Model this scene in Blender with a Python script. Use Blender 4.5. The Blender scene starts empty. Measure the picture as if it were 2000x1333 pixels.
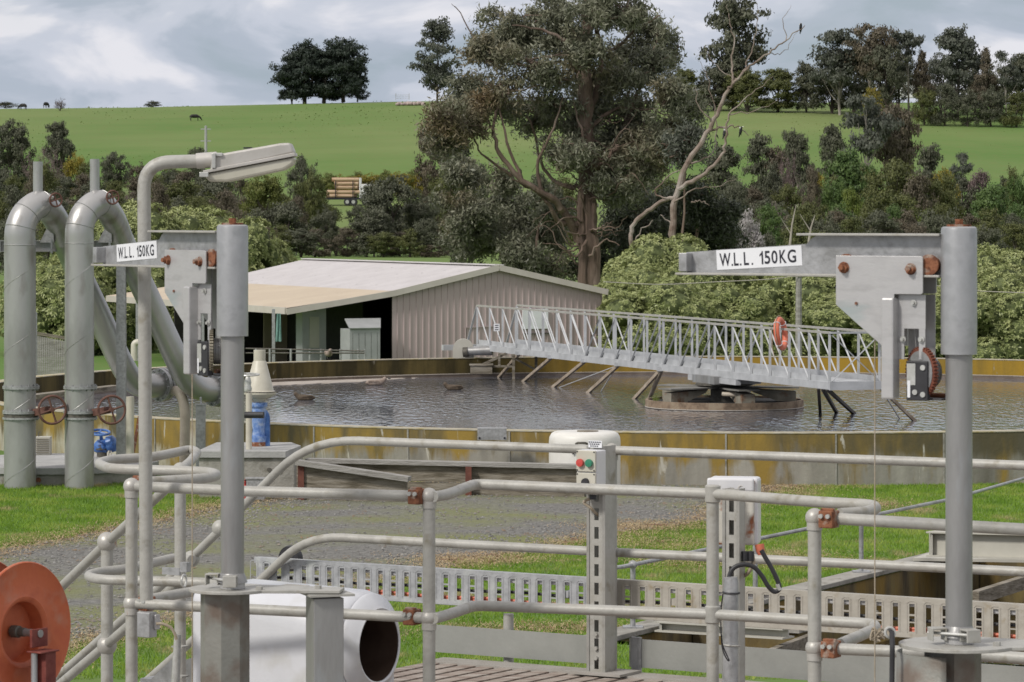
import bpy, math, random
import numpy as np
from mathutils import Vector, Matrix
sc = bpy.context.scene
C = sc.collection
PI = math.pi
F, HX, HY, CH = 7000.0, 1000.0, 414.0, 4.7     # focal length in photo pixels, vanishing column, horizon row, eye height

def W(px, py, d):
    return np.array([(px-HX)*d/F, d, CH-(py-HY)*d/F])
def Rr(px, py, h):                              # point seen at px,py on the level h below the eye
    return W(px, py, F*h/(py-HY))
def prof(Y):
    return float(np.interp(Y, [-50, 300, 385, 450, 500, 560, 600, 700, 780, 850, 900, 1000, 1400, 3000],
                           [0, 0, .05, 2.5, 5.2, 8.5, 11.5, 19, 26, 30.7, 31.6, 30, 20, 0]))
def terr(X, Y):
    z = prof(Y)
    if Y > 300:
        k = min(1, (Y-300)/400)
        z += k*(math.sin(X*.021+1.0)*.55+math.sin(X*.053+Y*.01)*.25-.9*max(0, (-X-40)/80)-.6*max(0, (X-60)/80))
    return z
def G(px, py):
    d = 20.0
    while d < 1000:
        p = W(px, py, d)
        if p[2] <= terr(p[0], d): return p
        d += .5
    return W(px, py, 860)

# ---------------------------------------------------------------- mesh builder
def nrm(v):
    v = np.asarray(v, float); return v/(np.linalg.norm(v)+1e-12)
class MB:
    def __init__(s): s.v = []; s.f = []; s.sm = []; s.n = 0
    def add(s, v, f, smooth=False):
        v = np.asarray(v, float).reshape(-1, 3)
        s.v.append(v)
        for q in f: s.f.append(tuple(i+s.n for i in q)); s.sm.append(smooth)
        s.n += len(v); return s
    def box(s, c, size, R=None):
        h = np.array(size, float)/2
        v = np.array([[x, y, z] for x in (-1, 1) for y in (-1, 1) for z in (-1, 1)])*h
        if R is not None: v = v@np.array(R).T
        return s.add(v+np.array(c, float), [(0, 1, 3, 2), (4, 6, 7, 5), (0, 4, 5, 1), (2, 3, 7, 6), (0, 2, 6, 4), (1, 5, 7, 3)])
    def bar(s, p, q, w, h, up=(0, 0, 1)):
        p = np.asarray(p, float); q = np.asarray(q, float)
        x = nrm(q-p); y = np.cross(up, x)
        if np.linalg.norm(y) < 1e-4: y = np.cross((0, 1, 0), x)
        y = nrm(y); z = np.cross(x, y)
        return s.box((p+q)/2, (np.linalg.norm(q-p), w, h), np.array([x, y, z]).T)
    def tube(s, path, r, n=12, cap=True, closed=False):
        P = [np.asarray(p, float) for p in path]; m = len(P)
        rs = r if hasattr(r, '__len__') else [r]*m
        vs = []; a = None
        for i in range(m):
            if closed: t = nrm(P[(i+1) % m]-P[i-1])
            else: t = nrm(P[min(i+1, m-1)]-P[max(i-1, 0)])
            if a is None:
                a = np.cross(t, (0, 0, 1))
                if np.linalg.norm(a) < .1: a = np.cross(t, (0, 1, 0))
            a = nrm(a-t*np.dot(a, t)); b = np.cross(t, a)
            for k in range(n):
                u = 2*PI*k/n
                vs.append(P[i]+rs[i]*(math.cos(u)*a+math.sin(u)*b))
        f = []
        for i in range(m if closed else m-1):
            j = (i+1) % m
            for k in range(n):
                l = (k+1) % n
                f.append((i*n+k, i*n+l, j*n+l, j*n+k))
        s.add(vs, f, True)
        if cap and not closed:
            b0 = s.n-len(vs)
            s.f.append(tuple(b0+k for k in range(n))[::-1]); s.sm.append(False)
            s.f.append(tuple(b0+(m-1)*n+k for k in range(n))); s.sm.append(False)
        return s
    def cyl(s, p, q, r, n=16, r2=None):
        return s.tube([p, q], [r, r if r2 is None else r2], n)
    def lathe(s, prof_, c, axis=(0, 0, 1), n=24, smooth=True):
        z = nrm(axis); x = np.cross(z, (0, 0, 1))
        if np.linalg.norm(x) < .1: x = np.cross(z, (0, 1, 0))
        x = nrm(x); y = np.cross(z, x); c = np.array(c, float)
        vs = []; f = []
        for (r, t) in prof_:
            for k in range(n):
                u = 2*PI*k/n; vs.append(c+z*t+r*(math.cos(u)*x+math.sin(u)*y))
        for i in range(len(prof_)-1):
            for k in range(n):
                l = (k+1) % n; f.append((i*n+k, i*n+l, (i+1)*n+l, (i+1)*n+k))
        return s.add(vs, f, smooth)
    def sphere(s, c, r, n=14, sc_=(1, 1, 1)):
        vs = []; f = []; m = 9
        for i in range(m+1):
            a = PI*i/m
            for k in range(n):
                u = 2*PI*k/n
                vs.append(np.array(c)+r*np.array([math.sin(a)*math.cos(u)*sc_[0], math.sin(a)*math.sin(u)*sc_[1], -math.cos(a)*sc_[2]]))
        for i in range(m):
            for k in range(n):
                l = (k+1) % n; f.append((i*n+k, i*n+l, (i+1)*n+l, (i+1)*n+k))
        return s.add(vs, f, True)
    def prism(s, poly, o, ux, uy, t):           # polygon in the ux,uy frame at o, thickness t centred
        o = np.array(o, float); ux = np.array(ux, float); uy = np.array(uy, float)
        w = np.cross(ux, uy); m = len(poly)
        v = [o+a*ux+b*uy-w*t/2 for a, b in poly]+[o+a*ux+b*uy+w*t/2 for a, b in poly]
        f = [tuple(range(m))[::-1], tuple(range(m, 2*m))]+[(i, (i+1) % m, m+(i+1) % m, m+i) for i in range(m)]
        return s.add(v, f)
    def torus(s, c, axis, R, r, n=28, k=8):
        z = nrm(axis); x = np.cross(z, (0, 0, 1))
        if np.linalg.norm(x) < .1: x = np.cross(z, (0, 1, 0))
        x = nrm(x); y = np.cross(z, x)
        return s.tube([np.array(c)+R*(math.cos(2*PI*i/n)*x+math.sin(2*PI*i/n)*y) for i in range(n)], r, k, closed=True)
    def build(s, name, mat, parent=None, loc=None, bevel=0, angle=35):
        v = np.concatenate(s.v) if s.v else np.zeros((0, 3))
        off = np.zeros(3)
        if parent is not None:
            p = parent
            while p is not None: off = off+np.array(p.location); p = p.parent
        elif loc is not None: off = np.array(loc, float)
        me = bpy.data.meshes.new(name)
        me.from_pydata((v-off).tolist(), [], s.f)
        me.polygons.foreach_set('use_smooth', s.sm)
        me.materials.append(mat)
        if any(s.sm): me.set_sharp_from_angle(angle=math.radians(angle))
        me.validate(); me.update()
        o = bpy.data.objects.new(name, me); C.objects.link(o)
        if parent is not None: o.parent = parent
        elif loc is not None: o.location = loc
        if bevel:
            b = o.modifiers.new('bevel', 'BEVEL'); b.width = bevel; b.segments = 2; b.limit_method = 'ANGLE'; b.angle_limit = math.radians(40)
        return o

def fast_mesh(name, v, quads, mat, smooth=False, mats=None):
    me = bpy.data.meshes.new(name)
    n, k = quads.shape
    me.vertices.add(len(v)); me.vertices.foreach_set('co', np.asarray(v, np.float32).ravel())
    me.loops.add(n*k); me.loops.foreach_set('vertex_index', quads.astype(np.int32).ravel())
    me.polygons.add(n); me.polygons.foreach_set('loop_start', np.arange(0, n*k, k, dtype=np.int32))
    if smooth: me.polygons.foreach_set('use_smooth', np.ones(n, bool))
    me.materials.append(mat)
    me.update(calc_edges=True)
    return me
def tag(o, label=None, cat=None, group=None, kind=None):
    if label: o['label'] = label
    if cat: o['category'] = cat
    if group: o['group'] = group
    if kind: o['kind'] = kind
    return o
def thing(name, label, cat, loc=(0, 0, 0), group=None):
    o = bpy.data.objects.new(name, None); C.objects.link(o)
    o.location = [float(x) for x in loc]; o.empty_display_size = .2
    return tag(o, label, cat, group)
def copy_tree(o, parent=None):
    c = o.copy(); C.objects.link(c); c.parent = parent
    for ch in list(o.children): copy_tree(ch, c)
    return c
def fillet(P, r, n=6):
    P = [np.asarray(p, float) for p in P]; out = [P[0]]
    for i in range(1, len(P)-1):
        a, b, c = P[i-1], P[i], P[i+1]
        u = a-b; w = c-b; lu = np.linalg.norm(u); lw = np.linalg.norm(w)
        q = min(r, lu*.48, lw*.48); s0 = b+u/lu*q; s1 = b+w/lw*q
        for k in range(n+1):
            t = k/n; out.append((1-t)**2*s0+2*t*(1-t)*b+t*t*s1)
    out.append(P[-1]); return out
def smooth_path(P, n=6):
    P = [np.asarray(p, float) for p in P]; Q = [2*P[0]-P[1]]+P+[2*P[-1]-P[-2]]; out = []
    for i in range(1, len(Q)-2):
        for k in range(n):
            t = k/n
            out.append(.5*((2*Q[i])+(-Q[i-1]+Q[i+1])*t+(2*Q[i-1]-5*Q[i]+4*Q[i+1]-Q[i+2])*t*t+(-Q[i-1]+3*Q[i]-3*Q[i+1]+Q[i+2])*t**3))
    out.append(P[-1]); return out

# ---------------------------------------------------------------- materials
def mat(name, cols, scale=4, rough=.6, metal=0, bump=0, bscale=40, stretch=(1, 1, 1), lo=.35, hi=.65, detail=5, rust=0, rscale=9, second=None, transl=0, spec=.5):
    m = bpy.data.materials.new(name); m.use_nodes = True
    nt = m.node_tree; N = nt.nodes; L = nt.links; N.clear()
    out = N.new('ShaderNodeOutputMaterial'); b = N.new('ShaderNodeBsdfPrincipled')
    b.inputs['Roughness'].default_value = rough; b.inputs['Metallic'].default_value = metal
    b.inputs['Specular IOR Level'].default_value = spec
    tc = N.new('ShaderNodeTexCoord'); mp = N.new('ShaderNodeMapping'); mp.inputs['Scale'].default_value = stretch
    L.new(tc.outputs['Object'], mp.inputs['Vector'])
    nz = N.new('ShaderNodeTexNoise'); nz.inputs['Scale'].default_value = scale; nz.inputs['Detail'].default_value = detail; nz.inputs['Roughness'].default_value = .6
    L.new(mp.outputs[0], nz.inputs['Vector'])
    rp = N.new('ShaderNodeValToRGB'); e = rp.color_ramp.elements
    e[0].position = lo; e[1].position = hi; e[0].color = (*cols[0], 1); e[1].color = (*cols[-1], 1)
    for i, c in enumerate(cols[1:-1]):
        x = e.new(lo+(hi-lo)*(i+1)/(len(cols)-1)); x.color = (*c, 1)
    L.new(nz.outputs['Fac'], rp.inputs[0]); col = rp.outputs[0]
    if second:                                   # (colour, scale, lo, hi)
        n2 = N.new('ShaderNodeTexNoise'); n2.inputs['Scale'].default_value = second[1]; n2.inputs['Detail'].default_value = 6
        L.new(mp.outputs[0], n2.inputs['Vector'])
        mr = N.new('ShaderNodeMapRange'); mr.inputs['From Min'].default_value = second[2]; mr.inputs['From Max'].default_value = second[3]
        L.new(n2.outputs['Fac'], mr.inputs['Value'])
        mx = N.new('ShaderNodeMix'); mx.data_type = 'RGBA'; L.new(mr.outputs[0], mx.inputs['Factor']); L.new(col, mx.inputs['A']); mx.inputs['B'].default_value = (*second[0], 1); col = mx.outputs['Result']
    if rust:
        n2 = N.new('ShaderNodeTexNoise'); n2.inputs['Scale'].default_value = rscale; n2.inputs['Detail'].default_value = 8
        L.new(tc.outputs['Object'], n2.inputs['Vector'])
        mr = N.new('ShaderNodeMapRange'); mr.inputs['From Min'].default_value = .72-rust*.35; mr.inputs['From Max'].default_value = .8-rust*.35
        L.new(n2.outputs['Fac'], mr.inputs['Value'])
        r2 = N.new('ShaderNodeValToRGB'); r2.color_ramp.elements[0].color = (.16, .045, .018, 1); r2.color_ramp.elements[1].color = (.34, .12, .045, 1)
        r2.color_ramp.elements[0].position = .4; r2.color_ramp.elements[1].position = .62
        n3 = N.new('ShaderNodeTexNoise'); n3.inputs['Scale'].default_value = rscale*4; L.new(tc.outputs['Object'], n3.inputs['Vector']); L.new(n3.outputs['Fac'], r2.inputs[0])
        mx = N.new('ShaderNodeMix'); mx.data_type = 'RGBA'; L.new(mr.outputs[0], mx.inputs['Factor']); L.new(col, mx.inputs['A']); L.new(r2.outputs[0], mx.inputs['B']); col = mx.outputs['Result']
        if metal:
            iv = N.new('ShaderNodeMath'); iv.operation = 'MULTIPLY_ADD'; iv.inputs[1].default_value = -metal; iv.inputs[2].default_value = metal
            L.new(mr.outputs[0], iv.inputs[0]); L.new(iv.outputs[0], b.inputs['Metallic'])
    L.new(col, b.inputs['Base Color'])
    if bump:
        nb = N.new('ShaderNodeTexNoise'); nb.inputs['Scale'].default_value = bscale; nb.inputs['Detail'].default_value = 4
        L.new(mp.outputs[0], nb.inputs['Vector'])
        bp = N.new('ShaderNodeBump'); bp.inputs['Strength'].default_value = bump; bp.inputs['Distance'].default_value = 1/bscale
        L.new(nb.outputs['Fac'], bp.inputs['Height']); L.new(bp.outputs[0], b.inputs['Normal'])
    if transl:
        tr = N.new('ShaderNodeBsdfTranslucent'); L.new(col, tr.inputs['Color'])
        ms = N.new('ShaderNodeMixShader'); ms.inputs[0].default_value = transl
        L.new(b.outputs[0], ms.inputs[1]); L.new(tr.outputs[0], ms.inputs[2]); L.new(ms.outputs[0], out.inputs[0])
    else: L.new(b.outputs[0], out.inputs[0])
    return m
M = {}
M['rail'] = mat('rail_paint', [(.32, .313, .285), (.40, .393, .362), (.355, .343, .308)], 6, .5, .08, .12, 60, second=((.25, .23, .18), 14, .58, .75), stretch=(1, 1, 1))
M['railrust'] = mat('rail_ball', [(.40, .385, .355), (.49, .475, .44)], 8, .45, .3, .1, 60, rust=.28, rscale=14)
M['galv'] = mat('galvanised', [(.29, .292, .293), (.38, .383, .388), (.44, .443, .45)], 22, .42, .4, .12, 70, second=((.22, .22, .21), 3, .5, .75))
M['galvb'] = mat('kick_board_galv', [(.27,.275,.255),(.34,.345,.32)], 3, .5, .25, .05, 50)
M['mastl'] = mat('sleeve_galv', [(.31,.315,.32),(.40,.405,.412),(.34,.345,.35)], 6, .38, .45, .04, 90, second=((.28,.29,.29), 11, .58, .75), rust=.04, rscale=20)
M['colm'] = mat('pedestal_steel', [(.20,.20,.18),(.28,.28,.255)], 4, .55, .3, .1, 60, second=((.17,.135,.11), 5, .5, .62))
M['mast'] = mat('mast_steel', [(.25, .247, .243), (.31, .308, .303), (.35, .347, .337)], 5, .40, .42, .1, 80, stretch=(1, 1, .25), second=((.42, .45, .48), 7, .52, .75))
M['plate'] = mat('stainless_plate', [(.42, .415, .413), (.49, .485, .483), (.45, .445, .447)], 6, .4, .3, .05, 80, stretch=(1, 1, 3), second=((.36, .42, .42), 4, .6, .8))
M['truss'] = mat('bridge_galvanised', [(.38, .392, .402), (.50, .513, .527)], 3, .6, .1, .05, 20)
M['tray'] = mat('tray_galvanised', [(.32, .33, .34), (.43, .44, .455)], 25, .55, .2, .1, 60, second=((.5, .52, .5), 9, .55, .7))
M['traybeige'] = mat('tray_beige', [(.38, .355, .305), (.46, .435, .38)], 9, .55, .15, .1, 60, second=((.33, .28, .2), 16, .58, .72))
M['rust'] = mat('rust', [(.12, .042, .022), (.27, .11, .055), (.19, .07, .036)], 30, .85, .1, .5, 120, second=((.36, .30, .25), 22, .55, .66))
M['pipe'] = mat('spiral_steel', [(.36, .355, .346), (.45, .445, .436), (.43, .425, .416)], 1.4, .36, .55, .03, 15, stretch=(1, 1, .4), second=((.27, .25, .225), 3.5, .56, .78))
M['pipebeige'] = mat('pipe_beige', [(.36, .31, .25), (.46, .41, .33)], 4, .55, 0, .05, 20)
M['cast'] = mat('cast_iron', [(.07, .065, .055), (.14, .13, .11)], 12, .7, .2, .2, 30)
M['wheelrust'] = mat('handwheel_red', [(.10, .04, .03), (.17, .085, .065)], 8, .7, 0, .1, 30)
M['blue'] = mat('blue_enamel', [(.03, .09, .28), (.05, .14, .40), (.10, .22, .5)], 9, .35, 0, .05, 20)
M['bluepale'] = mat('blue_enamel_faded', [(.05, .12, .36), (.16, .27, .55), (.36, .44, .6)], 9, .45, 0, .05, 20)
M['cream'] = mat('cream_plastic', [(.50, .47, .39), (.58, .55, .47)], 5, .45, 0)
M['white'] = mat('white_fibreglass', [(.60, .61, .64), (.68, .69, .72)], 2.5, .3, 0, .03, 30, second=((.46, .45, .41), 6, .55, .85))
M['whitebox'] = mat('white_plastic', [(.62, .62, .64), (.70, .70, .71)], 6, .4, 0, 0)
M['whiterust'] = mat('white_box_rust', [(.55, .53, .47), (.66, .64, .58)], 6, .5, 0, .05, 60, rust=.66, rscale=9)
M['cbox'] = mat('control_box', [(.52, .50, .42), (.58, .56, .48)], 8, .5, 0)
M['redb'] = mat('red_button', [(.55, .07, .06), (.62, .10, .09)], 8, .35)
M['greenb'] = mat('green_button', [(.03, .20, .12), (.05, .26, .16)], 8, .35)
M['black'] = mat('black_rubber', [(.018, .018, .02), (.035, .035, .04)], 10, .55)
M['dark'] = mat('dark_interior', [(.01, .009, .008), (.02, .018, .015)], 5, .8)  # near-black colour, shade inside the shed put into it
M['brass'] = mat('brass', [(.40, .30, .12), (.5, .4, .2)], 5, .4, .6)
M['sticker'] = mat('sticker_white', [(.72, .73, .76), (.78, .79, .81)], 7, .35)
M['ink'] = mat('sticker_ink', [(.012, .012, .02), (.02, .02, .03)], 7, .4)
M['silver'] = mat('silver_label', [(.45, .45, .42), (.6, .6, .58)], 30, .35, .4)
M['redgear'] = mat('rusty_gear', [(.16,.05,.03),(.28,.10,.06)], 20, .6, .3, .1, 50)
M['straw'] = mat('straw', [(.30,.21,.11),(.46,.36,.21),(.24,.13,.07)], 3, .9)
M['zinc'] = mat('zinc_gear', [(.27, .24, .18), (.40, .37, .29)], 20, .42, .6, .05, 50, rust=.15, rscale=12)
M['orange'] = mat('orange_reel', [(.40, .085, .035), (.50, .125, .05), (.46, .10, .045)], 5, .5, 0, .04, 30, second=((.45, .22, .15), 9, .55, .8))
M['maroon'] = mat('maroon_steel', [(.13, .025, .02), (.22, .06, .045)], 12, .6, .1, .2, 50, rust=.2)
M['lampm'] = mat('lamp_metal', [(.44, .42, .38), (.52, .50, .47)], 8, .45, .3, .05, 40, second=((.34, .29, .22), 10, .6, .8))
M['lampd'] = mat('lamp_diffuser', [(.46, .44, .36), (.54, .52, .44)], 5, .3, 0, .0, 30)
M['concrete'] = mat('concrete', [(.20, .19, .165), (.30, .29, .26), (.36, .345, .31)], 2.5, .85, 0, .3, 25, second=((.13, .12, .09), 5, .55, .75))
M['lid'] = mat('concrete_lid', [(.32, .32, .31), (.42, .42, .41)], 2, .8, 0, .2, 25)
M['timber'] = mat('weathered_timber', [(.10, .085, .06), (.20, .175, .135), (.27, .245, .205)], 6, .85, 0, .4, 20, stretch=(.3, 1, 3))
M['timberlight'] = mat('weathered_timber_top', [(.22, .21, .19), (.34, .33, .31)], 6, .85, 0, .4, 20, stretch=(.3, 1, 3))
M['rusted_post'] = mat('rust_post', [(.10, .035, .025), (.17, .06, .04)], 8, .8)
M['deckm'] = mat('deck_boards', [(.20, .145, .12), (.30, .25, .21), (.40, .36, .32)], 5, .75, 0, .2, 30, stretch=(1, 6, 1))
M['deckl'] = mat('deck_edge', [(.30, .28, .25), (.38, .36, .33)], 5, .7, .1, .1, 30)
M['shedwall'] = mat('shed_cladding', [(.44, .355, .35), (.485, .395, .39)], .6, .55, .1)
M['shedroof'] = mat('shed_roof', [(.54, .515, .515), (.60, .575, .575)], 1.5, .5, .1, second=((.36, .34, .33), 6, .62, .8), stretch=(1, 1, 1))
M['veranda'] = mat('veranda_roof', [(.53, .45, .35), (.58, .50, .39)], .8, .5, .05)
M['fascia'] = mat('fascia', [(.50, .46, .41), (.56, .52, .47)], 2, .5)
M['beigewall'] = mat('beige_wall', [(.34, .27, .20), (.38, .31, .24)], 1, .7)
M['greybox'] = mat('grey_cabinet', [(.30, .31, .31), (.36, .37, .37)], 2, .5)
M['teal'] = mat('teal_cloth', [(.12, .24, .21), (.17, .30, .27)], 6, .8)
M['life'] = mat('lifebuoy_orange', [(.62, .14, .07), (.68, .20, .12)], 6, .5)
M['rope'] = mat('rope', [(.30, .25, .18), (.42, .36, .28)], 30, .9)
M['bark'] = mat('gum_bark', [(.075, .052, .04), (.15, .105, .08), (.23, .175, .145)], 1.5, .9, 0, .4, 10, stretch=(1, 1, .15))
M['deadwood'] = mat('dead_wood', [(.14, .098, .075), (.25, .20, .165), (.34, .30, .265)], 1.6, .9, 0, .3, 10)
M['trunkpale'] = mat('pale_trunk', [(.26, .23, .20), (.42, .38, .34)], 1, .9)
M['trunkdark'] = mat('dark_trunk', [(.05, .04, .032), (.10, .08, .065)], 2, .9)
M['scum'] = mat('scum', [(.30, .26, .22), (.42, .38, .34)], 3, .8, 0, .2, 10)
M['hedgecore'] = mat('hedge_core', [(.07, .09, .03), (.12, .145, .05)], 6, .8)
M['brownvoid'] = mat('brown_void', [(.05, .032, .024), (.075, .05, .038)], 8, .95, spec=.1)
M['cow'] = mat('black_hide', [(.01, .009, .009), (.02, .018, .016)], 3, .7)
M['duck'] = mat('duck_brown', [(.055, .038, .025), (.12, .09, .06)], 40, .8)
M['duckpale'] = mat('duck_pale', [(.20, .15, .12), (.32, .26, .22)], 20, .8)
M['bill'] = mat('duck_bill', [(.05, .05, .05), (.07, .07, .06)], 3, .5)
M['birdblack'] = mat('magpie_black', [(.008, .008, .01), (.015, .015, .018)], 30, .6)
M['birdwhite'] = mat('magpie_white', [(.6, .6, .6), (.7, .7, .7)], 30, .7)
M['log'] = mat('log_ends', [(.40, .27, .17), (.58, .43, .30)], 1.2, .85, stretch=(.3, 2, 2))
M['truckw'] = mat('truck_white', [(.7, .7, .7), (.75, .75, .75)], 2, .3)
M['plastw'] = mat('white_tank', [(.66, .645, .60), (.72, .71, .67)], 3, .45, second=((.5, .47, .40), 3, .6, .8))
M['cream_steel'] = mat('cream_steel', [(.42, .405, .35), (.48, .465, .41)], 2, .6)
M['cladpink'] = mat('house_wall', [(.35, .27, .25), (.42, .34, .32)], 2, .7)
M['farroof'] = mat('house_roof', [(.30, .30, .31), (.36, .36, .37)], 2, .6)
def leafmat(name, a, b, scale=3, tr=.25, second=None, rough=.55):
    return mat(name, [a, b], scale, rough, 0, transl=tr, detail=3, second=second, lo=.3, hi=.7, spec=.3)
LM = {  # far leaf tones are lifted, distance haze put into the colours
 'hedge': leafmat('hedge_leaf', (.22, .27, .09), (.47, .50, .235), 2.2, .22, rough=.4),
 'gum': leafmat('gum_leaf', (0.127, 0.137, 0.094), (0.271, 0.274, 0.194), 1.2, .22, ((0.196, 0.146, 0.082), .35, .52, .72), rough=.4),
 'gumdark': leafmat('gum_leaf_dark', (0.043, 0.055, 0.035), (0.100, 0.111, 0.075), 1.5, .2, rough=.4),
 'fardark': leafmat('far_dark_leaf_hazed', (0.066, 0.073, 0.047), (0.141, 0.146, 0.097), 5, .15),
 'cypress': leafmat('cypress_leaf', (0.023, 0.035, 0.026), (0.044, 0.057, 0.042), 5, .1),
 'fargum': leafmat('far_gum_leaf_hazed', (0.074, 0.085, 0.068), (0.141, 0.150, 0.116), 5, .2),
 'brown': leafmat('far_brown_leaf_hazed', (0.091, 0.078, 0.055), (0.167, 0.140, 0.098), 5, .15),
 'olive': leafmat('olive_leaf', (0.074, 0.088, 0.034), (0.154, 0.163, 0.055), 5, .2),
 'green': leafmat('green_leaf', (0.060, 0.111, 0.034), (0.127, 0.182, 0.055), 5, .2),
 'yellow': leafmat('wattle_leaf', (.16, .155, .03), (.32, .25, .04), 5, .2),
 'ygreen': leafmat('yellow_green_leaf', (.10, .125, .03), (.19, .20, .06), 5, .2),
 'bright': leafmat('bright_green_leaf', (.09, .14, .03), (.19, .22, .05), 5, .2),
 'purple': leafmat('purple_twig', (0.134, 0.098, 0.096), (0.228, 0.169, 0.164), 5, .1),
 'blossom': leafmat('blossom', (.34, .31, .31), (.52, .49, .49), 8, .3),
}
# ---------------------------------------------------------------- foliage
def leaf_arrays(c, n, L, Wd, rng, jit=.6, droop=0):
    k = len(c)
    nn = n+rng.normal(size=(k, 3))*jit; nn /= np.linalg.norm(nn, axis=1)[:, None]+1e-9
    t = rng.normal(size=(k, 3)); t[:, 2] -= droop
    t -= nn*(t*nn).sum(1)[:, None]; t /= np.linalg.norm(t, axis=1)[:, None]+1e-9
    b = np.cross(nn, t)
    s = (.7+.6*rng.random(k))[:, None]
    v = np.stack([c-t*L/2*s, c+b*Wd/2*s, c+t*L/2*s, c-b*Wd/2*s], 1).reshape(-1, 3)
    return v, np.arange(k*4).reshape(-1, 4)
def shell(cl, n, rng, inner=.55, sub=0):
    """points through ellipsoid clusters (x,y,z,rx,ry,rz), biased to their skins"""
    cl = np.array(cl, float)
    if sub:
        ex = []
        for c in cl:
            for k in range(sub):
                u = rng.normal(size=3); u /= np.linalg.norm(u); u[2] *= .8; q = rng.uniform(.45, 1.12)
                s = rng.uniform(.26, .52); ex.append((*(c[:3]+u*c[3:6]*q), *(c[3:6]*s*np.array([1.15, 1.15, .85]))))
        cl = np.array(ex)
    w = cl[:, 3]*cl[:, 5]; idx = rng.choice(len(cl), n, p=w/w.sum())
    u = rng.normal(size=(n, 3)); u /= np.linalg.norm(u, axis=1)[:, None]
    r = inner+(1-inner)*rng.random(n)**.6
    return cl[idx, :3]+u*cl[idx, 3:6]*r[:, None], u
def branches(mb, p, d, L, r, depth, rng, spread=.6, n=4, up=.15):
    P = [p]; q = p.copy(); dd = nrm(d)
    for i in range(3):
        dd = nrm(dd+rng.normal(size=3)*.16+np.array([0, 0, up*.3])); q = q+dd*L/3; P.append(q)
    mb.tube(P, [r, r*.85, r*.7, r*.5], n, cap=False)
    if depth > 0:
        for i in range(3 if depth > 1 else 4):
            k = rng.integers(1, 4); nd = nrm(dd+rng.normal(size=3)*spread+np.array([0, 0, up]))
            branches(mb, P[k], nd, L*rng.uniform(.55, .8), r*.5, depth-1, rng, spread, max(3, n-1), up)
def crown_clusters(kind, rng):
    cl = []
    if kind == 'round':
        for i in range(26):
            a = rng.random()*2*PI; h = rng.random(); rr = math.sqrt(max(0, 1-(2*h-1)**2))*.36*rng.uniform(.6, 1.05)
            s = rng.uniform(.12, .20); cl.append((rr*math.cos(a), rr*math.sin(a), .26+.62*h, s*1.15, s*1.15, s*.75))
    elif kind == 'bush':
        for i in range(26):
            a = rng.random()*2*PI; h = rng.random()**1.1; rr = math.sqrt(max(0, 1-h*h))*.40*rng.uniform(.5, 1.05)
            s = rng.uniform(.12, .20); cl.append((rr*math.cos(a), rr*math.sin(a), .10+.76*h, s*1.1, s*1.1, s*.9))
    elif kind == 'dome':
        for i in range(42):
            a = rng.random()*2*PI; h = rng.random(); rr = math.sqrt(max(0, 1-h*h))*.43*rng.uniform(.45, 1.05)
            s = rng.uniform(.11, .16); cl.append((rr*math.cos(a), rr*math.sin(a), .13+.78*h, s*1.25, s*1.25, s*.75))
    elif kind == 'cone':
        for i in range(46):
            h = rng.random()**.85; a = rng.random()*2*PI; rr = (1.02-h)*.40*rng.uniform(.45, 1.05)
            s = .07+.10*(1-h)*rng.uniform(.7, 1.1); cl.append((rr*math.cos(a), rr*math.sin(a), .22+.74*h, s*1.2, s*1.2, s*.5))
    elif kind == 'spire':
        for i in range(38):
            h = rng.random(); a = rng.random()*2*PI; rr = (.35+.65*math.sin(PI*min(1, .25+h*.72)))*.27*rng.uniform(.3, 1)
            s = rng.uniform(.08, .14); cl.append((rr*math.cos(a), rr*math.sin(a), .16+.76*h, s*1.35, s*1.35, s*.65))
    elif kind == 'gum':
        for i in range(30):
            h = rng.random()**.8; a = rng.random()*2*PI; rr = (.40-.16*h)*rng.uniform(.2, 1.08)
            s = rng.uniform(.10, .16); cl.append((rr*math.cos(a), rr*math.sin(a), .40+.52*h, s*1.35, s*1.35, s*.62))
    elif kind == 'slim':
        for i in range(11):
            h = rng.random(); a = rng.random()*2*PI; rr = .26*rng.uniform(.2, 1.1)*(1.1-h*.5)
            s = rng.uniform(.055, .10); cl.append((rr*math.cos(a), rr*math.sin(a), .52+.42*h, s*1.9, s*1.9, s*.75))
    return cl
NL = {'round': 9500, 'bush': 9000, 'dome': 15000, 'cone': 11000, 'spire': 9000, 'gum': 9500, 'slim': 4200}
_tm = {}
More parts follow.
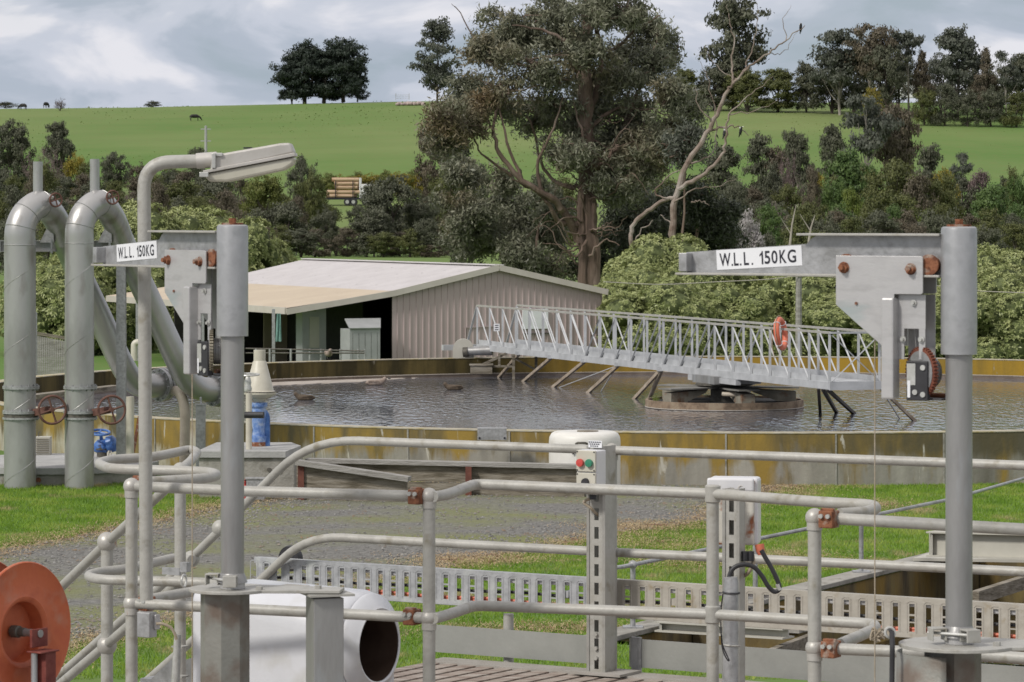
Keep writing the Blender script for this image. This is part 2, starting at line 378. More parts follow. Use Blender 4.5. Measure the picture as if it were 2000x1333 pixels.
def tree_meshes(kind, seed):
    if (kind, seed) in _tm: return _tm[(kind, seed)]
    rng = np.random.default_rng(sum(map(ord, kind))*7+seed)
    tb = MB()
    if kind == 'bare':
        for i in range(5):
            branches(tb, np.array([rng.normal()*.02, rng.normal()*.02, 0]), np.array([rng.normal()*.35, rng.normal()*.35, 1]), .36, .014, 3, rng, .55, 4, .3)
        tv, tf = None, None
        # fine twig haze
        v = np.concatenate(tb.v); pick = v[rng.integers(0, len(v), 3200)]
        pick = pick+rng.normal(size=pick.shape)*.02
        lv, lf = leaf_arrays(pick, rng.normal(size=pick.shape), .055, .006, rng, 1)
    else:
        cl = crown_clusters(kind, rng)
        p, u = shell(cl, NL[kind], rng, .2, 7)
        p = p+rng.normal(size=p.shape)*.014
        cc_ = np.array([0, 0, .55]); u = u*.6+.55*(p-cc_)/(np.linalg.norm(p-cc_, axis=1)[:, None]+1e-6)
        lv, lf = leaf_arrays(p, u, .034 if kind != 'slim' else .030, .022, rng, .55, .4)
        th = {'round': .5, 'bush': .35, 'dome': .6, 'cone': .85, 'spire': .8, 'gum': .82, 'slim': .9}[kind]
        lean = rng.normal()*.04
        base = [np.array([lean*t*t+rng.normal()*.006, rng.normal()*.006, th*t]) for t in (0, .2, .4, .6, .8, 1)]
        r0 = .018 if kind in ('gum', 'slim', 'spire') else .03
        tb.tube(base, [r0*(1.15-.85*t) for t in (0, .2, .4, .6, .8, 1)], 7)
        for c in cl[::1 if kind in ('gum', 'slim') else 3]:
            z0 = max(.12, c[2]-.16-.18*rng.random()); z0 = min(z0, th*.95); t = z0/th
            s = np.array([lean*t*t, 0, z0]); e = np.array(c[:3]); m = (s+e)/2+np.array([0, 0, -.03])+rng.normal(size=3)*.012
            tb.tube([s, m, e], [r0*.5, r0*.33, r0*.15], 5, cap=False)
        if kind in ('round', 'dome') :
            for k in range(2):
                a = rng.random()*2*PI; tb.tube([np.array([0, 0, 0]), np.array([.07*math.cos(a), .07*math.sin(a), .2]), np.array([.17*math.cos(a), .17*math.sin(a), .45])], [.02, .016, .01], 6)
    rad = np.percentile(np.hypot(lv[:, 0], lv[:, 1]), 97); k = .5/rad if kind != 'bare' else .5/rad; zt_ = np.percentile(lv[:, 2], 99.7)
    S = np.array([k, k, 1/zt_]); lv = lv*S; tb.v = [a*np.array([1+(k-1)*.6, 1+(k-1)*.6, 1/zt_]) if kind != 'bare' else a*S for a in tb.v]
    _tm[(kind, seed)] = (tb, lv, lf, {})
    return _tm[(kind, seed)]
_tc = [0]
def tree(px, ytop, wpx, d, kind, leaf, label, ybase=None, name=None, trunk=None, group=None, dz=0):
    if ybase is not None: b = G(px, ybase); d = b[1]
    X = (px-HX)*d/F; zb = terr(X, d)+dz
    h = CH-(ytop-HY)*d/F-zb; w = wpx*d/F
    _tc[0] += 1; seed = _tc[0] % 3
    tb, lv, lf, cache = tree_meshes(kind, seed)
    name = name or {'bush': 'shrub', 'bare': 'bare_tree', 'gum': 'eucalyptus_tree', 'slim': 'eucalyptus_tree', 'cone': 'conifer_tree', 'dome': 'cypress_tree'}.get(kind, 'tree')
    o = thing(name, label, 'shrub' if name == 'shrub' else 'tree', (X, d, zb-.05), group)
    tmn = trunk or ('trunkpale' if kind in ('gum', 'slim') else 'trunkdark')
    if kind == 'bare' and trunk is None: tmn = 'trunkdark'
    if ('t', tmn) not in cache:
        t = tb.build('trunk', M[tmn] if tmn in M else LM[tmn]); cache[('t', tmn)] = t.data; C.objects.unlink(t); bpy.data.objects.remove(t)
    if ('l', leaf) not in cache: cache[('l', leaf)] = fast_mesh('crown', lv, lf, LM[leaf])
    t = bpy.data.objects.new('trunk', cache[('t', tmn)]); c = bpy.data.objects.new('crown' if kind != 'bare' else 'twigs', cache[('l', leaf)])
    for q in (t, c): C.objects.link(q); q.parent = o
    o.scale = (w, w, max(h, .3)); o.rotation_euler[2] = (_tc[0]*2.4) % 6.28
    return o
# ---------------------------------------------------------------- camera, light, sky
cam = bpy.data.cameras.new('camera'); co = bpy.data.objects.new('camera', cam); C.objects.link(co); sc.camera = co
co.location = (0, 0, CH); co.rotation_euler = (PI/2, 0, 0)
cam.lens = 126; cam.sensor_width = 36; cam.shift_y = -(666.5-HY)/2000; cam.clip_start = .5; cam.clip_end = 6000
cam.dof.use_dof = True; cam.dof.focus_distance = 27; cam.dof.aperture_fstop = 20
SUN_DIR = nrm((-.62, -.52, .72))               # towards the sun: left, behind the camera
el = math.asin(SUN_DIR[2]); az = math.atan2(SUN_DIR[0], SUN_DIR[1])
sun = bpy.data.lights.new('sun', 'SUN'); sun.energy = 2.75; sun.angle = math.radians(9); sun.color = (1, .955, .89)
so = bpy.data.objects.new('sun', sun); C.objects.link(so)
so.rotation_euler = Vector(-SUN_DIR).to_track_quat('-Z', 'Y').to_euler()
wd = bpy.data.worlds.new('World'); sc.world = wd; wd.use_nodes = True
nt = wd.node_tree; N = nt.nodes; L = nt.links; N.clear()
wo = N.new('ShaderNodeOutputWorld'); bg = N.new('ShaderNodeBackground'); bg.inputs[1].default_value = .1
sky = N.new('ShaderNodeTexSky'); sky.sky_type = 'NISHITA'; sky.sun_disc = False; sky.sun_elevation = el; sky.sun_rotation = az
tc = N.new('ShaderNodeTexCoord')
def cloud(loc, s, stretch, detail, dist):
    mp = N.new('ShaderNodeMapping'); mp.inputs['Scale'].default_value = (1, 1, stretch); mp.inputs['Location'].default_value = loc
    L.new(tc.outputs['Generated'], mp.inputs[0])
    nz = N.new('ShaderNodeTexNoise'); nz.inputs['Scale'].default_value = s; nz.inputs['Detail'].default_value = detail; nz.inputs['Distortion'].default_value = dist; nz.inputs['Roughness'].default_value = .5
    L.new(mp.outputs[0], nz.inputs[0]); return nz.outputs['Fac']
def ramp(src, stops):
    r = N.new('ShaderNodeValToRGB'); e = r.color_ramp.elements
    r.color_ramp.interpolation = 'EASE'
    e[0].position, e[0].color = stops[0][0], (*stops[0][1], 1); e[1].position, e[1].color = stops[-1][0], (*stops[-1][1], 1)
    for p, c_ in stops[1:-1]: x = e.new(p); x.color = (*c_, 1)
    L.new(src, r.inputs[0]); return r.outputs[0]
cl = ramp(cloud((.35, 0, .1), 17, 2.6, 8, .35), [(.36, (.31, .365, .42)), (.46, (.36, .405, .475)), (.54, (.47, .50, .57)), (.64, (.64, .64, .68))])
mul = N.new('ShaderNodeVectorMath'); mul.operation = 'SCALE'; zc = N.new('ShaderNodeSeparateXYZ'); L.new(tc.outputs['Generated'], zc.inputs[0]); zm = N.new('ShaderNodeMapRange'); zm.inputs[1].default_value = .08; zm.inputs[2].default_value = .5; L.new(zc.outputs[2], zm.inputs[0])
cm = N.new('ShaderNodeMix'); cm.data_type = 'RGBA'; L.new(zm.outputs[0], cm.inputs['Factor']); L.new(cl, cm.inputs['A']); cm.inputs['B'].default_value = (.46, .445, .45, 1); L.new(cm.outputs['Result'], mul.inputs[0])
szz = N.new('ShaderNodeSeparateXYZ'); L.new(tc.outputs['Generated'], szz.inputs[0]); zf = N.new('ShaderNodeMapRange'); zf.inputs[1].default_value = .06; zf.inputs[2].default_value = .9; zf.inputs[3].default_value = 13.4; zf.inputs[4].default_value = 21.0; L.new(szz.outputs[2], zf.inputs[0]); L.new(zf.outputs[0], mul.inputs['Scale'])
cov = N.new('ShaderNodeMapRange'); cov.inputs['From Min'].default_value = .30; cov.inputs['From Max'].default_value = .55; cov.inputs['To Min'].default_value = .86; cov.inputs['To Max'].default_value = 1
L.new(cloud((2.1, .4, 0), 8, 2, 4, .3), cov.inputs[0])
mx = N.new('ShaderNodeMix'); mx.data_type = 'RGBA'; L.new(cov.outputs[0], mx.inputs['Factor']); L.new(sky.outputs[0], mx.inputs['A']); L.new(mul.outputs[0], mx.inputs['B'])
L.new(mx.outputs['Result'], bg.inputs[0]); L.new(bg.outputs[0], wo.inputs[0])
sc.view_settings.view_transform = 'Standard'; sc.view_settings.look = 'None'; sc.view_settings.gamma = 1; sc.view_settings.exposure = -0.12
sc.render.engine = 'CYCLES'; sc.cycles.max_bounces = 6; sc.cycles.transparent_max_bounces = 4; sc.cycles.caustics_reflective = False; sc.cycles.caustics_refractive = False
sc.cycles.use_adaptive_sampling = True

# ---------------------------------------------------------------- ground
A0 = Rr(1213, 1252, CH)[:2]; B0 = Rr(1872, 1088, CH)[:2]     # left coping of the channel
bd = nrm(B0-A0); bn = np.array([bd[1], -bd[0]])              # along it, and into the channel
blen = 11.6
def inpoly(P, poly):
    x, y = P[:, 0], P[:, 1]; r = np.zeros(len(P), bool); j = len(poly)-1
    for i in range(len(poly)):
        xi, yi = poly[i]; xj, yj = poly[j]
        with np.errstate(divide='ignore', invalid='ignore'):
            c = ((yi > y) != (yj > y)) & (x < (xj-xi)*(y-yi)/(yj-yi+1e-12)+xi)
        r ^= c; j = i
    return r
def ladder(lo, hi, inner, extra, step, grow=1.09):
    a = list(np.arange(-inner, inner+.01, step)); s = step; v = a[-1]
    while v < hi: s *= grow; v += s; a.append(v)
    s = step; v = a[0]
    while v > lo: s *= grow; v -= s; a.insert(0, v)
    return sorted(a+extra)
us = ladder(-90, 1500, 14, [-.001, blen], 1.0, 1.06); ts = ladder(-1300, 1300, 14, [-.001, 12.0], 1.0, 1.06)
gv = []; gi = {}
for i, u in enumerate(us):
    for j, t in enumerate(ts):
        p = A0+bd*u+bn*t; gv.append((p[0], p[1], terr(p[0], p[1])))
nT = len(ts); gf = []
for i in range(len(us)-1):
    for j in range(nT-1):
        uc = (us[i]+us[i+1])/2; tcn = (ts[j]+ts[j+1])/2
        if 0 < uc < blen and 0 < tcn < 12: continue
        gf.append((i*nT+j, i*nT+j+1, (i+1)*nT+j+1, (i+1)*nT+j))
def grassmat():
    m = bpy.data.materials.new('field_grass'); m.use_nodes = True
    nt = m.node_tree; N = nt.nodes; L = nt.links; b = N['Principled BSDF']; b.inputs['Roughness'].default_value = .95; b.inputs['Specular IOR Level'].default_value = .1
    tc = N.new('ShaderNodeTexCoord')
    def nz(s, d, st=(1, 1, 1)):
        mp = N.new('ShaderNodeMapping'); mp.inputs['Scale'].default_value = st; L.new(tc.outputs['Object'], mp.inputs[0])
        n = N.new('ShaderNodeTexNoise'); n.inputs['Scale'].default_value = s; n.inputs['Detail'].default_value = d; n.inputs['Roughness'].default_value = .65; L.new(mp.outputs[0], n.inputs[0]); return n.outputs['Fac']
    def rp(src, a, ca, b_, cb):
        r = N.new('ShaderNodeValToRGB'); e = r.color_ramp.elements; e[0].position = a; e[0].color = (*ca, 1); e[1].position = b_; e[1].color = (*cb, 1); L.new(src, r.inputs[0]); return r.outputs[0]
    c1 = rp(nz(.03, 9, (.6, 1.6, 1)), .35, (.112, .19, .050), .65, (.158, .222, .07))
    c2 = rp(nz(.006, 4, (1, .6, 1)), .38, (.075, .165, .034), .62, (.215, .235, .105))
    mx = N.new('ShaderNodeMix'); mx.data_type = 'RGBA'; mx.inputs['Factor'].default_value = .5; L.new(c1, mx.inputs['A']); L.new(c2, mx.inputs['B'])
    # fine tufts and dry patches
    r3 = N.new('ShaderNodeMapRange'); r3.inputs['From Min'].default_value = .50; r3.inputs['From Max'].default_value = .68; r3.inputs['To Max'].default_value = .55; L.new(nz(.5, 9, (1, 1, 1)), r3.inputs[0])
    m2 = N.new('ShaderNodeMix'); m2.data_type = 'RGBA'; L.new(r3.outputs[0], m2.inputs['Factor']); L.new(mx.outputs['Result'], m2.inputs['A']); m2.inputs['B'].default_value = (.16, .17, .065, 1)
    L.new(m2.outputs['Result'], b.inputs['Base Color']); return m
M['grass'] = grassmat()
me = bpy.data.meshes.new('ground'); me.from_pydata(gv, [], gf); me.materials.append(M['grass']); me.update()
me.polygons.foreach_set('use_smooth', [True]*len(me.polygons))
g = bpy.data.objects.new('ground', me); C.objects.link(g); tag(g, kind='structure')

me = bpy.data.meshes.new('bounce_sheet'); me.from_pydata([(-40, -60, .005), (40, -60, .005), (40, 30, .005), (-40, 30, .005)], [], [(0, 1, 2, 3)]); me.materials.append(M['concrete']); me.update()  # unseen grey sheet added to neutralise green light bounced off the field
cy_ = bpy.data.objects.new('bounce_sheet', me); C.objects.link(cy_); tag(cy_, kind='structure')
rng = np.random.default_rng(5)
# tussocks and droppings over the hill paddocks
n = 15000; Y = rng.uniform(430, 870, n); X = rng.uniform(-.16, .16, n)*Y; cl_ = np.sin(X*.06+Y*.03)+np.sin(X*.11-Y*.017)+rng.normal(size=n)*.8
ok = cl_ > .6; X, Y = X[ok], Y[ok]; k = len(X); Z = np.array([terr(a_, b_) for a_, b_ in zip(X, Y)]); s_ = .10+.20*rng.random(k)**2; a = rng.random(k)*6.28
v = np.zeros((k, 3, 3)); v[:, 0] = np.stack([X-np.cos(a)*s_, Y-np.sin(a)*s_, Z-.05], 1); v[:, 1] = np.stack([X+np.cos(a)*s_, Y+np.sin(a)*s_, Z-.05], 1); v[:, 2] = np.stack([X+rng.normal(size=k)*.1, Y, Z+s_*.8], 1)
tu = bpy.data.objects.new('paddock_tussocks', fast_mesh('paddock_tussocks', v.reshape(-1, 3), np.arange(k*3).reshape(-1, 3), mat('tussock', [(.10, .17, .04), (.14, .20, .06), (.20, .215, .09)], .05, .9, spec=.1))); C.objects.link(tu)
tag(tu, 'scattered rough tussocks over the green hill paddocks', 'grass', kind='stuff')
# gravel track
up_ = [(-60, 1095), (0, 1078), (60, 1062), (120, 1052), (200, 1036), (290, 1020), (360, 1003), (440, 990), (520, 975), (600, 966), (680, 957), (760, 947), (840, 940), (960, 936), (1100, 935), (1240, 937), (1380, 940), (1490, 944)]
dn_ = [(1560, 950), (1500, 968), (1440, 985), (1400, 1005), (1370, 1022), (1290, 1033), (1210, 1043), (1140, 1060), (1060, 1072), (980, 1083), (900, 1100), (820, 1120), (740, 1140), (640, 1165), (520, 1190), (440, 1200), (340, 1215), (240, 1238), (160, 1262), (80, 1290), (0, 1320), (-60, 1345)]
def rag(pts, amp):
    out = []
    for i in range(len(pts)-1):
        a = Rr(*pts[i], CH)[:2]; b = Rr(*pts[i+1], CH)[:2]; n = max(2, int(np.linalg.norm(b-a)/.18))
        for k in range(n): out.append(a+(b-a)*k/n+rng.normal(size=2)*amp)
    out.append(Rr(*pts[-1], CH)[:2]); return out
track = rag(up_, .10)+rag(dn_, .10); trk = np.array(track)
m = mat('gravel', [(.12, .12, .112), (.185, .182, .17), (.26, .255, .24)], 9, .95, 0, .8, 30, detail=8, second=((.20, .215, .07), .30, .42, .70), spec=.2, stretch=(1, 1.6, 1))
from mathutils.geometry import tessellate_polygon
tri = tessellate_polygon([[Vector((p[0], p[1], 0)) for p in track]])
me = bpy.data.meshes.new('gravel_path'); me.from_pydata([(p[0], p[1], .006) for p in track], [], [tuple(t) for t in tri]); me.materials.append(m); me.update()
for p_ in me.polygons:
    if p_.normal.z < 0: p_.flip()
gp = bpy.data.objects.new('gravel_path', me); C.objects.link(gp); tag(gp, kind='structure')
def tank_out(P, r): return (P[:, 0]-TC[0])**2+(P[:, 1]-TC[1])**2 > r*r
TC = np.array([4.62, 78.0]); TR = 16.45
# stones
n = 60000
P = np.stack([rng.uniform(-7, 5.5, n), rng.uniform(36, 63, n)], 1); P = P[inpoly(P, trk) & tank_out(P, TR+.2)]
tp = trk[::4]
dist = np.min(((P[:, None, :]-tp[None])**2).sum(2), 1)**.5
P = P[rng.random(len(P)) < np.clip(1.25-dist*.45, .22, 1)]; k = len(P)
oct_ = np.array([[1, 0, 0], [-1, 0, 0], [0, 1, 0], [0, -1, 0], [0, 0, .7], [0, 0, -.7]]); of = np.array([[0, 2, 4], [2, 1, 4], [1, 3, 4], [3, 0, 4]])
s = (.010+.022*rng.random(k)**2)[:, None, None]; th = rng.random(k)*6.28; R_ = np.zeros((k, 3, 3)); R_[:, 0, 0] = np.cos(th); R_[:, 0, 1] = -np.sin(th); R_[:, 1, 0] = np.sin(th); R_[:, 1, 1] = np.cos(th); R_[:, 2, 2] = 1
v = np.einsum('kij,nj->kni', R_, oct_)*s*(.6+.8*rng.random((k, 6, 1))); v[..., 0] += P[:, None, 0]; v[..., 1] += P[:, None, 1]; v[..., 2] += .012
q = (np.arange(k)[:, None, None]*6+of[None]).reshape(-1, 3)
st = bpy.data.objects.new('gravel_stones', fast_mesh('gravel_stones', v.reshape(-1, 3), q, mat('stones', [(.09, .088, .085), (.18, .175, .165), (.27, .265, .25)], 14, .9, second=((.22, .155, .09), 1.5, .52, .68)))); C.objects.link(st)
tag(st, 'loose grey and brownish stones scattered over the gravel track', 'gravel', kind='stuff')
# grass blades on the lawns
def blades(n, x0, x1, y0, y1, hgt, wid):
    P = np.stack([rng.uniform(x0, x1, n), rng.uniform(y0, y1, n)], 1)
    P = P[(np.abs(P[:, 0]) < P[:, 1]*.150)]
    P = P[~inpoly(P, trk) & tank_out(P, TR+.15)]
    rel = P-A0; u = rel@bd; t = rel@bn; P = P[~((u > -.4) & (u < blen+.3) & (t > -.35) & (t < 12.3))]
    k = len(P); a = rng.random(k)*6.28; h = hgt*(.45+.9*rng.random(k)); b = np.stack([np.cos(a), np.sin(a)], 1)*wid
    l = rng.normal(size=(k, 2))*h[:, None]*.5
    v = np.zeros((k, 3, 3)); v[:, 0, :2] = P-b; v[:, 1, :2] = P+b; v[:, 2, :2] = P+l; v[:, 2, 2] = h; v[:, :2, 2] = -.005
    return v.reshape(-1, 3)
v = np.concatenate([blades(420000, -9.5, 10, 36, 62, .05, .007)])
gm = mat('grass_blades', [(.13, .24, .025), (.21, .34, .04), (.34, .40, .09)], 1.1, .6, transl=.3, detail=8, second=((.46, .37, .20), .9, .57, .68), spec=.2, stretch=(1, .8, 1))
gb = bpy.data.objects.new('lawn_grass', fast_mesh('lawn_grass', v, np.arange(len(v)).reshape(-1, 3), gm)); C.objects.link(gb)
tag(gb, 'short green lawn with straw coloured clippings around the gravel track', 'grass', kind='stuff')

# straw and leaf litter along the track edges and in dry patches
E_ = trk[rng.integers(0, len(trk), 52000)]+rng.normal(size=(52000, 2))*np.array([.28, .42])
pats = [(1290, 1062, 1.2, 1.2), (1240, 1030, .8, .8), (1480, 1090, 1.3, 1.0), (1640, 1105, 1.0, .6), (1380, 1100, 1.2, 1.0), (1520, 955, 1.0, 1.2), (1700, 990, .8, 1.5), (930, 1095, .9, .7), (1080, 1230, 1.2, .6), (1290, 1190, 1.0, .6), (640, 1240, .8, .8)]
for px, py, sx, sy in pats:
    c_ = Rr(px, py, CH)[:2]; E_ = np.concatenate([E_, c_+rng.normal(size=(3200, 2))*np.array([sx, sy])*.55])
rel = E_-A0; u = rel@bd; t = rel@bn; E_ = E_[~((u > -.4) & (u < blen+.3) & (t > -.35) & (t < 12.3)) & tank_out(E_, TR+.1)]
k = len(E_); a = rng.random(k)*6.28; b = np.stack([np.cos(a), np.sin(a)], 1)*.006; l = np.stack([-np.sin(a), np.cos(a)], 1)*(.03+.05*rng.random(k))[:, None]
v = np.zeros((k, 3, 3)); v[:, 0, :2] = E_-b; v[:, 1, :2] = E_+b; v[:, 2, :2] = E_+l; v[:, :2, 2] = (.014+.02*rng.random(k))[:, None]; v[:, 2, 2] = .02+.03*rng.random(k)
lt_ = bpy.data.objects.new('dry_litter', fast_mesh('dry_litter', v.reshape(-1, 3), np.arange(k*3).reshape(-1, 3), M['straw'])); C.objects.link(lt_)
tag(lt_, 'straw and brown leaf litter along the edges of the gravel track', 'litter', kind='stuff')
# ---------------------------------------------------------------- round tank
def ring(mb, ro, ri, z0, z1, n=160, c=TC, a0=0, a1=2*PI):
    full = abs(a1-a0-2*PI) < 1e-6; m_ = n if full else n+1; v = []; f = []
    for k in range(m_):
        u = a0+(a1-a0)*k/n
        for (r, z) in ((ro, z0), (ro, z1), (ri, z1), (ri, z0)): v.append((c[0]+r*math.cos(u), c[1]+r*math.sin(u), z))
    for k in range(n):
        l = (k+1) % m_
        for q in range(4): f.append((k*4+q, l*4+q, l*4+(q+1) % 4, k*4+(q+1) % 4))
    if not full: f += [(0, 1, 2, 3), tuple((m_-1)*4+i for i in (3, 2, 1, 0))]
    mb.add(v, f, True); return mb
def tankmat(inner):
    m = bpy.data.materials.new('tank_wall_inner' if inner else 'tank_wall'); m.use_nodes = True
    nt = m.node_tree; N = nt.nodes; L = nt.links; b = N['Principled BSDF']; b.inputs['Roughness'].default_value = .88; b.inputs['Specular IOR Level'].default_value = .2
    tc = N.new('ShaderNodeTexCoord'); sx = N.new('ShaderNodeSeparateXYZ'); L.new(tc.outputs['Object'], sx.inputs[0])
    def nz(s, d, st, dist=0):
        mp = N.new('ShaderNodeMapping'); mp.inputs['Scale'].default_value = st; L.new(tc.outputs['Object'], mp.inputs[0])
        n = N.new('ShaderNodeTexNoise'); n.inputs['Scale'].default_value = s; n.inputs['Detail'].default_value = d; n.inputs['Roughness'].default_value = .6; n.inputs['Distortion'].default_value = dist; L.new(mp.outputs[0], n.inputs[0]); return n.outputs['Fac']
    def mr(src, a, b_, c=0, d=1):
        r = N.new('ShaderNodeMapRange'); r.inputs[1].default_value = a; r.inputs[2].default_value = b_; r.inputs[3].default_value = c; r.inputs[4].default_value = d; L.new(src, r.inputs[0]); return r.outputs[0]
    def mix(f, A, B):
        x = N.new('ShaderNodeMix'); x.data_type = 'RGBA'; L.new(f, x.inputs['Factor'])
        for k, q in (('A', A), ('B', B)):
            if isinstance(q, tuple): x.inputs[k].default_value = (*q, 1)
            else: L.new(q, x.inputs[k])
        return x.outputs['Result']
    def add(a, b_, k=1.0):
        x = N.new('ShaderNodeMath'); x.operation = 'MULTIPLY_ADD'; L.new(b_, x.inputs[0]); x.inputs[1].default_value = k; L.new(a, x.inputs[2]); return x.outputs[0]
    X, Z = sx.outputs[0], sx.outputs[2]
    if inner:
        och = mix(mr(nz(2.2, 5, (1, 1, .12)), .35, .65), (.34, .215, .03), (.20, .14, .035))
        olv = mix(mr(nz(2.4, 5, (1, 1, .15)), .38, .62), (.045, .038, .018), (.115, .09, .035))
        side = add(mr(X, -5.2, -1.6), nz(.8, 3, (1, 1, .3)), .0)
        c = mix(side, olv, och)
        c = mix(mr(nz(5, 5, (1, 1, .4)), .66, .72), c, (.30, .28, .22))
    else:
        och = mix(mr(nz(1.8, 6, (1, 1, .25), .4), .40, .62), (.29, .20, .05), (.115, .10, .06))
        grey = mix(mr(nz(1.6, 5, (1, 1, .2)), .35, .65), (.20, .19, .165), (.36, .345, .30))
        pale = mix(mr(nz(1.2, 5, (1, 1, .25)), .35, .65), (.40, .37, .28), (.50, .48, .42))
        low = mix(mr(X, -12.5, -7.5), pale, grey)
        h = add(mr(Z, .30, .75), nz(1.7, 7, (1, 1, .22), .5), 5.0)       # streaky lichen border
        c = mix(mr(h, 2.55, 3.15), low, och)
        dk = add(mr(X, -4, 3), nz(1.3, 6, (1, 1, .3), .4), 2.6)
        dkm = mr(add(dk, mr(Z, .3, .6), .6), 2.35, 3.0, 0, .9)
        c = mix(dkm, c, (.095, .085, .055))
        c = mix(mr(nz(3.2, 8, (1.6, 1.6, .35), .8), .63, .69), c, (.46, .44, .38))
    L.new(c, b.inputs['Base Color'])
    bp = N.new('ShaderNodeBump'); bp.inputs['Strength'].default_value = .3; bp.inputs['Distance'].default_value = .03; L.new(nz(9, 5, (1, 1, 1)), bp.inputs['Height']); L.new(bp.outputs[0], b.inputs['Normal'])
    return m
tank = thing('settling_tank', 'large round concrete settling tank with lichen stained wall, full of dark water', 'tank', (TC[0], TC[1], 0))
ring(MB(), TR, TR-.17, -.5, .885).build('outer_wall', tankmat(False), tank)
ring(MB(), TR-.172, TR-.33, -.5, .883).build('inner_wall', tankmat(True), tank)
ring(MB(), TR+.01, TR-.34, .887, .905).build('rim', mat('tank_rim', [(.30, .27, .20), (.42, .39, .31), (.34, .28, .12)], 3, .85, stretch=(1, 1, 1)), tank)
ring(MB(), TR-1.0, TR-1.09, .1, .515).build('launder_wall', mat('launder', [(.13, .10, .08), (.20, .16, .13)], 3, .8), tank)
ring(MB(), TR-.99, TR-1.10, .517, .535).build('launder_rim', mat('launder_rim', [(.30, .26, .22), (.40, .36, .31)], 3, .8), tank)
for k in range(16):
    a = -PI/2+(k-7.5)*.115; c_ = (TC[0]+TR*math.cos(a), TC[1]+TR*math.sin(a))
    MB().box((c_[0], c_[1], .43), (.03, .03, .90), [[math.cos(a), -math.sin(a), 0], [math.sin(a), math.cos(a), 0], [0, 0, 1]]).build('panel_joint', M['concrete'], tank)
w = MB(); nn = 160; w.add([(TC[0]+(TR-.331)*math.cos(2*PI*k/nn), TC[1]+(TR-.331)*math.sin(2*PI*k/nn), .45) for k in range(nn)], [tuple(range(nn))])
wm = bpy.data.materials.new('tank_water'); wm.use_nodes = True; nt = wm.node_tree; N = nt.nodes; L = nt.links; b = N['Principled BSDF']
b.inputs['Base Color'].default_value = (.13, .133, .15, 1); b.inputs['Roughness'].default_value = .05; b.inputs['IOR'].default_value = 1.33
tc = N.new('ShaderNodeTexCoord'); mp = N.new('ShaderNodeMapping'); mp.inputs['Scale'].default_value = (1, .24, 1); L.new(tc.outputs['Object'], mp.inputs[0])
n1 = N.new('ShaderNodeTexNoise'); n1.inputs['Scale'].default_value = 7.0; n1.inputs['Detail'].default_value = 2.5; L.new(mp.outputs[0], n1.inputs[0])
n2 = N.new('ShaderNodeTexNoise'); n2.inputs['Scale'].default_value = .25; n2.inputs['Detail'].default_value = 2; L.new(mp.outputs[0], n2.inputs[0])
mr = N.new('ShaderNodeMapRange'); mr.inputs[1].default_value = .38; mr.inputs[2].default_value = .6; mr.inputs[3].default_value = .18; mr.inputs[4].default_value = 1; L.new(n2.outputs['Fac'], mr.inputs[0])
ml = N.new('ShaderNodeMath'); ml.operation = 'MULTIPLY'; L.new(n1.outputs['Fac'], ml.inputs[0]); L.new(mr.outputs[0], ml.inputs[1])
bp = N.new('ShaderNodeBump'); bp.inputs['Strength'].default_value = 1.0; bp.inputs['Distance'].default_value = .042; L.new(ml.outputs[0], bp.inputs['Height']); L.new(bp.outputs[0], b.inputs['Normal'])
M['water'] = wm
tag(w.build('tank_water', wm), kind='structure')
# scum drifting inside the far left rim
def blob(pts, z, t=.012):
    mb = MB(); P = [Rr(x, y, CH-z)[:2] for x, y in pts]; Q = []
    for i in range(len(P)):
        a, b_ = P[i], P[(i+1) % len(P)]
        for k in range(6): Q.append(a+(b_-a)*k/6+rng.normal(size=2)*np.array([.10, .12]))
    mb.prism([tuple(q) for q in Q], (0, 0, z), (1, 0, 0), (0, 1, 0), t); return mb
sc1 = blob([(470, 746), (560, 741), (660, 738), (760, 734), (850, 732), (935, 729), (900, 735), (800, 738), (760, 742), (690, 747), (600, 751), (520, 754), (470, 756)], .456)
tag(sc1.build('floating_scum', M['scum']), 'pale scum floating along the far left rim of the tank', 'scum', kind='stuff')

# centre drum
cd = thing('centre_drum', 'round brown steel drum with radial arms in the middle of the tank, under the bridge', 'tank drum', (TC[0], TC[1], .3))
drr = 1.72
drm = mat('drum_brown', [(.13, .095, .065), (.24, .175, .12), (.30, .24, .17)], 5, .85, 0, .2, 20)
ring(MB(), drr, drr-.06, .3, .62, 72).build('rim_wall', drm, cd)
ring(MB(), drr+.012, drr-.0, .46, .475, 72).build('waterline', mat('waterline', [(.4, .37, .33), (.5, .47, .43)], 4, .8), cd)
mb = MB(); mb.cyl((*TC, .3), (*TC, .58), drr-.1, 48); mb.build('dark_core', M['dark'], cd)  # near-black cylinder filling the inside of the drum
armm = mat('arm_concrete', [(.19, .175, .14), (.29, .27, .22)], 4, .85, 0, .2, 20, second=((.16, .07, .03), 5, .52, .7)); topm = mat('arm_top', [(.15, .145, .13), (.22, .215, .195)], 4, .8)
for k in range(5):
    a = -PI/2+.28+k*2*PI/5; u = np.array([math.cos(a), math.sin(a), 0]); c3 = np.array([*TC, 0]); s_ = np.array([-u[1], u[0], 0])
    ab = MB(); ab.prism([(.55, .86), (1.55, .80), (1.55, .585), (1.15, .59), (.62, .78)], c3, u, (0, 0, 1), .30)
    arm = ab.build('radial_arm', armm, cd)
    MB().prism([(.30, -.22), (1.05, -.30), (1.62, -.24), (1.62, .24), (1.05, .30), (.30, .22)], c3+np.array([0, 0, .885]), u, s_, .03).build('top_plate', topm, arm)
MB().lathe([(0, .5), (.30, .5), (.30, .9), (.62, .93), (.62, .96), (0, .96)], (*TC, 0), n=24).build('column', M['cast'], cd)
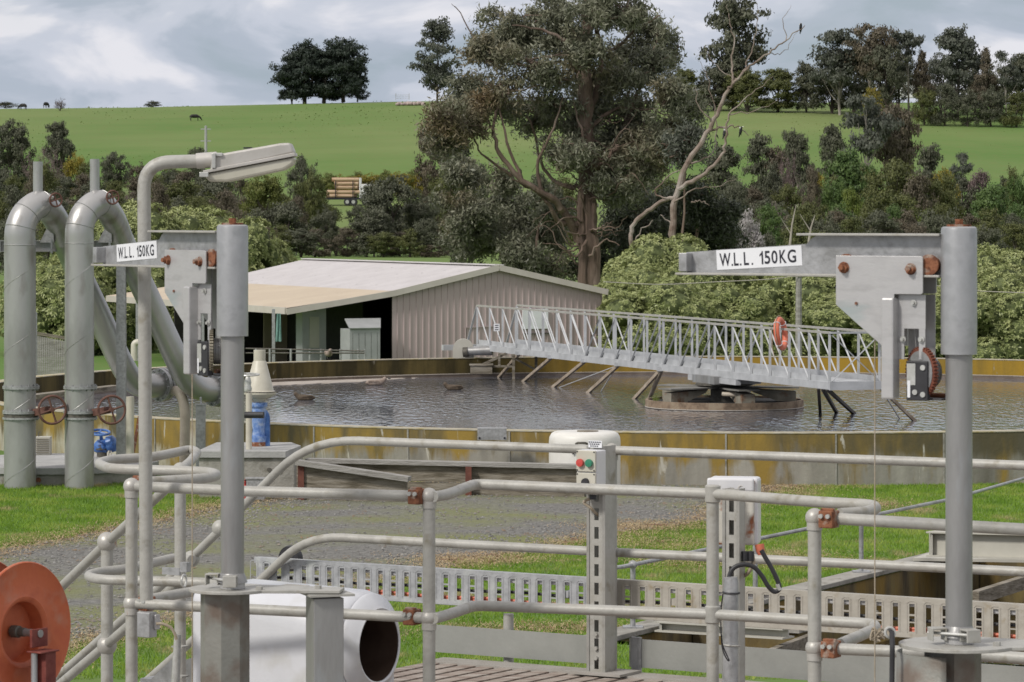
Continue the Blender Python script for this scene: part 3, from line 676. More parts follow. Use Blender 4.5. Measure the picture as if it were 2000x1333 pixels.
mb = MB(); mb.tube(smooth_path([(TC[0]-.1, TC[1]-1.0, .78), (TC[0]+.3, TC[1]-1.15, .76), (TC[0]+.42, TC[1]-1.2, .66), (TC[0]+.43, TC[1]-1.2, .58)]), .05, 10)
mb.build('pipe', M['pipebeige'], cd)
p = W(1283, 780, 77.2); mb = MB()
for i in range(26): mb.add(*((lambda q, a: ([q, q+np.array([.012, 0, .02]), q+np.array([a*.06, 0, .10+.05*rng.random()])], [(0, 1, 2)]))(p+np.array([rng.normal()*.035, rng.normal()*.02, -.04]), rng.normal())))
tag(mb.build('weed', LM['bright'], loc=p), 'small bright green weed growing on the left end of the drum rim', 'plant')

# ---------------------------------------------------------------- travelling bridge
b0 = np.array([6.38, 72.0]); bu = nrm([-.331, .944]); bw = np.array([bu[1], -bu[0]]); BW = 1.10; NP = 22; zt, zb = 2.27, 1.17
def bp_(t, s, z): q = b0+bu*t+bw*s; return np.array([q[0], q[1], z])
br = thing('scraper_bridge', 'long galvanised truss walkway bridge spanning across the round tank', 'bridge', bp_(11, .5, .9))
for s in (0, BW):
    tr = MB(); tr.bar(bp_(-.03, s, zt), bp_(NP, s, zt), .06, .045).build('handrail', M['rail'], br)
    MB().bar(bp_(-.03, s, zb+.03), bp_(NP+.0, s, zb+.03), .05, .15).build('bottom_chord', M['truss'], br)
    MB().bar(bp_(0, s+(.03 if s == 0 else -.03), zb+.16), bp_(NP, s+(.03 if s == 0 else -.03), zb+.16), .008, .12).build('kick_plate', M['truss'], br)
    for i in range(NP+1): MB().bar(bp_(i, s, zb+.09), bp_(i, s, zt-.02), .05, .05, (1, 0, 0)).build('truss_post', M['truss'], br)
    for i in range(NP):
        dn = i < 6 or i >= 14
        a, c_ = (bp_(i+1, s, zt-.03), bp_(i, s, zb+.10)) if dn else (bp_(i, s, zt-.03), bp_(i+1, s, zb+.10))
        MB().bar(a+np.array([0, -.012, 0]), c_+np.array([0, -.012, 0]), .03, .045, (0, 1, 0)).build('truss_brace', M['truss'], br)
MB().prism([(0, .03), (NP, .03), (NP, BW-.03), (0, BW-.03)], bp_(0, 0, zb+.09), (*bu, 0), (*bw, 0), .03).build('walkway_deck', M['truss'], br)
mb = MB(); mb.bar(bp_(-.06, -.02, zt-.002), bp_(-.06, BW+.02, zt-.002), .05, .04); mb.bar(bp_(-.06, -.03, zb+.03), bp_(-.06, BW+.03, zb+.03), .05, .17); mb.build('end_rail', M['truss'], br)
for a, c_ in (((zt-.05), (zb+.12)), ((zb+.12), (zt-.05))):
    MB().bar(bp_(-.05 if a > c_ else -.07, .03, a), bp_(-.05 if a > c_ else -.07, BW-.03, c_), .02, .045, (0, 1, 0)).build('cross_brace', M['truss'], br)
# far end frame, drive and small sign
MB().bar(bp_(NP+.02, 0, zt-.02), bp_(NP+.9, 0, zb), .05, .05, (1, 0, 0)).build('end_strut', M['truss'], br)
MB().bar(bp_(NP+.02, BW, zt-.02), bp_(NP+.9, BW, zb), .05, .05, (1, 0, 0)).build('end_strut', M['truss'], br)
mb = MB(); mb.bar(bp_(NP-.2, -.05, zb-.02), bp_(NP+1.5, -.05, zb-.02), .12, .12); mb.bar(bp_(NP+.6, -.75, zb-.0), bp_(NP+.6, BW+.4, zb-.0), .16, .14); mb.build('end_carriage', M['truss'], br)
ec = W(905, 684, 92.2)
mb = MB(); pr = [(-.27, -.20)]+[(.27*math.cos(t), .02+.27*math.sin(t)) for t in np.linspace(PI, 0, 14)]+[(.27, -.20)]
mb.prism(pr, ec, (1, 0, 0), (0, 0, 1), .30); fd = mb.build('wheel_guard', M['cream_steel'], br)
MB().cyl(ec+np.array([.0, -.22, -.03]), ec+np.array([.75, -.34, 0]), .10, 14, .13).build('drive_motor', M['mast'], br)
MB().cyl(ec+np.array([.0, -.25, -.05]), ec+np.array([.12, -.27, -.04]), .13, 14).build('drive_hub', M['cast'], br)
mb = MB(); q = W(970, 640, 91); mb.box(q, (.15, .01, .19)); sg = mb.build('notice', M['sticker'], br)
mb = MB()
for k in range(3): mb.box(q+np.array([0, -.008, .055-.055*k]), (.09, .004, .018))
mb.build('notice_marks', M['ink'], sg)
q = W(940, 722, 90.5); mb = MB(); mb.box(q, (.55, .5, .20)); mb.box(q+np.array([0, 0, .12]), (.60, .55, .03)); mb.build('float_box', M['timber'], br)
for a_, b_, w_ in ((q+np.array([.0, 0, .1]), W(990, 690, 90.6), .06), (W(975, 716, 90.5), W(975, 690, 90.5), .06), (W(1003, 745, 90), W(1003, 692, 90), .07), (W(1047, 742, 90.6), W(1047, 692, 90.6), .07), (W(1005, 700, 90), W(1045, 722, 90), .05), (W(950, 716, 90.5), W(1000, 716, 90.5), .05)):
    MB().bar(a_, b_, w_, w_, (1, 0, 0) if abs(a_[0]-b_[0]) < .1 else (0, 0, 1)).build('support_strut', M['timber'], br)
# scraper arms that slope into the water
woodarm = mat('scraper_arm', [(.24, .19, .14), (.40, .34, .27)], 6, .8, 0, .1, 20)
darkarm = mat('scraper_arm_dark', [(.05, .045, .038), (.09, .08, .07)], 6, .7)
def sarm(x0, y0, x1, y1, r=.035, m_=woodarm, dd=0, wet=True):
    t = None
    for k in range(2300):                        # the spot on the near chord above x0
        q = bp_(k*.01, 0, zb-.04)
        if HX+F*q[0]/q[1] <= x0: t = q; break
    if t is None: t = bp_(22, 0, zb)
    t = t+np.array([0, dd, 0]); e = Rr(x1, y1, CH-.45); e = e+nrm(e-t)*.25
    arm = MB().bar(t, e, r*2, r*2).build('scraper_arm', m_, br)
    if m_ is woodarm: MB().box(t+np.array([0, 0, .03]), (.16, .16, .09)).build('bracket', M['truss'], arm)
for a in ((1013, 690, 975, 737), (1076, 694, 1023, 745), (1141, 703, 1081, 756), (1207, 714, 1149, 767), (1290, 726, 1239, 779), (1292, 726, 1268, 779)): sarm(*a)
for a in ((1206, 714, 1093, 757), (1205, 714, 1174, 765)): sarm(a[0], 714, a[2] if a[2] > 1100 else 1093, a[3], .008, M['truss'])
for a in ((1599, 757, 1602, 806), (1607, 758, 1634, 806), (1616, 759, 1668, 808)): sarm(*a, .032, darkarm)
q = bp_(0, BW, zb); e = Rr(1786, 822, CH-.45)
MB().bar(q, e+nrm(e-q)*.2, .06, .06).build('scraper_arm', woodarm, br); e = Rr(1757, 818, CH-.45); MB().bar(q, e, .02, .02).build('tie_rod', M['truss'], br)
for t, s in ((6.0, .2),):
    q = bp_(6.1, .5, 0)
    MB().prism([(-.62, -.55), (.62, -.55), (.62, .55), (-.62, .55)], (TC[0]+.05, TC[1], 1.06), (*bu, 0), (*bw, 0), .17).build('turntable_box', M['mast'], br)
    MB().cyl((*TC, .96), (*TC, .98), .62, 28).build('turntable_ring', M['cast'], br)
    MB().bar(bp_(4.7, 0, 1.06), bp_(7.4, 0, 1.06), .12, .12).build('bearer', M['truss'], br)
# lifebuoy
lc = W(1525, 652, 74.2); ax = nrm((.93, -.36, .12))
lb = thing('lifebuoy', 'faded orange lifebuoy hung on the far handrail of the bridge', 'lifebuoy', lc)
MB().torus(lc, ax, .29, .062, 36, 12).build('ring', M['life'], lb)
x_ = nrm(np.cross(ax, (0, 0, 1))); y_ = np.cross(ax, x_)
mb = MB(); mb.torus(lc, ax, .37, .008, 36, 5)
mb.build('grab_line', M['rope'], lb)
for k in range(4):
    a = PI/4+k*PI/2; u = math.cos(a)*x_+math.sin(a)*y_; MB().torus(lc+u*.29, np.cross(ax, u), .066, .012, 14, 4).build('band', M['sticker'], lb)
mb = MB(); mb.tube([W(1507, 640, 74.2), W(1508, 680, 74.2), W(1513, 700, 74.1)], .01, 5); mb.build('hanging_rope', M['rope'], lb)
# plate on the near rim
q = W(961, 849, 61.5); pt = thing('rim_plate', 'plain grey metal plate bolted over the near rim of the tank', 'plate', q)
MB().box(q, (.50, .02, .19)).build('face', M['galv'], pt); MB().box(q+np.array([0, .16, .098]), (.50, .34, .012)).build('top', M['galv'], pt)
for s in (-1, 1): MB().cyl(q+np.array([s*.215, -.01, -.06]), q+np.array([s*.215, -.025, -.06]), .018, 8).build('bolt', M['ink'], pt)
# ---------------------------------------------------------------- shed
SA = math.radians(25.0); rd = np.array([-math.sin(SA), math.cos(SA), 0]); gd = np.array([math.cos(SA), math.sin(SA), 0]); Zu = np.array([0, 0, 1.])
S0 = W(971, 520, 105.0); S0[2] = 0               # ground point below the front apex
def sp(g, r, z): return S0+gd*g+rd*r+Zu*z
RZ = CH-(520-HY)*105/F
def solve(px):                                   # distance along the gable line for a photo column
    k = (px-HX)/F; return (k*S0[1]-S0[0])/(gd[0]-k*gd[1])
gL, gR, gV = solve(766), solve(1176), solve(556)
def solve2(px, r):
    k = (px-HX)/F; B_ = S0+rd*r; return (k*B_[1]-B_[0])/(gd[0]-k*gd[1])
def zat(g, py): d = S0[1]+gd[1]*g; return CH-(py-HY)*d/F
eL, eR, eV = zat(gL, 570), zat(gR, 566), zat(gV, 606)
LEN = 15.2
sh = thing('shed', 'pinkish ribbed metal farm shed with pale gable roof and open cream veranda', 'shed', S0)
def profile_wall(p, dirv, length, ztop, nrmv, rib=.20):
    v = []; n = int(length/rib)
    xs = []
    for i in range(n+1):
        x = i*rib
        for dx, dy in ((0, 0), (.145, 0), (.157, .022), (.188, .022)):
            if x+dx <= length: xs.append((x+dx, dy))
    xs.append((length, 0)); v = []; f = []
    for x, dy in xs:
        q = p+dirv*x+nrmv*dy; v.append(q); v.append(q+Zu*ztop(x))
    for i in range(len(xs)-1): f.append((i*2, i*2+2, i*2+3, i*2+1))
    return MB().add(v, f)
def gt(x):
    g = gL+x; return (eL+(RZ-eL)*(g-gL)/(0-gL)) if g < 0 else RZ+(eR-RZ)*g/gR
profile_wall(sp(gL, 0, 0), gd, gR-gL, lambda x: gt(x)-.06, -rd).build('gable_wall', M['shedwall'], sh)
MB().prism([(gL, 0), (gR, 0), (gR, eR-.1), (0, RZ-.1), (gL, eL-.1)], sp(0, .05, 0), gd, Zu, .04).build('shade_lining', M['dark'], sh)  # near-black sheet behind the cladding, interior shade put into its colour
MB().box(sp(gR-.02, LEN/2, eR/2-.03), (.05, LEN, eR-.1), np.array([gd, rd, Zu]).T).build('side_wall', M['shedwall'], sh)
MB().prism([(gL, 0), (gR, 0), (gR, eR-.1), (0, RZ-.1), (gL, eL-.1)], sp(0, LEN, 0), gd, Zu, .05).build('rear_wall', M['dark'], sh)  # coloured near-black so the inside of the shed reads as shaded
MB().box(sp(gL+.05, LEN*.55, eL/2), (.05, LEN*.8, eL), np.array([gd, rd, Zu]).T).build('inner_wall', M['dark'], sh)  # dark panel standing in for the shade of the open bays
def roofsheet(g0, z0, g1, z1, r0, r1, name, m):
    mb = MB(); n = int((r1-r0)/.2); v = []; f = []
    pr = []
    for i in range(n):
        for dx, dz in ((0, 0), (.15, 0), (.165, .018), (.185, .018)): pr.append((r0+i*(r1-r0)/n+dx*(r1-r0)/n/.2, dz))
    pr.append((r1, 0))
    for r, dz in pr: v.append(sp(g0, r, z0+dz)); v.append(sp(g1, r, z1+dz))
    for i in range(len(pr)-1): f.append((i*2, i*2+1, i*2+3, i*2+2))
    for r, dz in pr: v.append(sp(g0, r, z0-.03)); v.append(sp(g1, r, z1-.03))
    k = len(pr)*2
    for i in range(len(pr)-1): f.append((k+i*2, k+i*2+2, k+i*2+3, k+i*2+1))
    return mb.add(v, f).build(name, m, sh)
roofsheet(0, RZ, gL-.02, eL+.01, -.12, LEN, 'roof', M['shedroof']); roofsheet(gR+.12, eR-.03, 0, RZ, -.12, LEN, 'roof', M['shedroof'])
roofsheet(gL-.02, eL+.01, gV, eV+.06, -.12, LEN+.6, 'veranda_roof', M['veranda'])
mb = MB()
for a, b_ in (((gV, eV), (gL, eL)), ((gL, eL), (0, RZ)), ((0, RZ), (gR+.12, eR-.03))):
    mb.bar(sp(a[0], -.15, a[1]-.045), sp(b_[0], -.15, b_[1]-.045), .04, .17)
mb.build('barge_board', M['fascia'], sh)
MB().bar(sp(gV-.02, -.12, eV-.02), sp(gV-.02, LEN+.6, eV-.02), .05, .19).build('gutter', M['fascia'], sh)
MB().bar(sp(0, -.15, RZ+.035), sp(0, LEN, RZ+.035), .30, .03).build('ridge_cap', M['shedroof'], sh)
cw = solve(530); MB().box(sp((solve2(515, 8.4)+solve2(590, 8.4))/2, 8.4, 1.1), (solve2(590, 8.4)-solve2(515, 8.4), .08, 2.3), np.array([gd, rd, Zu]).T).build('end_wall', M['beigewall'], sh)
MB().box(sp((gV+gL)/2+.4, 9.5, .95), (4.0, .08, 1.9), np.array([gd, rd, Zu]).T).build('shade_panel', M['dark'], sh)  # dark sheet added for the deep shade under the veranda
for r in (0.15, 6.0, 12): MB().bar(sp(solve(538), r, 0), sp(solve(538), r, eV+.03), .09, .09, (1, 0, 0)).build('veranda_post', M['galv'], sh)
mb = MB(); mb.bar(sp(solve(907), -.03, zat(solve(907), 640)), sp(solve(975), -.03, zat(solve(975), 637)), .03, .03); mb.bar(sp(solve(908), -.03, .3), sp(solve(908), -.03, zat(solve(907), 640)), .03, .03, (1, 0, 0)); mb.build('door_frame', M['shedwall'], sh)
q0, q1 = solve(1019), solve(1069); z0_, z1_ = zat(q0, 643), zat(q0, 604)
MB().box(sp((q0+q1)/2, -.05, (z0_+z1_)/2), (q1-q0, .03, z1_-z0_), np.array([gd, rd, Zu]).T).build('white_panel', M['sticker'], sh)
mb = MB(); mb.bar(sp(solve(1075), -.04, zat(solve(1075), 651)), sp(solve(1020), -.04, zat(solve(1020), 653)), .03, .04); mb.build('wall_rail', M['cast'], sh)
MB().box(sp(solve(608), -.02, zat(solve(608), 604)), (.27, .04, .13), np.array([gd, rd, Zu]).T).build('green_tag', LM['bright'], sh)
# things under the veranda
def Sb(px, py, r): return (lambda g: sp(g, r, zat(g, py)))(solve(px))
cb = thing('control_cabinet', 'grey metal cabinet with a sloping hood under the shed veranda', 'cabinet', sp(solve(690), -.6, 0))
q = sp(solve(688), -.6, 0)
MB().box(q+Zu*.68, (.95, .7, 1.36), np.array([gd, rd, Zu]).T).build('body', M['greybox'], cb, bevel=.01)
MB().prism([(-.5, -.42), (.46, -.42), (.80, .42), (-.32, .42)], q+Zu*1.50, gd, nrm(rd*.84+Zu*.26), .03).build('hood', M['greybox'], cb)
MB().prism([(-.30, 1.36), (.30, 1.36), (.30, 1.62)], q+gd*.46, rd, Zu, .02).build('hood_side', M['greybox'], cb)
mb = MB()
for k in range(5): mb.box(q-rd*.353+gd*(-.38+.19*k)+Zu*.65, (.006, .004, 1.2), np.array([gd, rd, Zu]).T)
mb.build('panel_joint', M['cast'], cb)
ec_ = thing('electrical_cabinet', 'tall dark grey switchboard standing behind the hooded cabinet', 'cabinet', sp(solve(640), 1.6, 0))
q = sp(solve(648), 1.6, 0); MB().box(q+Zu*.95, (.75, .5, 1.9), np.array([gd, rd, Zu]).T).build('body', M['greybox'], ec_, bevel=.01); MB().box(q-rd*.26+Zu*1.2, (.3, .02, .9), np.array([gd, rd, Zu]).T).build('door', M['cream_steel'], ec_)
tl = thing('teal_cloth', 'pale teal cloth hanging beside the veranda post', 'cloth', sp(solve(544), .4, 0))
mb = MB(); q = sp(solve(544), .0, zat(solve(544), 640)); v = []; f = []
for i in range(9):
    for j in range(7):
        v.append(q+np.array([(j-3)*.02*(1+.06*i), .03*math.sin(j*1.9+i*.3), .40-.1*i]))
for i in range(8):
    for j in range(6): f.append((i*7+j, i*7+j+1, (i+1)*7+j+1, (i+1)*7+j))
mb.add(v, f, True).build('cloth', M['teal'], tl)
vr = thing('yard_railing', 'low galvanised pipe railing in front of the shed veranda', 'railing', W(600, 700, 98))
for (a, b_) in (((480, 681), (712, 686)), ((480, 690), (712, 690))):
    MB().tube([W(*a, 98.5), W(*b_, 97.5)], .02, 8).build('rail', M['cast'], vr)
for x in (500, 527, 568, 605, 627, 665, 700, 713): MB().tube([W(x, 682, 98), np.array([*W(x, 682, 98)[:2], -.0])], .03, 8).build('post', M['galv'], vr)
# ---------------------------------------------------------------- hedge shrubs
def hedge_mesh(seed):
    rng = np.random.default_rng(seed); bl = []
    for i in range(46):
        a = rng.random()*2*PI; h = rng.random()**.9; rr = math.sqrt(max(0, 1-(h*.97)**2.2))
        s = rng.uniform(.42, .78); bl.append((rr*1.75*math.cos(a), rr*1.75*math.sin(a), .35+h*2.95, s))
    bl = np.array(bl); pts = []; nr = []
    for b_ in bl:
        k = int(270*b_[3]); u = rng.normal(size=(k, 3)); u[:, 2] += .25; u /= np.linalg.norm(u, axis=1)[:, None]
        p = b_[:3]+u*b_[3]*(1+rng.normal(size=(k, 1))*.04)
        d = np.linalg.norm(p[:, None]-bl[None, :, :3], axis=2)/bl[None, :, 3]
        ok = (d < .95).sum(1) == 0
        pts.append(p[ok]); nr.append(u[ok])
    pts = np.concatenate(pts); nr = np.concatenate(nr); V = []; 
    for rep in range(9):
        k = len(pts); t = rng.normal(size=(k, 3)); t -= nr*(t*nr).sum(1)[:, None]; t /= np.linalg.norm(t, axis=1)[:, None]
        dirn = t*.80+nr*(.52+.1*rng.normal(size=(k, 1))); dirn[:, 2] -= .12; dirn /= np.linalg.norm(dirn, axis=1)[:, None]
        side = np.cross(dirn, nr); side /= np.linalg.norm(side, axis=1)[:, None]
        Ln = .12*(.75+.5*rng.random((k, 1))); c = pts+rng.normal(size=(k, 3))*.03
        tip = c+dirn*Ln; tip[:, 2] -= .02; mid = c+dirn*Ln*.55+nr*.012
        V.append(np.stack([c, mid+side*.025, tip, mid-side*.025], 1).reshape(-1, 3))
    V = np.concatenate(V); q = np.arange(len(V)).reshape(-1, 4)
    mb = MB()
    for b_ in bl: mb.sphere(b_[:3], b_[3]*.80, 9)  # added dark spheres fill the shrub behind its leaves
    return mb, V, q
hm = []
for s in range(3):
    mb, V, q = hedge_mesh(40+s)
    t = mb.build('branches', M['hedgecore']); tm_ = t.data; bpy.data.objects.remove(t)  # dark filler core that blocks the view through, not real branches
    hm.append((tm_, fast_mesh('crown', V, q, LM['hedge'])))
hl = [ # px centre, top y, distance, width m, label
 (1235, 520, 110, 3.6, 'pale green rounded shrub just right of the shed gable, sloping down to the roof'),
 (1305, 462, 113, 4.8, 'tallest pale green rounded shrub, below the leaning dead tree'),
 (1385, 497, 109, 4.2, 'pale green shrub behind the tip of the right crane jib'),
 (1290, 545, 106, 4.2, 'low pale green shrub in front of the tallest shrub, left of the lifebuoy'),
 (1450, 505, 112, 4.2, 'pale green shrub behind the white sticker of the right crane'),
 (1515, 490, 111, 4.2, 'pale green shrub beside the wooden pole, behind the crane jib'),
 (1420, 555, 107, 4.0, 'low pale green shrub above the middle of the bridge'),
 (1580, 515, 108, 4.4, 'pale green shrub right of the wooden pole'),
 (1650, 505, 111, 4.4, 'pale green shrub mostly behind the right crane bracket plate'),
 (1720, 520, 109, 4.2, 'pale green shrub behind the hanging winch of the right crane'),
 (1800, 505, 112, 4.4, 'pale green shrub between the right crane bracket and its mast'),
 (1925, 480, 110, 4.6, 'tall pale green shrub right of the right crane mast'),
 (1990, 520, 107, 4.4, 'pale green shrub at the far right end of the row by the tank'),
 (1640, 575, 106, 4.0, 'low pale green shrub behind the near end of the bridge'),
 (1870, 560, 106, 4.0, 'low pale green shrub behind the lower part of the right crane mast'),
 (250, 396, 128, 5.2, 'tall pale shrub behind the lamp pole'),
 (380, 408, 130, 5.6, 'pale shrub behind the left crane jib'),
 (470, 428, 128, 4.2, 'pale shrub right of the left crane mast, above the veranda'),
 (515, 470, 131, 3.6, 'small pale shrub at the left edge of the shed roof'),
 (110, 505, 118, 4.2, 'pale shrub between the two steel standpipes'),
 (190, 470, 120, 4.6, 'pale shrub behind the second steel standpipe'),
 (310, 500, 125, 4.4, 'low pale shrub behind the slanting steel pipes'),
 (430, 520, 126, 4.0, 'low pale shrub in the gap left of the veranda'),
]
for i, (px, yt, d, w, lab) in enumerate(hl):
    q = W(px, 500, d); h = CH-(yt-HY)*d/F
    o = thing('hedge_shrub', lab, 'shrub', (q[0], d, 0), 'pale green shrubs round the tank')
    for nm, me in (('branches', hm[i % 3][0]), ('crown', hm[i % 3][1])):
        c = bpy.data.objects.new(nm, me); C.objects.link(c); c.parent = o
    o.scale = (w/4.6, w/4.6, h/3.95); o.rotation_euler[2] = i*1.7
# wooden pole, wire
q = W(1560, 600, 103); wp = thing('wooden_pole', 'weathered wooden pole standing among the pale shrubs behind the bridge', 'pole', (q[0], 103, 0))
MB().tube([(q[0], 103, -.2), (q[0], 103, CH-(536-HY)*103/F)], [.10, .085], 10).build('shaft', M['timberlight'], wp)
P_ = [W(1178, 551, 101), W(1290, 556, 101.5), W(1400, 551, 102), W(1500, 546, 102.5), W(1560, 540, 102.9), W(1650, 543, 103), W(1800, 555, 103.5), W(1900, 568, 104), W(2020, 573, 104)]
tag(MB().tube(smooth_path(P_, 5), .014, 5).build('overhead_cable', M['traybeige'], loc=P_[4]), 'thin pale cable strung in front of the shrubs from shed to wooden pole', 'cable')

# ---------------------------------------------------------------- skinned animals
def skin(name, verts, edges, radii, m, parent=None, loc=(0, 0, 0), rz=0, sub=2):
    me = bpy.data.meshes.new(name); me.from_pydata(verts, edges, []); o = bpy.data.objects.new(name, me); C.objects.link(o)
    s = o.modifiers.new('skin', 'SKIN'); s.use_smooth_shade = True; sd = o.modifiers.new('sub', 'SUBSURF'); sd.levels = sd.render_levels = sub
    for i, v in enumerate(me.skin_vertices[0].data if me.skin_vertices else []): v.radius = radii[i] if isinstance(radii[i], tuple) else (radii[i], radii[i])
    if me.skin_vertices: me.skin_vertices[0].data[0].use_root = True
    bpy.context.view_layer.update()
    ev = o.evaluated_get(bpy.context.evaluated_depsgraph_get()); nm = bpy.data.meshes.new_from_object(ev); nm.name = name
    nm.materials.clear(); nm.materials.append(m); nm.polygons.foreach_set('use_smooth', [True]*len(nm.polygons))
    bpy.data.objects.remove(o); o = bpy.data.objects.new(name, nm); C.objects.link(o); o.parent = parent; o.location = loc; o.rotation_euler[2] = rz
    return o
def ensure_skin(me):
    pass
def duck(loc, rz, lab, m='duck', swim=True, scale=1.0):
    o = thing('duck', lab, 'duck', loc, 'ducks on the tank')
    vs = [(-.02, 0, .06), (-.14, 0, .065), (-.25, 0, .085), (.09, 0, .075), (.16, 0, .115), (.185, 0, .16), (.235, 0, .18)]
    skin('body', vs, [(0, 1), (1, 2), (0, 3), (3, 4), (4, 5), (5, 6)], [(.10, .085), (.08, .07), .03, .085, .055, .055, .050], M[m], o)
    MB().tube([(.27, 0, .178), (.30, 0, .170), (.33, 0, .167)], [.018, .016, .010], 8).build('bill', M['bill']).parent = o
    for s in (-1, 1):
        w_ = MB(); w_.lathe([(0, -.16), (.022, -.10), (.038, 0), (.03, .09), (0, .12)], (-.06, s*.062, .105), (1, 0, -.06), 10); b_ = w_.build('wing', M[m]); b_.parent = o
        if not swim: MB().tube([(-.01, s*.03, .03), (.0, s*.035, -.06), (.05, s*.035, -.062)], [.012, .009, .006], 6).build('leg', M['bill']).parent = o
    o.rotation_euler[2] = rz; o.scale = (scale,)*3; return o
def onwater(px, py): return Rr(px, py, CH-.45)
duck(onwater(594, 782)-np.array([0, 0, .02]), PI, 'brown duck swimming alone nearest the crane, in open water')
duck(onwater(885, 762)-np.array([0, 0, .02]), PI, 'brown duck swimming left of the bridge support')
duck(onwater(735, 753)-np.array([0, 0, .02]), 0.3, 'pale duck floating close to the scum near the far wall', 'duckpale', scale=1.1)
q = Rr(642, 701, CH-.905); duck(q+np.array([0, 0, .06]), -1.3, 'duck standing on the far rim of the tank in front of the grey cabinet', 'duckpale', False)
q = Rr(872, 727, CH-.535); duck(q+np.array([0, 0, .06]), 1.2, 'duck standing on the launder wall left of the bridge', 'duck', False)

# ---------------------------------------------------------------- things by the near wall
q = Rr(1142, 958, CH); q[1] = 59.9; q[0] = 142*59.9/F; wt = thing('dosing_tank', 'white plastic cylindrical tank with rounded top against the settling tank wall', 'tank', (q[0], q[1], 0))
r = 70*59.9/F; h = CH-(846-HY)*59.5/F
MB().lathe([(0, 0), (r, 0), (r, h-.16), (r*.985, h-.09), (r*.93, h-.03), (r*.84, h), (r*.5, h+.005), (0, h-.01)], (q[0], q[1], 0), n=48).build('shell', M['plastw'], wt)
MB().lathe([(.0, h+.0), (r*.30, h+.0), (r*.30, h+.015), (0, h+.015)], (q[0]+.05, q[1], 0), n=24).build('lid', M['timber'], wt)
mb = MB(); f_ = q-np.array([0, r, 0]); f_[2] = 0
mb.tube([f_+np.array([-.16, .0, h-.17]), f_+np.array([-.13, -.04, h-.15]), f_+np.array([-.0, -.04, h-.15]), f_+np.array([.03, 0, h-.17])], .018, 8); mb.build('handle', M['cast'], wt)
mb = MB()
for k, (x, z) in enumerate([(-.2, .33), (-.13, .36), (-.05, .34), (.02, .36), (.09, .33), (-.16, .30), (-.02, .30), (.05, .31)]): mb.box(f_+np.array([x, -.004+.03*abs(x)*2, h-z]), (.035, .012, .03))
mb.build('worn_marks', M['ink'], wt)
mb = MB(); mb.lathe([(0, 0), (r+.1, 0), (r+.1, .12), (0, .12)], (q[0], q[1], 0), n=40); mb.build('plinth', M['concrete'], wt)
# timber retaining wall
rw = thing('retaining_wall', 'low weathered timber sleeper wall with a sloping end below the tank wall', 'retaining wall', W(850, 940, 59.5))
def gz(px, d, z): q = W(px, 0, d); q[2] = z; return q
zt_ = CH-(905-HY)*59.5/F
a, b_ = gz(600, 60.2, zt_-.0), gz(1142, 59.0, zt_-.02)
MB().bar(a, b_, .26, .07).build('cap_timber', M['timberlight'], rw)
for k, (z0, z1) in enumerate(((zt_-.04, zt_-.32), (zt_-.33, -.02))):
    MB().bar(a+np.array([0, .02, (z0+z1)/2-zt_]), b_+np.array([0, .02, (z0+z1)/2-zt_+.02]), .08, z0-z1-.008).build('sleeper', M['timber'], rw)
for x in (915, 703): MB().bar(gz(x, 59.35 if x > 800 else 58.6, -.1), gz(x, 59.35 if x > 800 else 58.6, zt_-.05), .10, .10, (1, 0, 0)).build('steel_post', M['rusted_post'], rw)
a2, b2 = gz(580, 58.4, CH-(903-HY)*58.4/F), gz(800, 58.0, CH-(936-HY)*58.0/F)
MB().bar(a2, b2, .24, .08).build('sloping_cap', M['timberlight'], rw)
MB().prism([(0, -.2), (b2[0]-a2[0], -.2), (b2[0]-a2[0], b2[2]-.03), (0, a2[2]-.04)], (a2[0], a2[1]+.06, 0), nrm((b2[0]-a2[0], b2[1]-a2[1], 0)), Zu, .07).build('sloping_boards', M['timber'], rw)
MB().bar(gz(588, 58.4, -.1), gz(588, 58.4, a2[2]-.03), .10, .1, (1, 0, 0)).build('steel_post', M['rusted_post'], rw)
# concrete pit with lid
pit = thing('valve_pit', 'square concrete pit with a flat grey lid, right of the left crane mast', 'pit', gz(470, 59.5, 0))
x0, x1 = gz(395, 59.5, 0)[0], gz(580, 59.5, 0)[0]; zt2 = CH-(893-HY)*59/F
MB().box(((x0+x1)/2, 60.0, zt2/2-.1), (x1-x0, 2.2, zt2+.2)).build('walls', M['concrete'], pit, bevel=.02)
MB().prism([(x0-.05, 58.85), (x1-.15, 58.85), (x1+.02, 60.3), (x1-.2, 61.2), (x0+.1, 61.2)], (0, 0, zt2+.05), (1, 0, 0), (0, 1, 0), .10).build('lid', M['lid'], pit)
for k in (-1, 1): MB().cyl((x1-.35+k*.07, 58.89, zt2-.2), (x1-.35+k*.07, 58.86, zt2-.2), .035, 12).build('ferrule', M['cast'], pit)
q = gz(500, 58.3, CH-(934-HY)*58.3/F); mbx = thing('meter_box', 'small grey box on the grass beside the concrete pit', 'box', (q[0], q[1], 0)); MB().box((q[0], q[1], .18), (.30, .2, .34)).build('body', M['galv'], mbx, bevel=.01); MB().box((q[0], q[1], .365), (.33, .23, .03)).build('lid', M['galv'], mbx, bevel=.006)
q = gz(478, 58.3, .2); hy = thing('red_valve', 'small red valve between the grey box and the crane mast', 'valve', (q[0], q[1], 0)); MB().lathe([(0, -.05), (.05, -.05), (.05, .1), (.09, .14), (.09, .18), (.03, .2), (.03, .3), (0, .3)], (q[0], q[1], .05), n=14).build('body', M['redb'], hy); MB().torus((q[0], q[1], .34), (0, 0, 1), .08, .012, 18, 6).build('handwheel', M['cast'], hy)
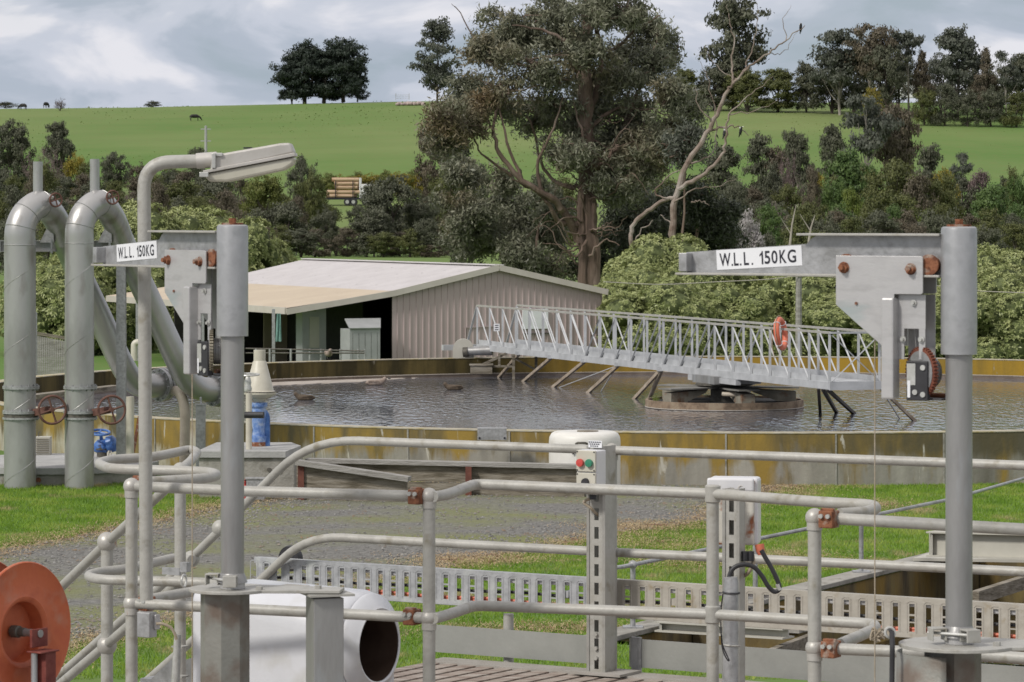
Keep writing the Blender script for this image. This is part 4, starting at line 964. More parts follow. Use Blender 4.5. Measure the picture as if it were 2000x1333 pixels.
# round pit
rp_ = thing('round_pit', 'low round concrete pit at the foot of the steel standpipes', 'pit', gz(110, 63.2, 0))
cx = gz(110, 63.2, 0); ro = 1.75; zr = CH-(912-HY)*61.5/F
MB().lathe([(0, -.2), (ro, -.2), (ro, zr-.13), (0, zr-.13)], (cx[0], cx[1], 0), n=64).build('wall', M['concrete'], rp_)
MB().lathe([(0, zr-.128), (ro+.05, zr-.128), (ro+.05, zr-.02), (ro-.02, zr), (0, zr+.02)], (cx[0], cx[1], 0), n=64).build('lid', M['lid'], rp_)
MB().cyl((gz(76, 61.5, 0)[0], 61.44, .1), (gz(76, 61.5, 0)[0], 61.56, .1), .045, 14).build('outlet', M['rust'], rp_)
q = gz(85, 64.5, 0); q[2] = zr; vb = thing('vent_box', 'small beige louvred vent box on the round pit between the standpipes', 'vent', q)
MB().box(q+Zu*.17, (.27, .25, .32)).build('body', M['cream_steel'], vb, bevel=.008)
mb = MB()
for k in range(7): mb.box(q+np.array([0, -.13, .05+.04*k]), (.23, .02, .012))
mb.build('louvre', M['timber'], vb)
MB().tube([q+np.array([-.09, 0, .33]), q+np.array([-.09, 0, .40]), q+np.array([-.07, 0, .42]), q+np.array([-.05, 0, .40])], .008, 6).build('hook', M['cast'], vb)

# ---------------------------------------------------------------- standpipes
def handwheel(c, ax, R, mat_, parent, name='handwheel', spokes=4, r=.02):
    ax = nrm(ax); x = np.cross(ax, (0, 0, 1)); x = nrm(x if np.linalg.norm(x) > .1 else np.cross(ax, (0, 1, 0))); y = np.cross(ax, x)
    mb = MB(); mb.torus(c, ax, R, r, 28, 7)
    for k in range(spokes):
        a = k*2*PI/spokes+.3; mb.cyl(c, np.array(c)+R*(math.cos(a)*x+math.sin(a)*y), r*.8, 6)
    mb.cyl(np.array(c)-ax*R*.12, np.array(c)+ax*R*.12, R*.16, 10); return mb.build(name, mat_, parent)
def flange(mb, c, ax, r, t):
    ax = nrm(ax); c = np.array(c, float); mb.cyl(c-ax*t/2, c+ax*t/2, r, 28); x = np.cross(ax, (0, 0, 1)); x = nrm(x if np.linalg.norm(x) > .1 else np.cross(ax, (0, 1, 0))); y = np.cross(ax, x)
    for k in range(12):
        a = k*PI/6+.1; q = c+.88*r*(math.cos(a)*x+math.sin(a)*y); mb.cyl(q-ax*t*1.1, q+ax*t*1.1, r*.055, 6)
def spiral(mb, p, q, r, pitch=1.1):
    p = np.array(p); q = np.array(q); L_ = np.linalg.norm(q-p); ax = nrm(q-p); x = np.cross(ax, (0, 1, 0)); x = nrm(x); y = np.cross(ax, x); n = int(L_/pitch*20)
    mb.tube([p+ax*L_*k/n+(r+.001)*(math.cos(2*PI*k/20)*x+math.sin(2*PI*k/20)*y) for k in range(n+1)], .006, 4)
def standpipe(dx, lab, topy, leg, fl, sd):
    D = 61.0; u = D/F
    def w(px, py, dd=0): return W(px, py, D+dd)
    cx_ = 39+dx; r = 31*u if dx == 0 else 28.5*u
    o = thing('standpipe', lab, 'pipe', gz(cx_, D, -.1), 'gooseneck steel standpipes')
    cxw = w(cx_, 0)[0]; yt = topy+70
    up = MB(); up.cyl((cxw, D, -.2), w(cx_, yt), r, 36); spiral(up, (cxw, D, 0), w(cx_, yt), r); up.build('riser', M['pipe'], o)
    arch = smooth_path([w(cx_, yt), w(cx_+1, yt-32), w(cx_+13, yt-60, .1), w(cx_+40, yt-78, .3), w(leg[0][0]-18, leg[0][1]-44, .8), w(leg[0][0], leg[0][1], 1.2)], 5)
    ar = MB(); rr = [r+(24*u-r)*min(1, k/len(arch)) for k in range(len(arch))]; ar.tube(arch, rr, 36)
    bend = ar.build('bend', M['pipe'], o)
    sm = MB()
    for k in (0, 5, 10, 15): sm.torus(arch[k], nrm(arch[k+1]-arch[max(k-1, 0)]), rr[k]+.001, .007, 36, 5)
    sm.build('weld_seam', M['mast'], bend)
    lg = smooth_path([w(leg[0][0], leg[0][1], 1.2)]+[w(a, b_, 1.2+1.6*(k+1)/len(leg[1:])) for k, (a, b_) in enumerate(leg[1:])], 6)
    m_ = MB(); m_.tube(lg, 24*u*1.03, 32); spiral(m_, lg[0], w(leg[-3][0], leg[-3][1], 2.4), 24*u*1.03, 1.1) if False else None
    m_.build('sloping_leg', M['pipe'], o)
    e = w(*leg[-1], 2.8); axf = nrm(e-lg[-2])
    fb = MB(); flange(fb, e, axf, 34*u, .07); flange(fb, e+axf*.085, axf, 34*u, .06); fb.build('end_flange', M['galv'], o)
    for yy in (757, 805):
        fb = MB(); flange(fb, w(cx_+2, yy), (0, 0, 1), r*1.16, .05); 
        if yy == 805: flange(fb, w(cx_+2, 817), (0, 0, 1), r*1.16, .035)
        fb.build('flange', M['galv'], o)
    vb = MB(); vb.cyl(w(cx_+2, 815), w(cx_+2, 806), r*1.10, 28); vb.build('valve_body', M['cast'], o)
    gx = w(cx_+48, 801, -.15); mb = MB(); mb.bar(w(cx_+30, 806, -.1), w(cx_+56, 801, -.25), .14, .12); mb.cyl(w(cx_+50, 803, -.2), w(cx_+66, 800, -.3), .035, 8); mb.build('gearbox', M['wheelrust'], o)
    handwheel(w(cx_+63, 801, -.3), (.35, -.9, .0), 27*u, M['wheelrust'], o, r=.022)
    # vent stub on the crown
    sx = sd[0]; mb = MB(); mb.cyl(w(sx, topy+4, .3), w(sx, sd[1], .3), 9.5*u, 20); mb.build('vent_stub', M['pipe'], o)
    fb = MB(); flange(fb, w(sx, sd[1]+82-13, .3), (0, 0, 1), 20*u, .035); flange(fb, w(sx, sd[1]+82-3, .3), (0, 0, 1), 19*u, .025); fb.build('stub_flange', M['cast'], o)
    mb = MB(); mb.cyl(w(sx+12, sd[1]+73, .3), w(sx+33, sd[1]+73, .1), .035, 8); mb.build('stem', M['cast'], o)
    handwheel(w(sx+35, sd[1]+75, .05), (.55, -.83, 0), 13*u, M['wheelrust'], o, r=.016)
    sb = w(leg[0][0]-28, 455, .9); MB().prism([(-.16, -.17), (.08, -.17), (.08, .19), (.02, .19)], sb, (1, 0, 0), Zu, .2).build('saddle', M['galv'], o)
    MB().cyl(w(leg[0][0]-24, 468, .7), w(leg[0][0]-24, 495, .7), .02, 6).build('saddle_bolt', M['galv'], o)
    return o
standpipe(0, 'steel gooseneck standpipe at the far left of the photo', 408, [(125, 470), (150, 525), (188, 605), (232, 700), (258, 742), (285, 754), (312, 752)], None, (74, 316))
standpipe(116, 'second steel gooseneck standpipe, the one nearer the lamp pole', 405, [(238, 470), (262, 525), (300, 605), (342, 695), (362, 735), (388, 758), (420, 762)], None, (185, 311))
sb_ = thing('support_beam', 'galvanised steel beam frame carrying both gooseneck pipes', 'beam', gz(237, 62.2, 0))
mb = MB(); a, b_ = W(-40, 481, 62.0), W(262, 481, 62.4)
mb.bar(a, b_, .012, .17); mb.bar(a+Zu*.09, b_+Zu*.09, .16, .014); mb.bar(a-Zu*.09, b_-Zu*.09, .16, .014); mb.box(a+(b_-a)*.135, (.02, .16, .17)); mb.build('cross_beam', M['mast'], sb_)
mb = MB(); q = W(237, 481, 62.2); mb.bar((q[0], q[1], -.1), q-Zu*.1, .17, .16, (1, 0, 0)); mb.build('column', M['galv'], sb_)
# beige bent pipe and short post
bpq = thing('beige_pipe', 'thick beige pipe bending down beneath the slanting steel pipes', 'pipe', gz(362, 63.5, 0))
MB().tube(fillet([W(318, 762, 63.9), W(352, 764, 63.6), W(362, 800, 63.5), W(360, 905, 63.5)], .35), 10*63.5/F, 20).build('body', M['pipebeige'], bpq)
pp = thing('pipe_prop', 'short galvanised post propping the second slanting pipe', 'post', gz(392, 63, 0)); q = W(392, 790, 63)
MB().bar((q[0], q[1], 0), q, .16, .16, (1, 0, 0)).build('post', M['galv'], pp); MB().cyl(q, W(392, 776, 63), .02, 8).build('jack_screw', M['galv'], pp); MB().box(q, (.2, .2, .02)).build('cap_plate', M['galv'], pp)
cnp = thing('curved_vent', 'small cream vent pipe with a curved top behind the lamp pole', 'pipe', gz(262, 66, 0))
MB().tube(fillet([W(254, 900, 61.3), W(254, 775, 61.3)], .1), .07, 12).build('riser', M['cream'], cnp)
cnp2 = thing('hooked_pipe', 'cream hooked pipe end beyond the tank, behind the lamp pole', 'pipe', gz(262, 97, 0))
MB().tube(fillet([W(262, 705, 97), W(262, 670, 97), W(276, 668, 97), W(290, 676, 97)], .3), .09, 12).build('riser', M['cream'], cnp2)
rb_ = thing('rusty_bar', 'thin rusty bar leaning by the lamp pole in front of the tank wall', 'bar', gz(266, 62, 0)); MB().tube([W(260, 885, 61.8), W(272, 815, 62.2)], .03, 8).build('bar', M['rust'], rb_)
# blue gate valve with handwheel
bv = thing('blue_valve', 'blue gate valve with a blue handwheel on the round pit', 'valve', gz(207, 64, zr)); D = 63.8; u = D/F
MB().lathe([(0, -.24), (.06, -.24), (.10, -.19), (.135, -.13), (.14, -.04), (.11, .0), (.15, .03), (.15, .14), (.09, .19), (0, .20)], W(208, 870, D), (.93, -.1, .25), 22).build('body', M['blue'], bv)
MB().lathe([(0, 0), (.09, 0), (.09, .15), (.13, .18), (.13, .26), (0, .26)], W(199, 898, D), n=16).build('pedestal', M['cast'], bv)
MB().cyl(W(198, 866, D), W(197, 845, D-.1), .03, 10).build('stem', M['blue'], bv)
handwheel(W(195, 845, D-.1), (.05, -.22, 1), 19*u, M['blue'], bv, r=.022, spokes=3)
mb = MB(); mb.tube([W(213, 880, D-.1), W(210, 897, D-.1)], .02, 6); mb.tube([W(216, 878, D-.1), W(218, 885, D-.1), W(214, 893, D-.1)], .012, 6); mb.build('drain_hose', M['cream'], bv)
# air valve with cone
D = 60.2; u = D/F; av = thing('air_valve', 'cream cone shaped air valve on a blue body over the square pit', 'valve', gz(505, D, zt2+.1))
c = W(507, 777, D); c0 = W(505, 875, D)
MB().lathe([(0, -.07), (.09, -.07), (.11, -.02), (.28, .06), (.285, .10), (.26, .11), (.24, .12), (.115, .60), (.10, .62), (.10, .80), (0, .80)], c, n=28).build('cone', M['cream'], av)
MB().torus(c+Zu*.10, (0, 0, 1), .278, .01, 30, 6).build('cone_seam', M['cast'], av)
MB().lathe([(0, 0), (.12, 0), (.13, .04), (.13, .10), (.11, .10), (.10, .20), (.115, .30), (.13, .46), (.12, .56), (.15, .60), (.15, .66), (0, .66)], c0+Zu*.1, n=20).build('body', M['bluepale'], av)
MB().tube(fillet([c0+np.array([.12, .06, .0]), c0+np.array([.12, .06, .55]), c0+np.array([.04, .02, .62])], .1), .07, 12).build('side_pipe', M['blue'], av)
MB().lathe([(0, 0), (.12, 0), (.12, .10), (0, .10)], c0, n=18).build('base', M['rust'], av)
# white hand valve riser next to it
D = 59.4; hv = thing('valve_riser', 'thin cream riser pipe with a small handwheel right beside the left crane mast', 'pipe', gz(486, D, zt2+.1))
MB().cyl(W(486, 880, D), W(486, 768, D), .052, 12).build('riser', M['cream'], hv); MB().lathe([(0, 0), (.06, 0), (.07, .05), (.05, .1), (.06, .15), (.045, .22), (.03, .26), (0, .26)], W(484, 765, D), n=14).build('valve_body', M['silver'], hv)
handwheel(W(486, 732, D), (0, -.08, 1), .17, M['silver'], hv, r=.014)
bh = thing('black_hose_stub', 'short black hose end sticking out beside the left crane mast', 'hose', W(485, 811, 59)); MB().cyl(W(455, 811, 59), W(515, 811, 58.9), .055, 14).build('hose', M['black'], bh)
# horizontal water level bar inside tank at left: sludge pipe
sg_ = thing('rim_gangway', 'weathered timber plank laid over the tank rim behind the steel standpipes', 'plank', W(190, 762, 68)); MB().bar(W(60, 776, 67), W(228, 757, 69.5), .25, .09).build('plank', M['timber'], sg_)
# timber paling fence and pole, far left
pf = thing('paling_fence', 'grey timber paling fence behind the tank at the far left', 'fence', W(90, 700, 96))
for k in range(16):
    q = W(66+k*4.2, 655+k*.8, 96); MB().box((q[0], 96, (q[2])/2), (.05, .02, q[2])).build('paling', M['timberlight'], pf)
MB().bar(W(64, 650, 96), W(134, 662, 96), .06, .08).build('top_rail', M['timber'], pf)
tp_ = thing('thin_pole', 'thin galvanised pole rising beside the left standpipe', 'pole', gz(70, 90, 0)); MB().tube([(gz(70, 90, 0)[0], 90, 0), W(70, 610, 90)], .035, 8).build('pole', M['galv'], tp_)
# ---------------------------------------------------------------- channel basin on the right
def BP(u, t, z): q = A0+bd*u+bn*t; return np.array([q[0], q[1], z])
bz = np.array([[bd[0], bn[0], 0], [bd[1], bn[1], 0], [0, 0, 1.]])
wallm = mat('basin_wall', [(.05, .038, .02), (.13, .10, .045), (.20, .15, .05)], 2.5, .85, 0, .3, 20, stretch=(1, 1, .3), second=((.22, .14, .025), 1.2, .5, .62))
bs = thing('channel_basin', 'sunken rectangular concrete basin of dark water beside the lawn on the right', 'basin', BP(5, 0, 0))
MB().box(BP(blen/2, -.17, -.75), (blen+.3, .30, 1.54), bz).build('left_wall', wallm, bs)
MB().box(BP(blen/2, -.18, .035), (blen+.5, .36, .06), bz).build('coping', M['concrete'], bs, bevel=.01)
MB().box(BP(blen+.13, 6, -.75), (.25, 12, 1.5), bz).build('far_wall', wallm, bs); MB().box(BP(blen+.16, 6, .035), (.4, 12.3, .06), bz).build('far_coping', M['concrete'], bs)
MB().box(BP(-.16, 6, -.75), (.3, 12, 1.5), bz).build('near_wall', wallm, bs); MB().box(BP(2.1, .65, -.55), (.35, 1.3, 1.0), bz).build('cross_wall', wallm, bs)
MB().box(BP(2.1, .65, -.02), (.45, 1.36, .05), bz).build('cross_coping', M['concrete'], bs)
w = MB(); w.add([BP(0, 0, -.85), BP(blen, 0, -.85), BP(blen, 12, -.85), BP(0, 12, -.85)], [(0, 3, 2, 1)])
cw_ = M['water'].copy(); cw_.name = 'basin_water'; cw_.node_tree.nodes['Principled BSDF'].inputs['Base Color'].default_value = (.05, .035, .022, 1)
tag(w.build('basin_water', cw_), kind='structure')
for (x0, y0, x1, y1, d, hgt, nm, lab) in ((1818, 1062, 2040, 1068, 45.5, .30, 'steel_beam', 'deep cream steel beam across the basin behind the right crane mast'), (1290, 1222, 1540, 1237, 40.0, .10, 'steel_beam', 'thin cream steel beam under the beige cable tray')):
    o = thing(nm, lab, 'beam', W(x0, y0, d)); a, b_ = W(x0, y0, d), W(x1, y1, d-1); mb = MB(); mb.bar(a, b_, .02, hgt); mb.bar(a+Zu*hgt/2, b_+Zu*hgt/2, .24, .02); mb.bar(a-Zu*hgt/2, b_-Zu*hgt/2, .24, .02); mb.build('beam', M['cream_steel'], o)
    MB().box(a, (.02, .24, hgt)).build('end_plate', M['cream_steel'], o)
o = thing('walkway_plate', 'cream steel plate landing on the basin coping beneath the deep beam', 'plate', W(1830, 1090, 47)); MB().prism([(0, 0), (2.2, -.35), (2.2, 1.1), (.5, 1.2)], W(1783, 1093, 47.5), (1, 0, 0), nrm((0, 1, 0)), .04).build('plate', M['cream_steel'], o); MB().bar(W(1850, 1118, 45.8), W(2030, 1112, 45), .1, .03).build('edge_angle', M['cream_steel'], o)
o = thing('weir_board', 'thin timber weir board slanting across the basin water on the right', 'board', W(1950, 1150, 43)); MB().bar(W(1905, 1168, 43.5), W(2040, 1125, 45), .10, .16).build('board', M['timber'], o)
o = thing('lower_weir_board', 'thin timber board slanting down into the basin water under the beige tray', 'board', W(1550, 1260, 38.6)); MB().bar(W(1500, 1283, 38.4), W(1585, 1250, 40.5), .08, .14).build('board', M['timber'], o)
# handrail on the coping
hr = thing('coping_railing', 'low galvanised handrail on the basin coping, rising towards the right edge', 'railing', BP(0, -.18, 0))
def CR(px, z): # point on coping line seen at px
    k = (px-HX)/F; A = A0-bn*.18; u = (k*A[1]-A[0])/(bd[0]-k*bd[1]); q = A+bd*u; return np.array([q[0], q[1], z])
pts = [CR(x, .765) for x in (1216, 1236, 1475, 1682, 1860)]+[W(2030, 926, 56.5)]
MB().tube([pts[0]+np.array([-.25, -.3, 0])]+pts, .024, 10).build('rail', M['galv'], hr)
for x in (1236, 1475, 1682):
    p = CR(x, .06); MB().tube([p, CR(x, .765)], .03, 10).build('post', M['galv'], hr); MB().box(p+Zu*.012, (.22, .2, .02)).build('foot_plate', M['galv'], hr)
    if x != 1475: MB().sphere(CR(x, .765), .05).build('ball_fitting', M['galv'], hr)

# ---------------------------------------------------------------- platform
PU = np.array([.853, -.522, 0]); PP = np.array([.522, .853, 0]); PO = Rr(1195, 880, 1.1); PO[2] = 0
def pl_(u, p, h): return PO+PU*u+PP*p+Zu*(CH-h)
Rm = np.array([PU, PP, Zu]).T
HD = 2.12
wk = thing('walkway_platform', 'raised walkway platform with brown striped deck boards and grey kick boards', 'walkway', pl_(1, -1.5, HD))
mb = MB(); u = -.92
while u < 4.0:
    mb.box(pl_(u+.036, -1.7, HD+.016), (.072, 3.1, .03), Rm); u += .10
mb.build('deck_boards', M['deckm'], wk)
MB().box(pl_(1.55, -1.7, HD+.045), (4.95, 3.1, .02), Rm).build('under_sheet', M['deckl'], wk)
MB().box(pl_(1.55, -.07, HD+.012), (4.95, .16, .035), Rm).build('edge_board', M['deckl'], wk)
for (x0, x1) in ((-1.05, -.06), (.06, 4.0)): MB().box(pl_((x0+x1)/2, .06, 2.035), (x1-x0, .006, .13), Rm).build('kick_board', M['galvb'] if 'galvb' in M else M['rail'], wk)
MB().box(pl_(.10, .055, 2.04), (.05, .012, .16), Rm).build('joint_plate', M['galv'], wk)
for a, b_ in ((-.8, -.2), (-.8, -3.0), (1.6, -.2), (1.6, -3.0), (3.8, -.2)): p = pl_(a, b_, HD+.07); MB().bar(p, (p[0], p[1], -.1), .12, .12, (1, 0, 0)).build('support_leg', M['galv'], wk)
mb = MB(); mb.bar(pl_(-.9, -.05, HD+.12), pl_(4, -.05, HD+.12), .08, .15); mb.bar(pl_(-.9, -3.2, HD+.12), pl_(4, -3.2, HD+.12), .08, .15); mb.build('edge_beam', M['galv'], wk)
# stairs going down to the left
stt = thing('stair', 'galvanised stair flight descending left from the platform', 'stair', W(200, 1340, 16.8))
MB().prism([(-.62, -.55), (-.55, -.50), (0, 0), (.09, .035), (.12, -.25), (0, -.45)], W(345, 1297, 16.6), PU, Zu, .02).build('stringer', M['galv'], stt)
MB().prism([(-1.9, -1.55), (-1.9, -1.80), (0, -.2), (0, .03)], W(345, 1297, 16.6)+PP*-.02-PU*.0, PU, Zu, .015).build('lower_stringer', M['galv'], stt)
for k in range(7): MB().box(W(345, 1297, 16.6)-PU*(.12+.24*k)-Zu*(.10+.2*k)+PP*.45, (.22, .85, .03), Rm).build('tread', M['galv'], stt)

RR, PR, BR = .0212, .0245, .034
def rail(o, pts, name='top_rail', r=RR, fr=.08, m='rail'): return MB().tube(fillet(pts, fr, 7), r, 16).build(name, M[m], o)
def post(o, p, h0, h1, r=PR): MB().cyl((p[0], p[1], CH-h0), (p[0], p[1], CH-h1), r, 18).build('post', M['rail'], o)
def ball(o, p, h, m='railrust'):
    mb = MB(); c = np.array([p[0], p[1], CH-h]); mb.sphere(c, BR, 18); mb.cyl(c-Zu*.045, c, PR*1.16, 18); mb.build('ball_fitting', M[m], o)
def clamp(o, px, py, h, w=.06, hgt=.052, nm='rust_clamp'):
    c = Rr(px, py, h); mb = MB(); mb.box(c-PP*.004, (w, .062, hgt), Rm); mb.box(c+Zu*(hgt/2+.002)-PP*.012, (w*.95, .02, .012), Rm)
    cl_ = mb.build(nm, M['rust'], o, bevel=.004)
    for k in (-1, 1):
        q = c-PP*.036+PU*k*w*.24+Zu*.012; MB().cyl(q, q-PP*.010, .0085, 8).build('bolt', M['silver'], cl_)
    return cl_
# front left section
fl_ = thing('guard_railing', 'front left pipe railing between the left crane and the ball post with rusty clamps', 'railing', Rr(550, 962, HD))
A = Rr(257, 950, 1.1); B = Rr(838, 970, 1.1)
rail(fl_, [A, Rr(480, 960, 1.1), Rr(800, 969, 1.1), B]); rail(fl_, [(*A[:2], CH-1.57), (*B[:2], CH-1.57)], 'mid_rail')
for p in (A, B): post(fl_, p, 1.1, HD+.05); ball(fl_, p, 1.1); ball(fl_, p, 1.57)
clamp(fl_, 276, 947, 1.1, .062, .058); clamp(fl_, 288, 1179, 1.57, .045, .055); clamp(fl_, 816, 970, 1.1, .05, .058); clamp(fl_, 806, 1205, 1.57, .05, .06)
# middle section
ml_ = thing('guard_railing', 'middle pipe railing with looped right end between the two cranes', 'railing', Rr(1392, 965, HD))
Cp = Rr(1392, 965, 1.1)
rail(ml_, [Rr(846, 971, 1.1), Rr(875, 966, 1.1), Rr(928, 946, 1.1), Cp, Rr(1600, 981, 1.1), Rr(1705, 987, 1.1), Rr(1712, 994, 1.1), Rr(1690, 1001, 1.1), Rr(1640, 1004, 1.1)], fr=.06)
rail(ml_, [Rr(846, 1209, 1.57), Rr(872, 1202, 1.57), Rr(928, 1183, 1.57), (*Cp[:2], CH-1.57), Rr(1600, 1213, 1.57), Rr(1706, 1219, 1.57), Rr(1712, 1228, 1.57), Rr(1640, 1259, 1.57)], 'mid_rail', fr=.06)
post(ml_, Cp, 1.08, HD+.05); 
for h in (1.1, 1.57): 
    c = np.array([*Cp[:2], CH-h]); MB().tube([c-Zu*.035, c-Zu*.03, c+Zu*.03, c+Zu*.035], [PR, PR*1.25, PR*1.25, PR], 18).build('sleeve_fitting', M['rail'], ml_)
# right section
rl_ = thing('guard_railing', 'front right pipe railing running behind the right crane mast', 'railing', Rr(1590, 1010, HD))
Dp = Rr(1591, 1011, 1.1)
rail(rl_, [Dp, Rr(1900, 1029, 1.1), Rr(2060, 1038, 1.1)]); rail(rl_, [(*Dp[:2], CH-1.57), Rr(1900, 1279, 1.57), Rr(2060, 1290, 1.57)], 'mid_rail')
post(rl_, Dp, 1.1, HD+.05); ball(rl_, Dp, 1.1); ball(rl_, Dp, 1.57); clamp(rl_, 1620, 1014, 1.1, .056, .062); clamp(rl_, 1624, 1268, 1.57, .054, .06)
# back section and stair rails
bk = thing('guard_railing', 'long back pipe railing whose rails bend down at the left along the stair', 'railing', Rr(1195, 880, HD))
E = Rr(1195, 880, 1.1)
rail(bk, [W(60, 1368, 19.1), W(374, 1092, 17.9), Rr(604, 858, 1.1), E, Rr(2060, 912, 1.1)], fr=.28)
rail(bk, [W(262, 1352, 18.4), W(506, 1137, 17.6), Rr(600, 1047, 1.57), (*E[:2], CH-1.57), Rr(2060, 1120, 1.57)], 'mid_rail', fr=.24)
post(bk, E, 1.1, HD); 
for h in (1.1, 1.57): ball(bk, E, h, 'rail')
for q in (W(374, 1092, 17.9), W(430, 1032, 17.78)): MB().sphere(q, .042, 16).build('ball_fitting', M['rail'], bk)
p = pl_(-.62, .10, 0); MB().cyl((p[0], p[1], CH-1.9), (p[0], p[1], CH-2.5), PR, 14).build('tray_prop', M['rail'], bk)
sr = thing('stair_railing', 'near stair railing sloping down left behind the orange hose reel', 'railing', W(207, 1330, 16))
rail(sr, [W(0, 1262, 17), W(211, 1059, 16.0), W(330, 950, 15.5), W(352, 922, 15.3)], fr=.05, m='rail'); rail(sr, [W(60, 1385, 16.8), W(207, 1261, 16.0), W(352, 1136, 15.25)], 'mid_rail', fr=.05)
p = W(209, 1059, 16.0); MB().cyl(p, (p[0], p[1], CH-2.5), .0275, 16).build('post', M['rail'], sr)
for y in (1059, 1261): MB().sphere(W(209, y, 16.0), .045, 18).build('ball_fitting', M['railrust'], sr)
# hooped gate
hg = thing('hooped_gate', 'looped pipe gate rails around the lamp pole at the top of the stair', 'gate', Rr(355, 919, HD))
cP = Rr(352, 919, 1.1)
rail(hg, [Rr(352, 919, 1.1), Rr(372, 902, 1.1), Rr(386, 884, 1.1), Rr(372, 878, 1.1), Rr(300, 893, 1.1), Rr(215, 898, 1.1), Rr(190, 906, 1.1), Rr(215, 916, 1.1), Rr(350, 920, 1.1), Rr(405, 922, 1.1), Rr(428, 928, 1.1), Rr(405, 935, 1.1), Rr(280, 942, 1.1)], 'top_rail', fr=.10)
rail(hg, [Rr(374, 1094, 1.57), Rr(344, 1089, 1.57), Rr(248, 1112, 1.57), Rr(190, 1118, 1.57), Rr(168, 1126, 1.57), Rr(195, 1133, 1.57), Rr(355, 1137, 1.57), Rr(412, 1139, 1.57), Rr(436, 1144, 1.57), Rr(410, 1151, 1.57), Rr(340, 1162, 1.57), Rr(285, 1172, 1.57)], 'mid_rail', fr=.10)
post(hg, cP, 1.1, HD+.05)
for h in (1.1, 1.57): ball(hg, cP, h, 'rail')
mb = MB(); q = Rr(335, 1116, 1.5); mb.box(q, (.09, .012, .03), Rm); mb.box(W(362, 1108, 14.9), (.035, .03, .04), Rm); lk = mb.build('latch', M['galv'], hg)
MB().torus(W(359, 1135, 14.8), (.9, -.3, 0), .025, .005, 20, 6).build('latch_ring', M['silver'], lk)
# lamp
lp = thing('lamp', 'street lamp with bent pale pole and beige rectangular head clamped to the front railing', 'lamp', W(287, 1180, 14.15)); D = 14.15; u = D/F
MB().tube(fillet([W(286, 1172, D), W(283, 700, D), W(281, 318, D), W(392, 315, D)], .115, 12), .0265, 22).build('pole', M['rail'], lp)
MB().cyl(W(384, 315, D), W(424, 312, D), .031, 20).build('socket', M['lampm'], lp)
def pxprism(name, pts, d, t, m, parent, bevel=0):
    c = W(*pts[0], d); return MB().prism([(p[0]-c[0], p[2]-c[2]) for p in (W(x, y, d) for x, y in pts)][::-1], c, (1, 0, 0), Zu, t).build(name, m, parent, bevel=bevel)
pxprism('housing', [(413, 336), (417, 309), (430, 302), (549, 281), (569, 280), (577, 300)], D, .15, M['lampm'], lp, .008)
pxprism('flange', [(401, 340), (400, 334), (578, 299), (579, 306)], D, .175, M['lampm'], lp, .002)
pxprism('diffuser', [(400, 341), (578, 307), (575, 322), (556, 333), (446, 356), (412, 356)], D, .155, M['lampd'], lp, .010)
mb = MB(); mb.box(W(421, 315, D)-np.array([0, .082, 0]), (.016, .02, .06)); mb.box(W(428, 303, D)-np.array([0, .07, 0]), (.04, .03, .014)); mb.box(W(400, 342, D)-np.array([-.005, .09, 0]), (.035, .03, .02)); mb.build('hinge_clip', M['silver'], lp, bevel=.003)
MB().cyl(W(484, 291, D), W(484, 288, D), .018, 12).build('photocell_cap', M['ink'], lp)

# ---------------------------------------------------------------- cranes
CB = 1.385                                      # base plate level below the eye
cr = thing('davit_crane', 'x', 'crane', (0, 0, 0), 'swing davit cranes on the platform')
def lz(h): return CB-h
m_ = MB(); m_.cyl((0, 0, lz(.455)), (0, 0, lz(1.375)), .0435, 40); m_.tube([(0, 0, lz(1.34)), (0, 0, lz(1.355)), (0, 0, lz(1.375))], [.0436, .050, .056], 40); m_.tube([(0, 0, lz(.474)), (0, 0, lz(.479))], .0442, 40, cap=False); m_.build('mast', M['mast'], cr)
MB().lathe([(0, lz(.048)), (.050, lz(.048)), (.0565, lz(.052)), (.0585, lz(.062)), (.0585, lz(.461)), (.045, lz(.462))], (0, 0, 0), n=44).build('sleeve', M['mastl'] if 'mastl' in M else M['galv'], cr)
mb = MB(); mb.cyl((0, 0, lz(.048)), (0, 0, lz(.041)), .040, 20); mb.cyl((0, 0, lz(.041)), (0, 0, lz(.024)), .014, 6); mb.build('top_bolt', M['rust'], cr)
jib = MB().prism([(.05, -.079), (.51, -.079), (.528, -.088), (.548, -.107), (1.0, -.137), (1.0, -.205), (.05, -.205)], (0, 0, CB), (1, 0, 0), (0, 0, 1), .008).build('jib', M['galv'], cr)
mb = MB(); mb.box((.307, 0, lz(.075)), (.515, .095, .0075)); mb.box((.535, 0, lz(.209)), (.97, .095, .0075)); mb.build('flange', M['rail'], jib, bevel=.0015)
MB().box((.992, .022, lz(.170)), (.03, .048, .062)).build('end_stop', M['galv'], jib, bevel=.002)
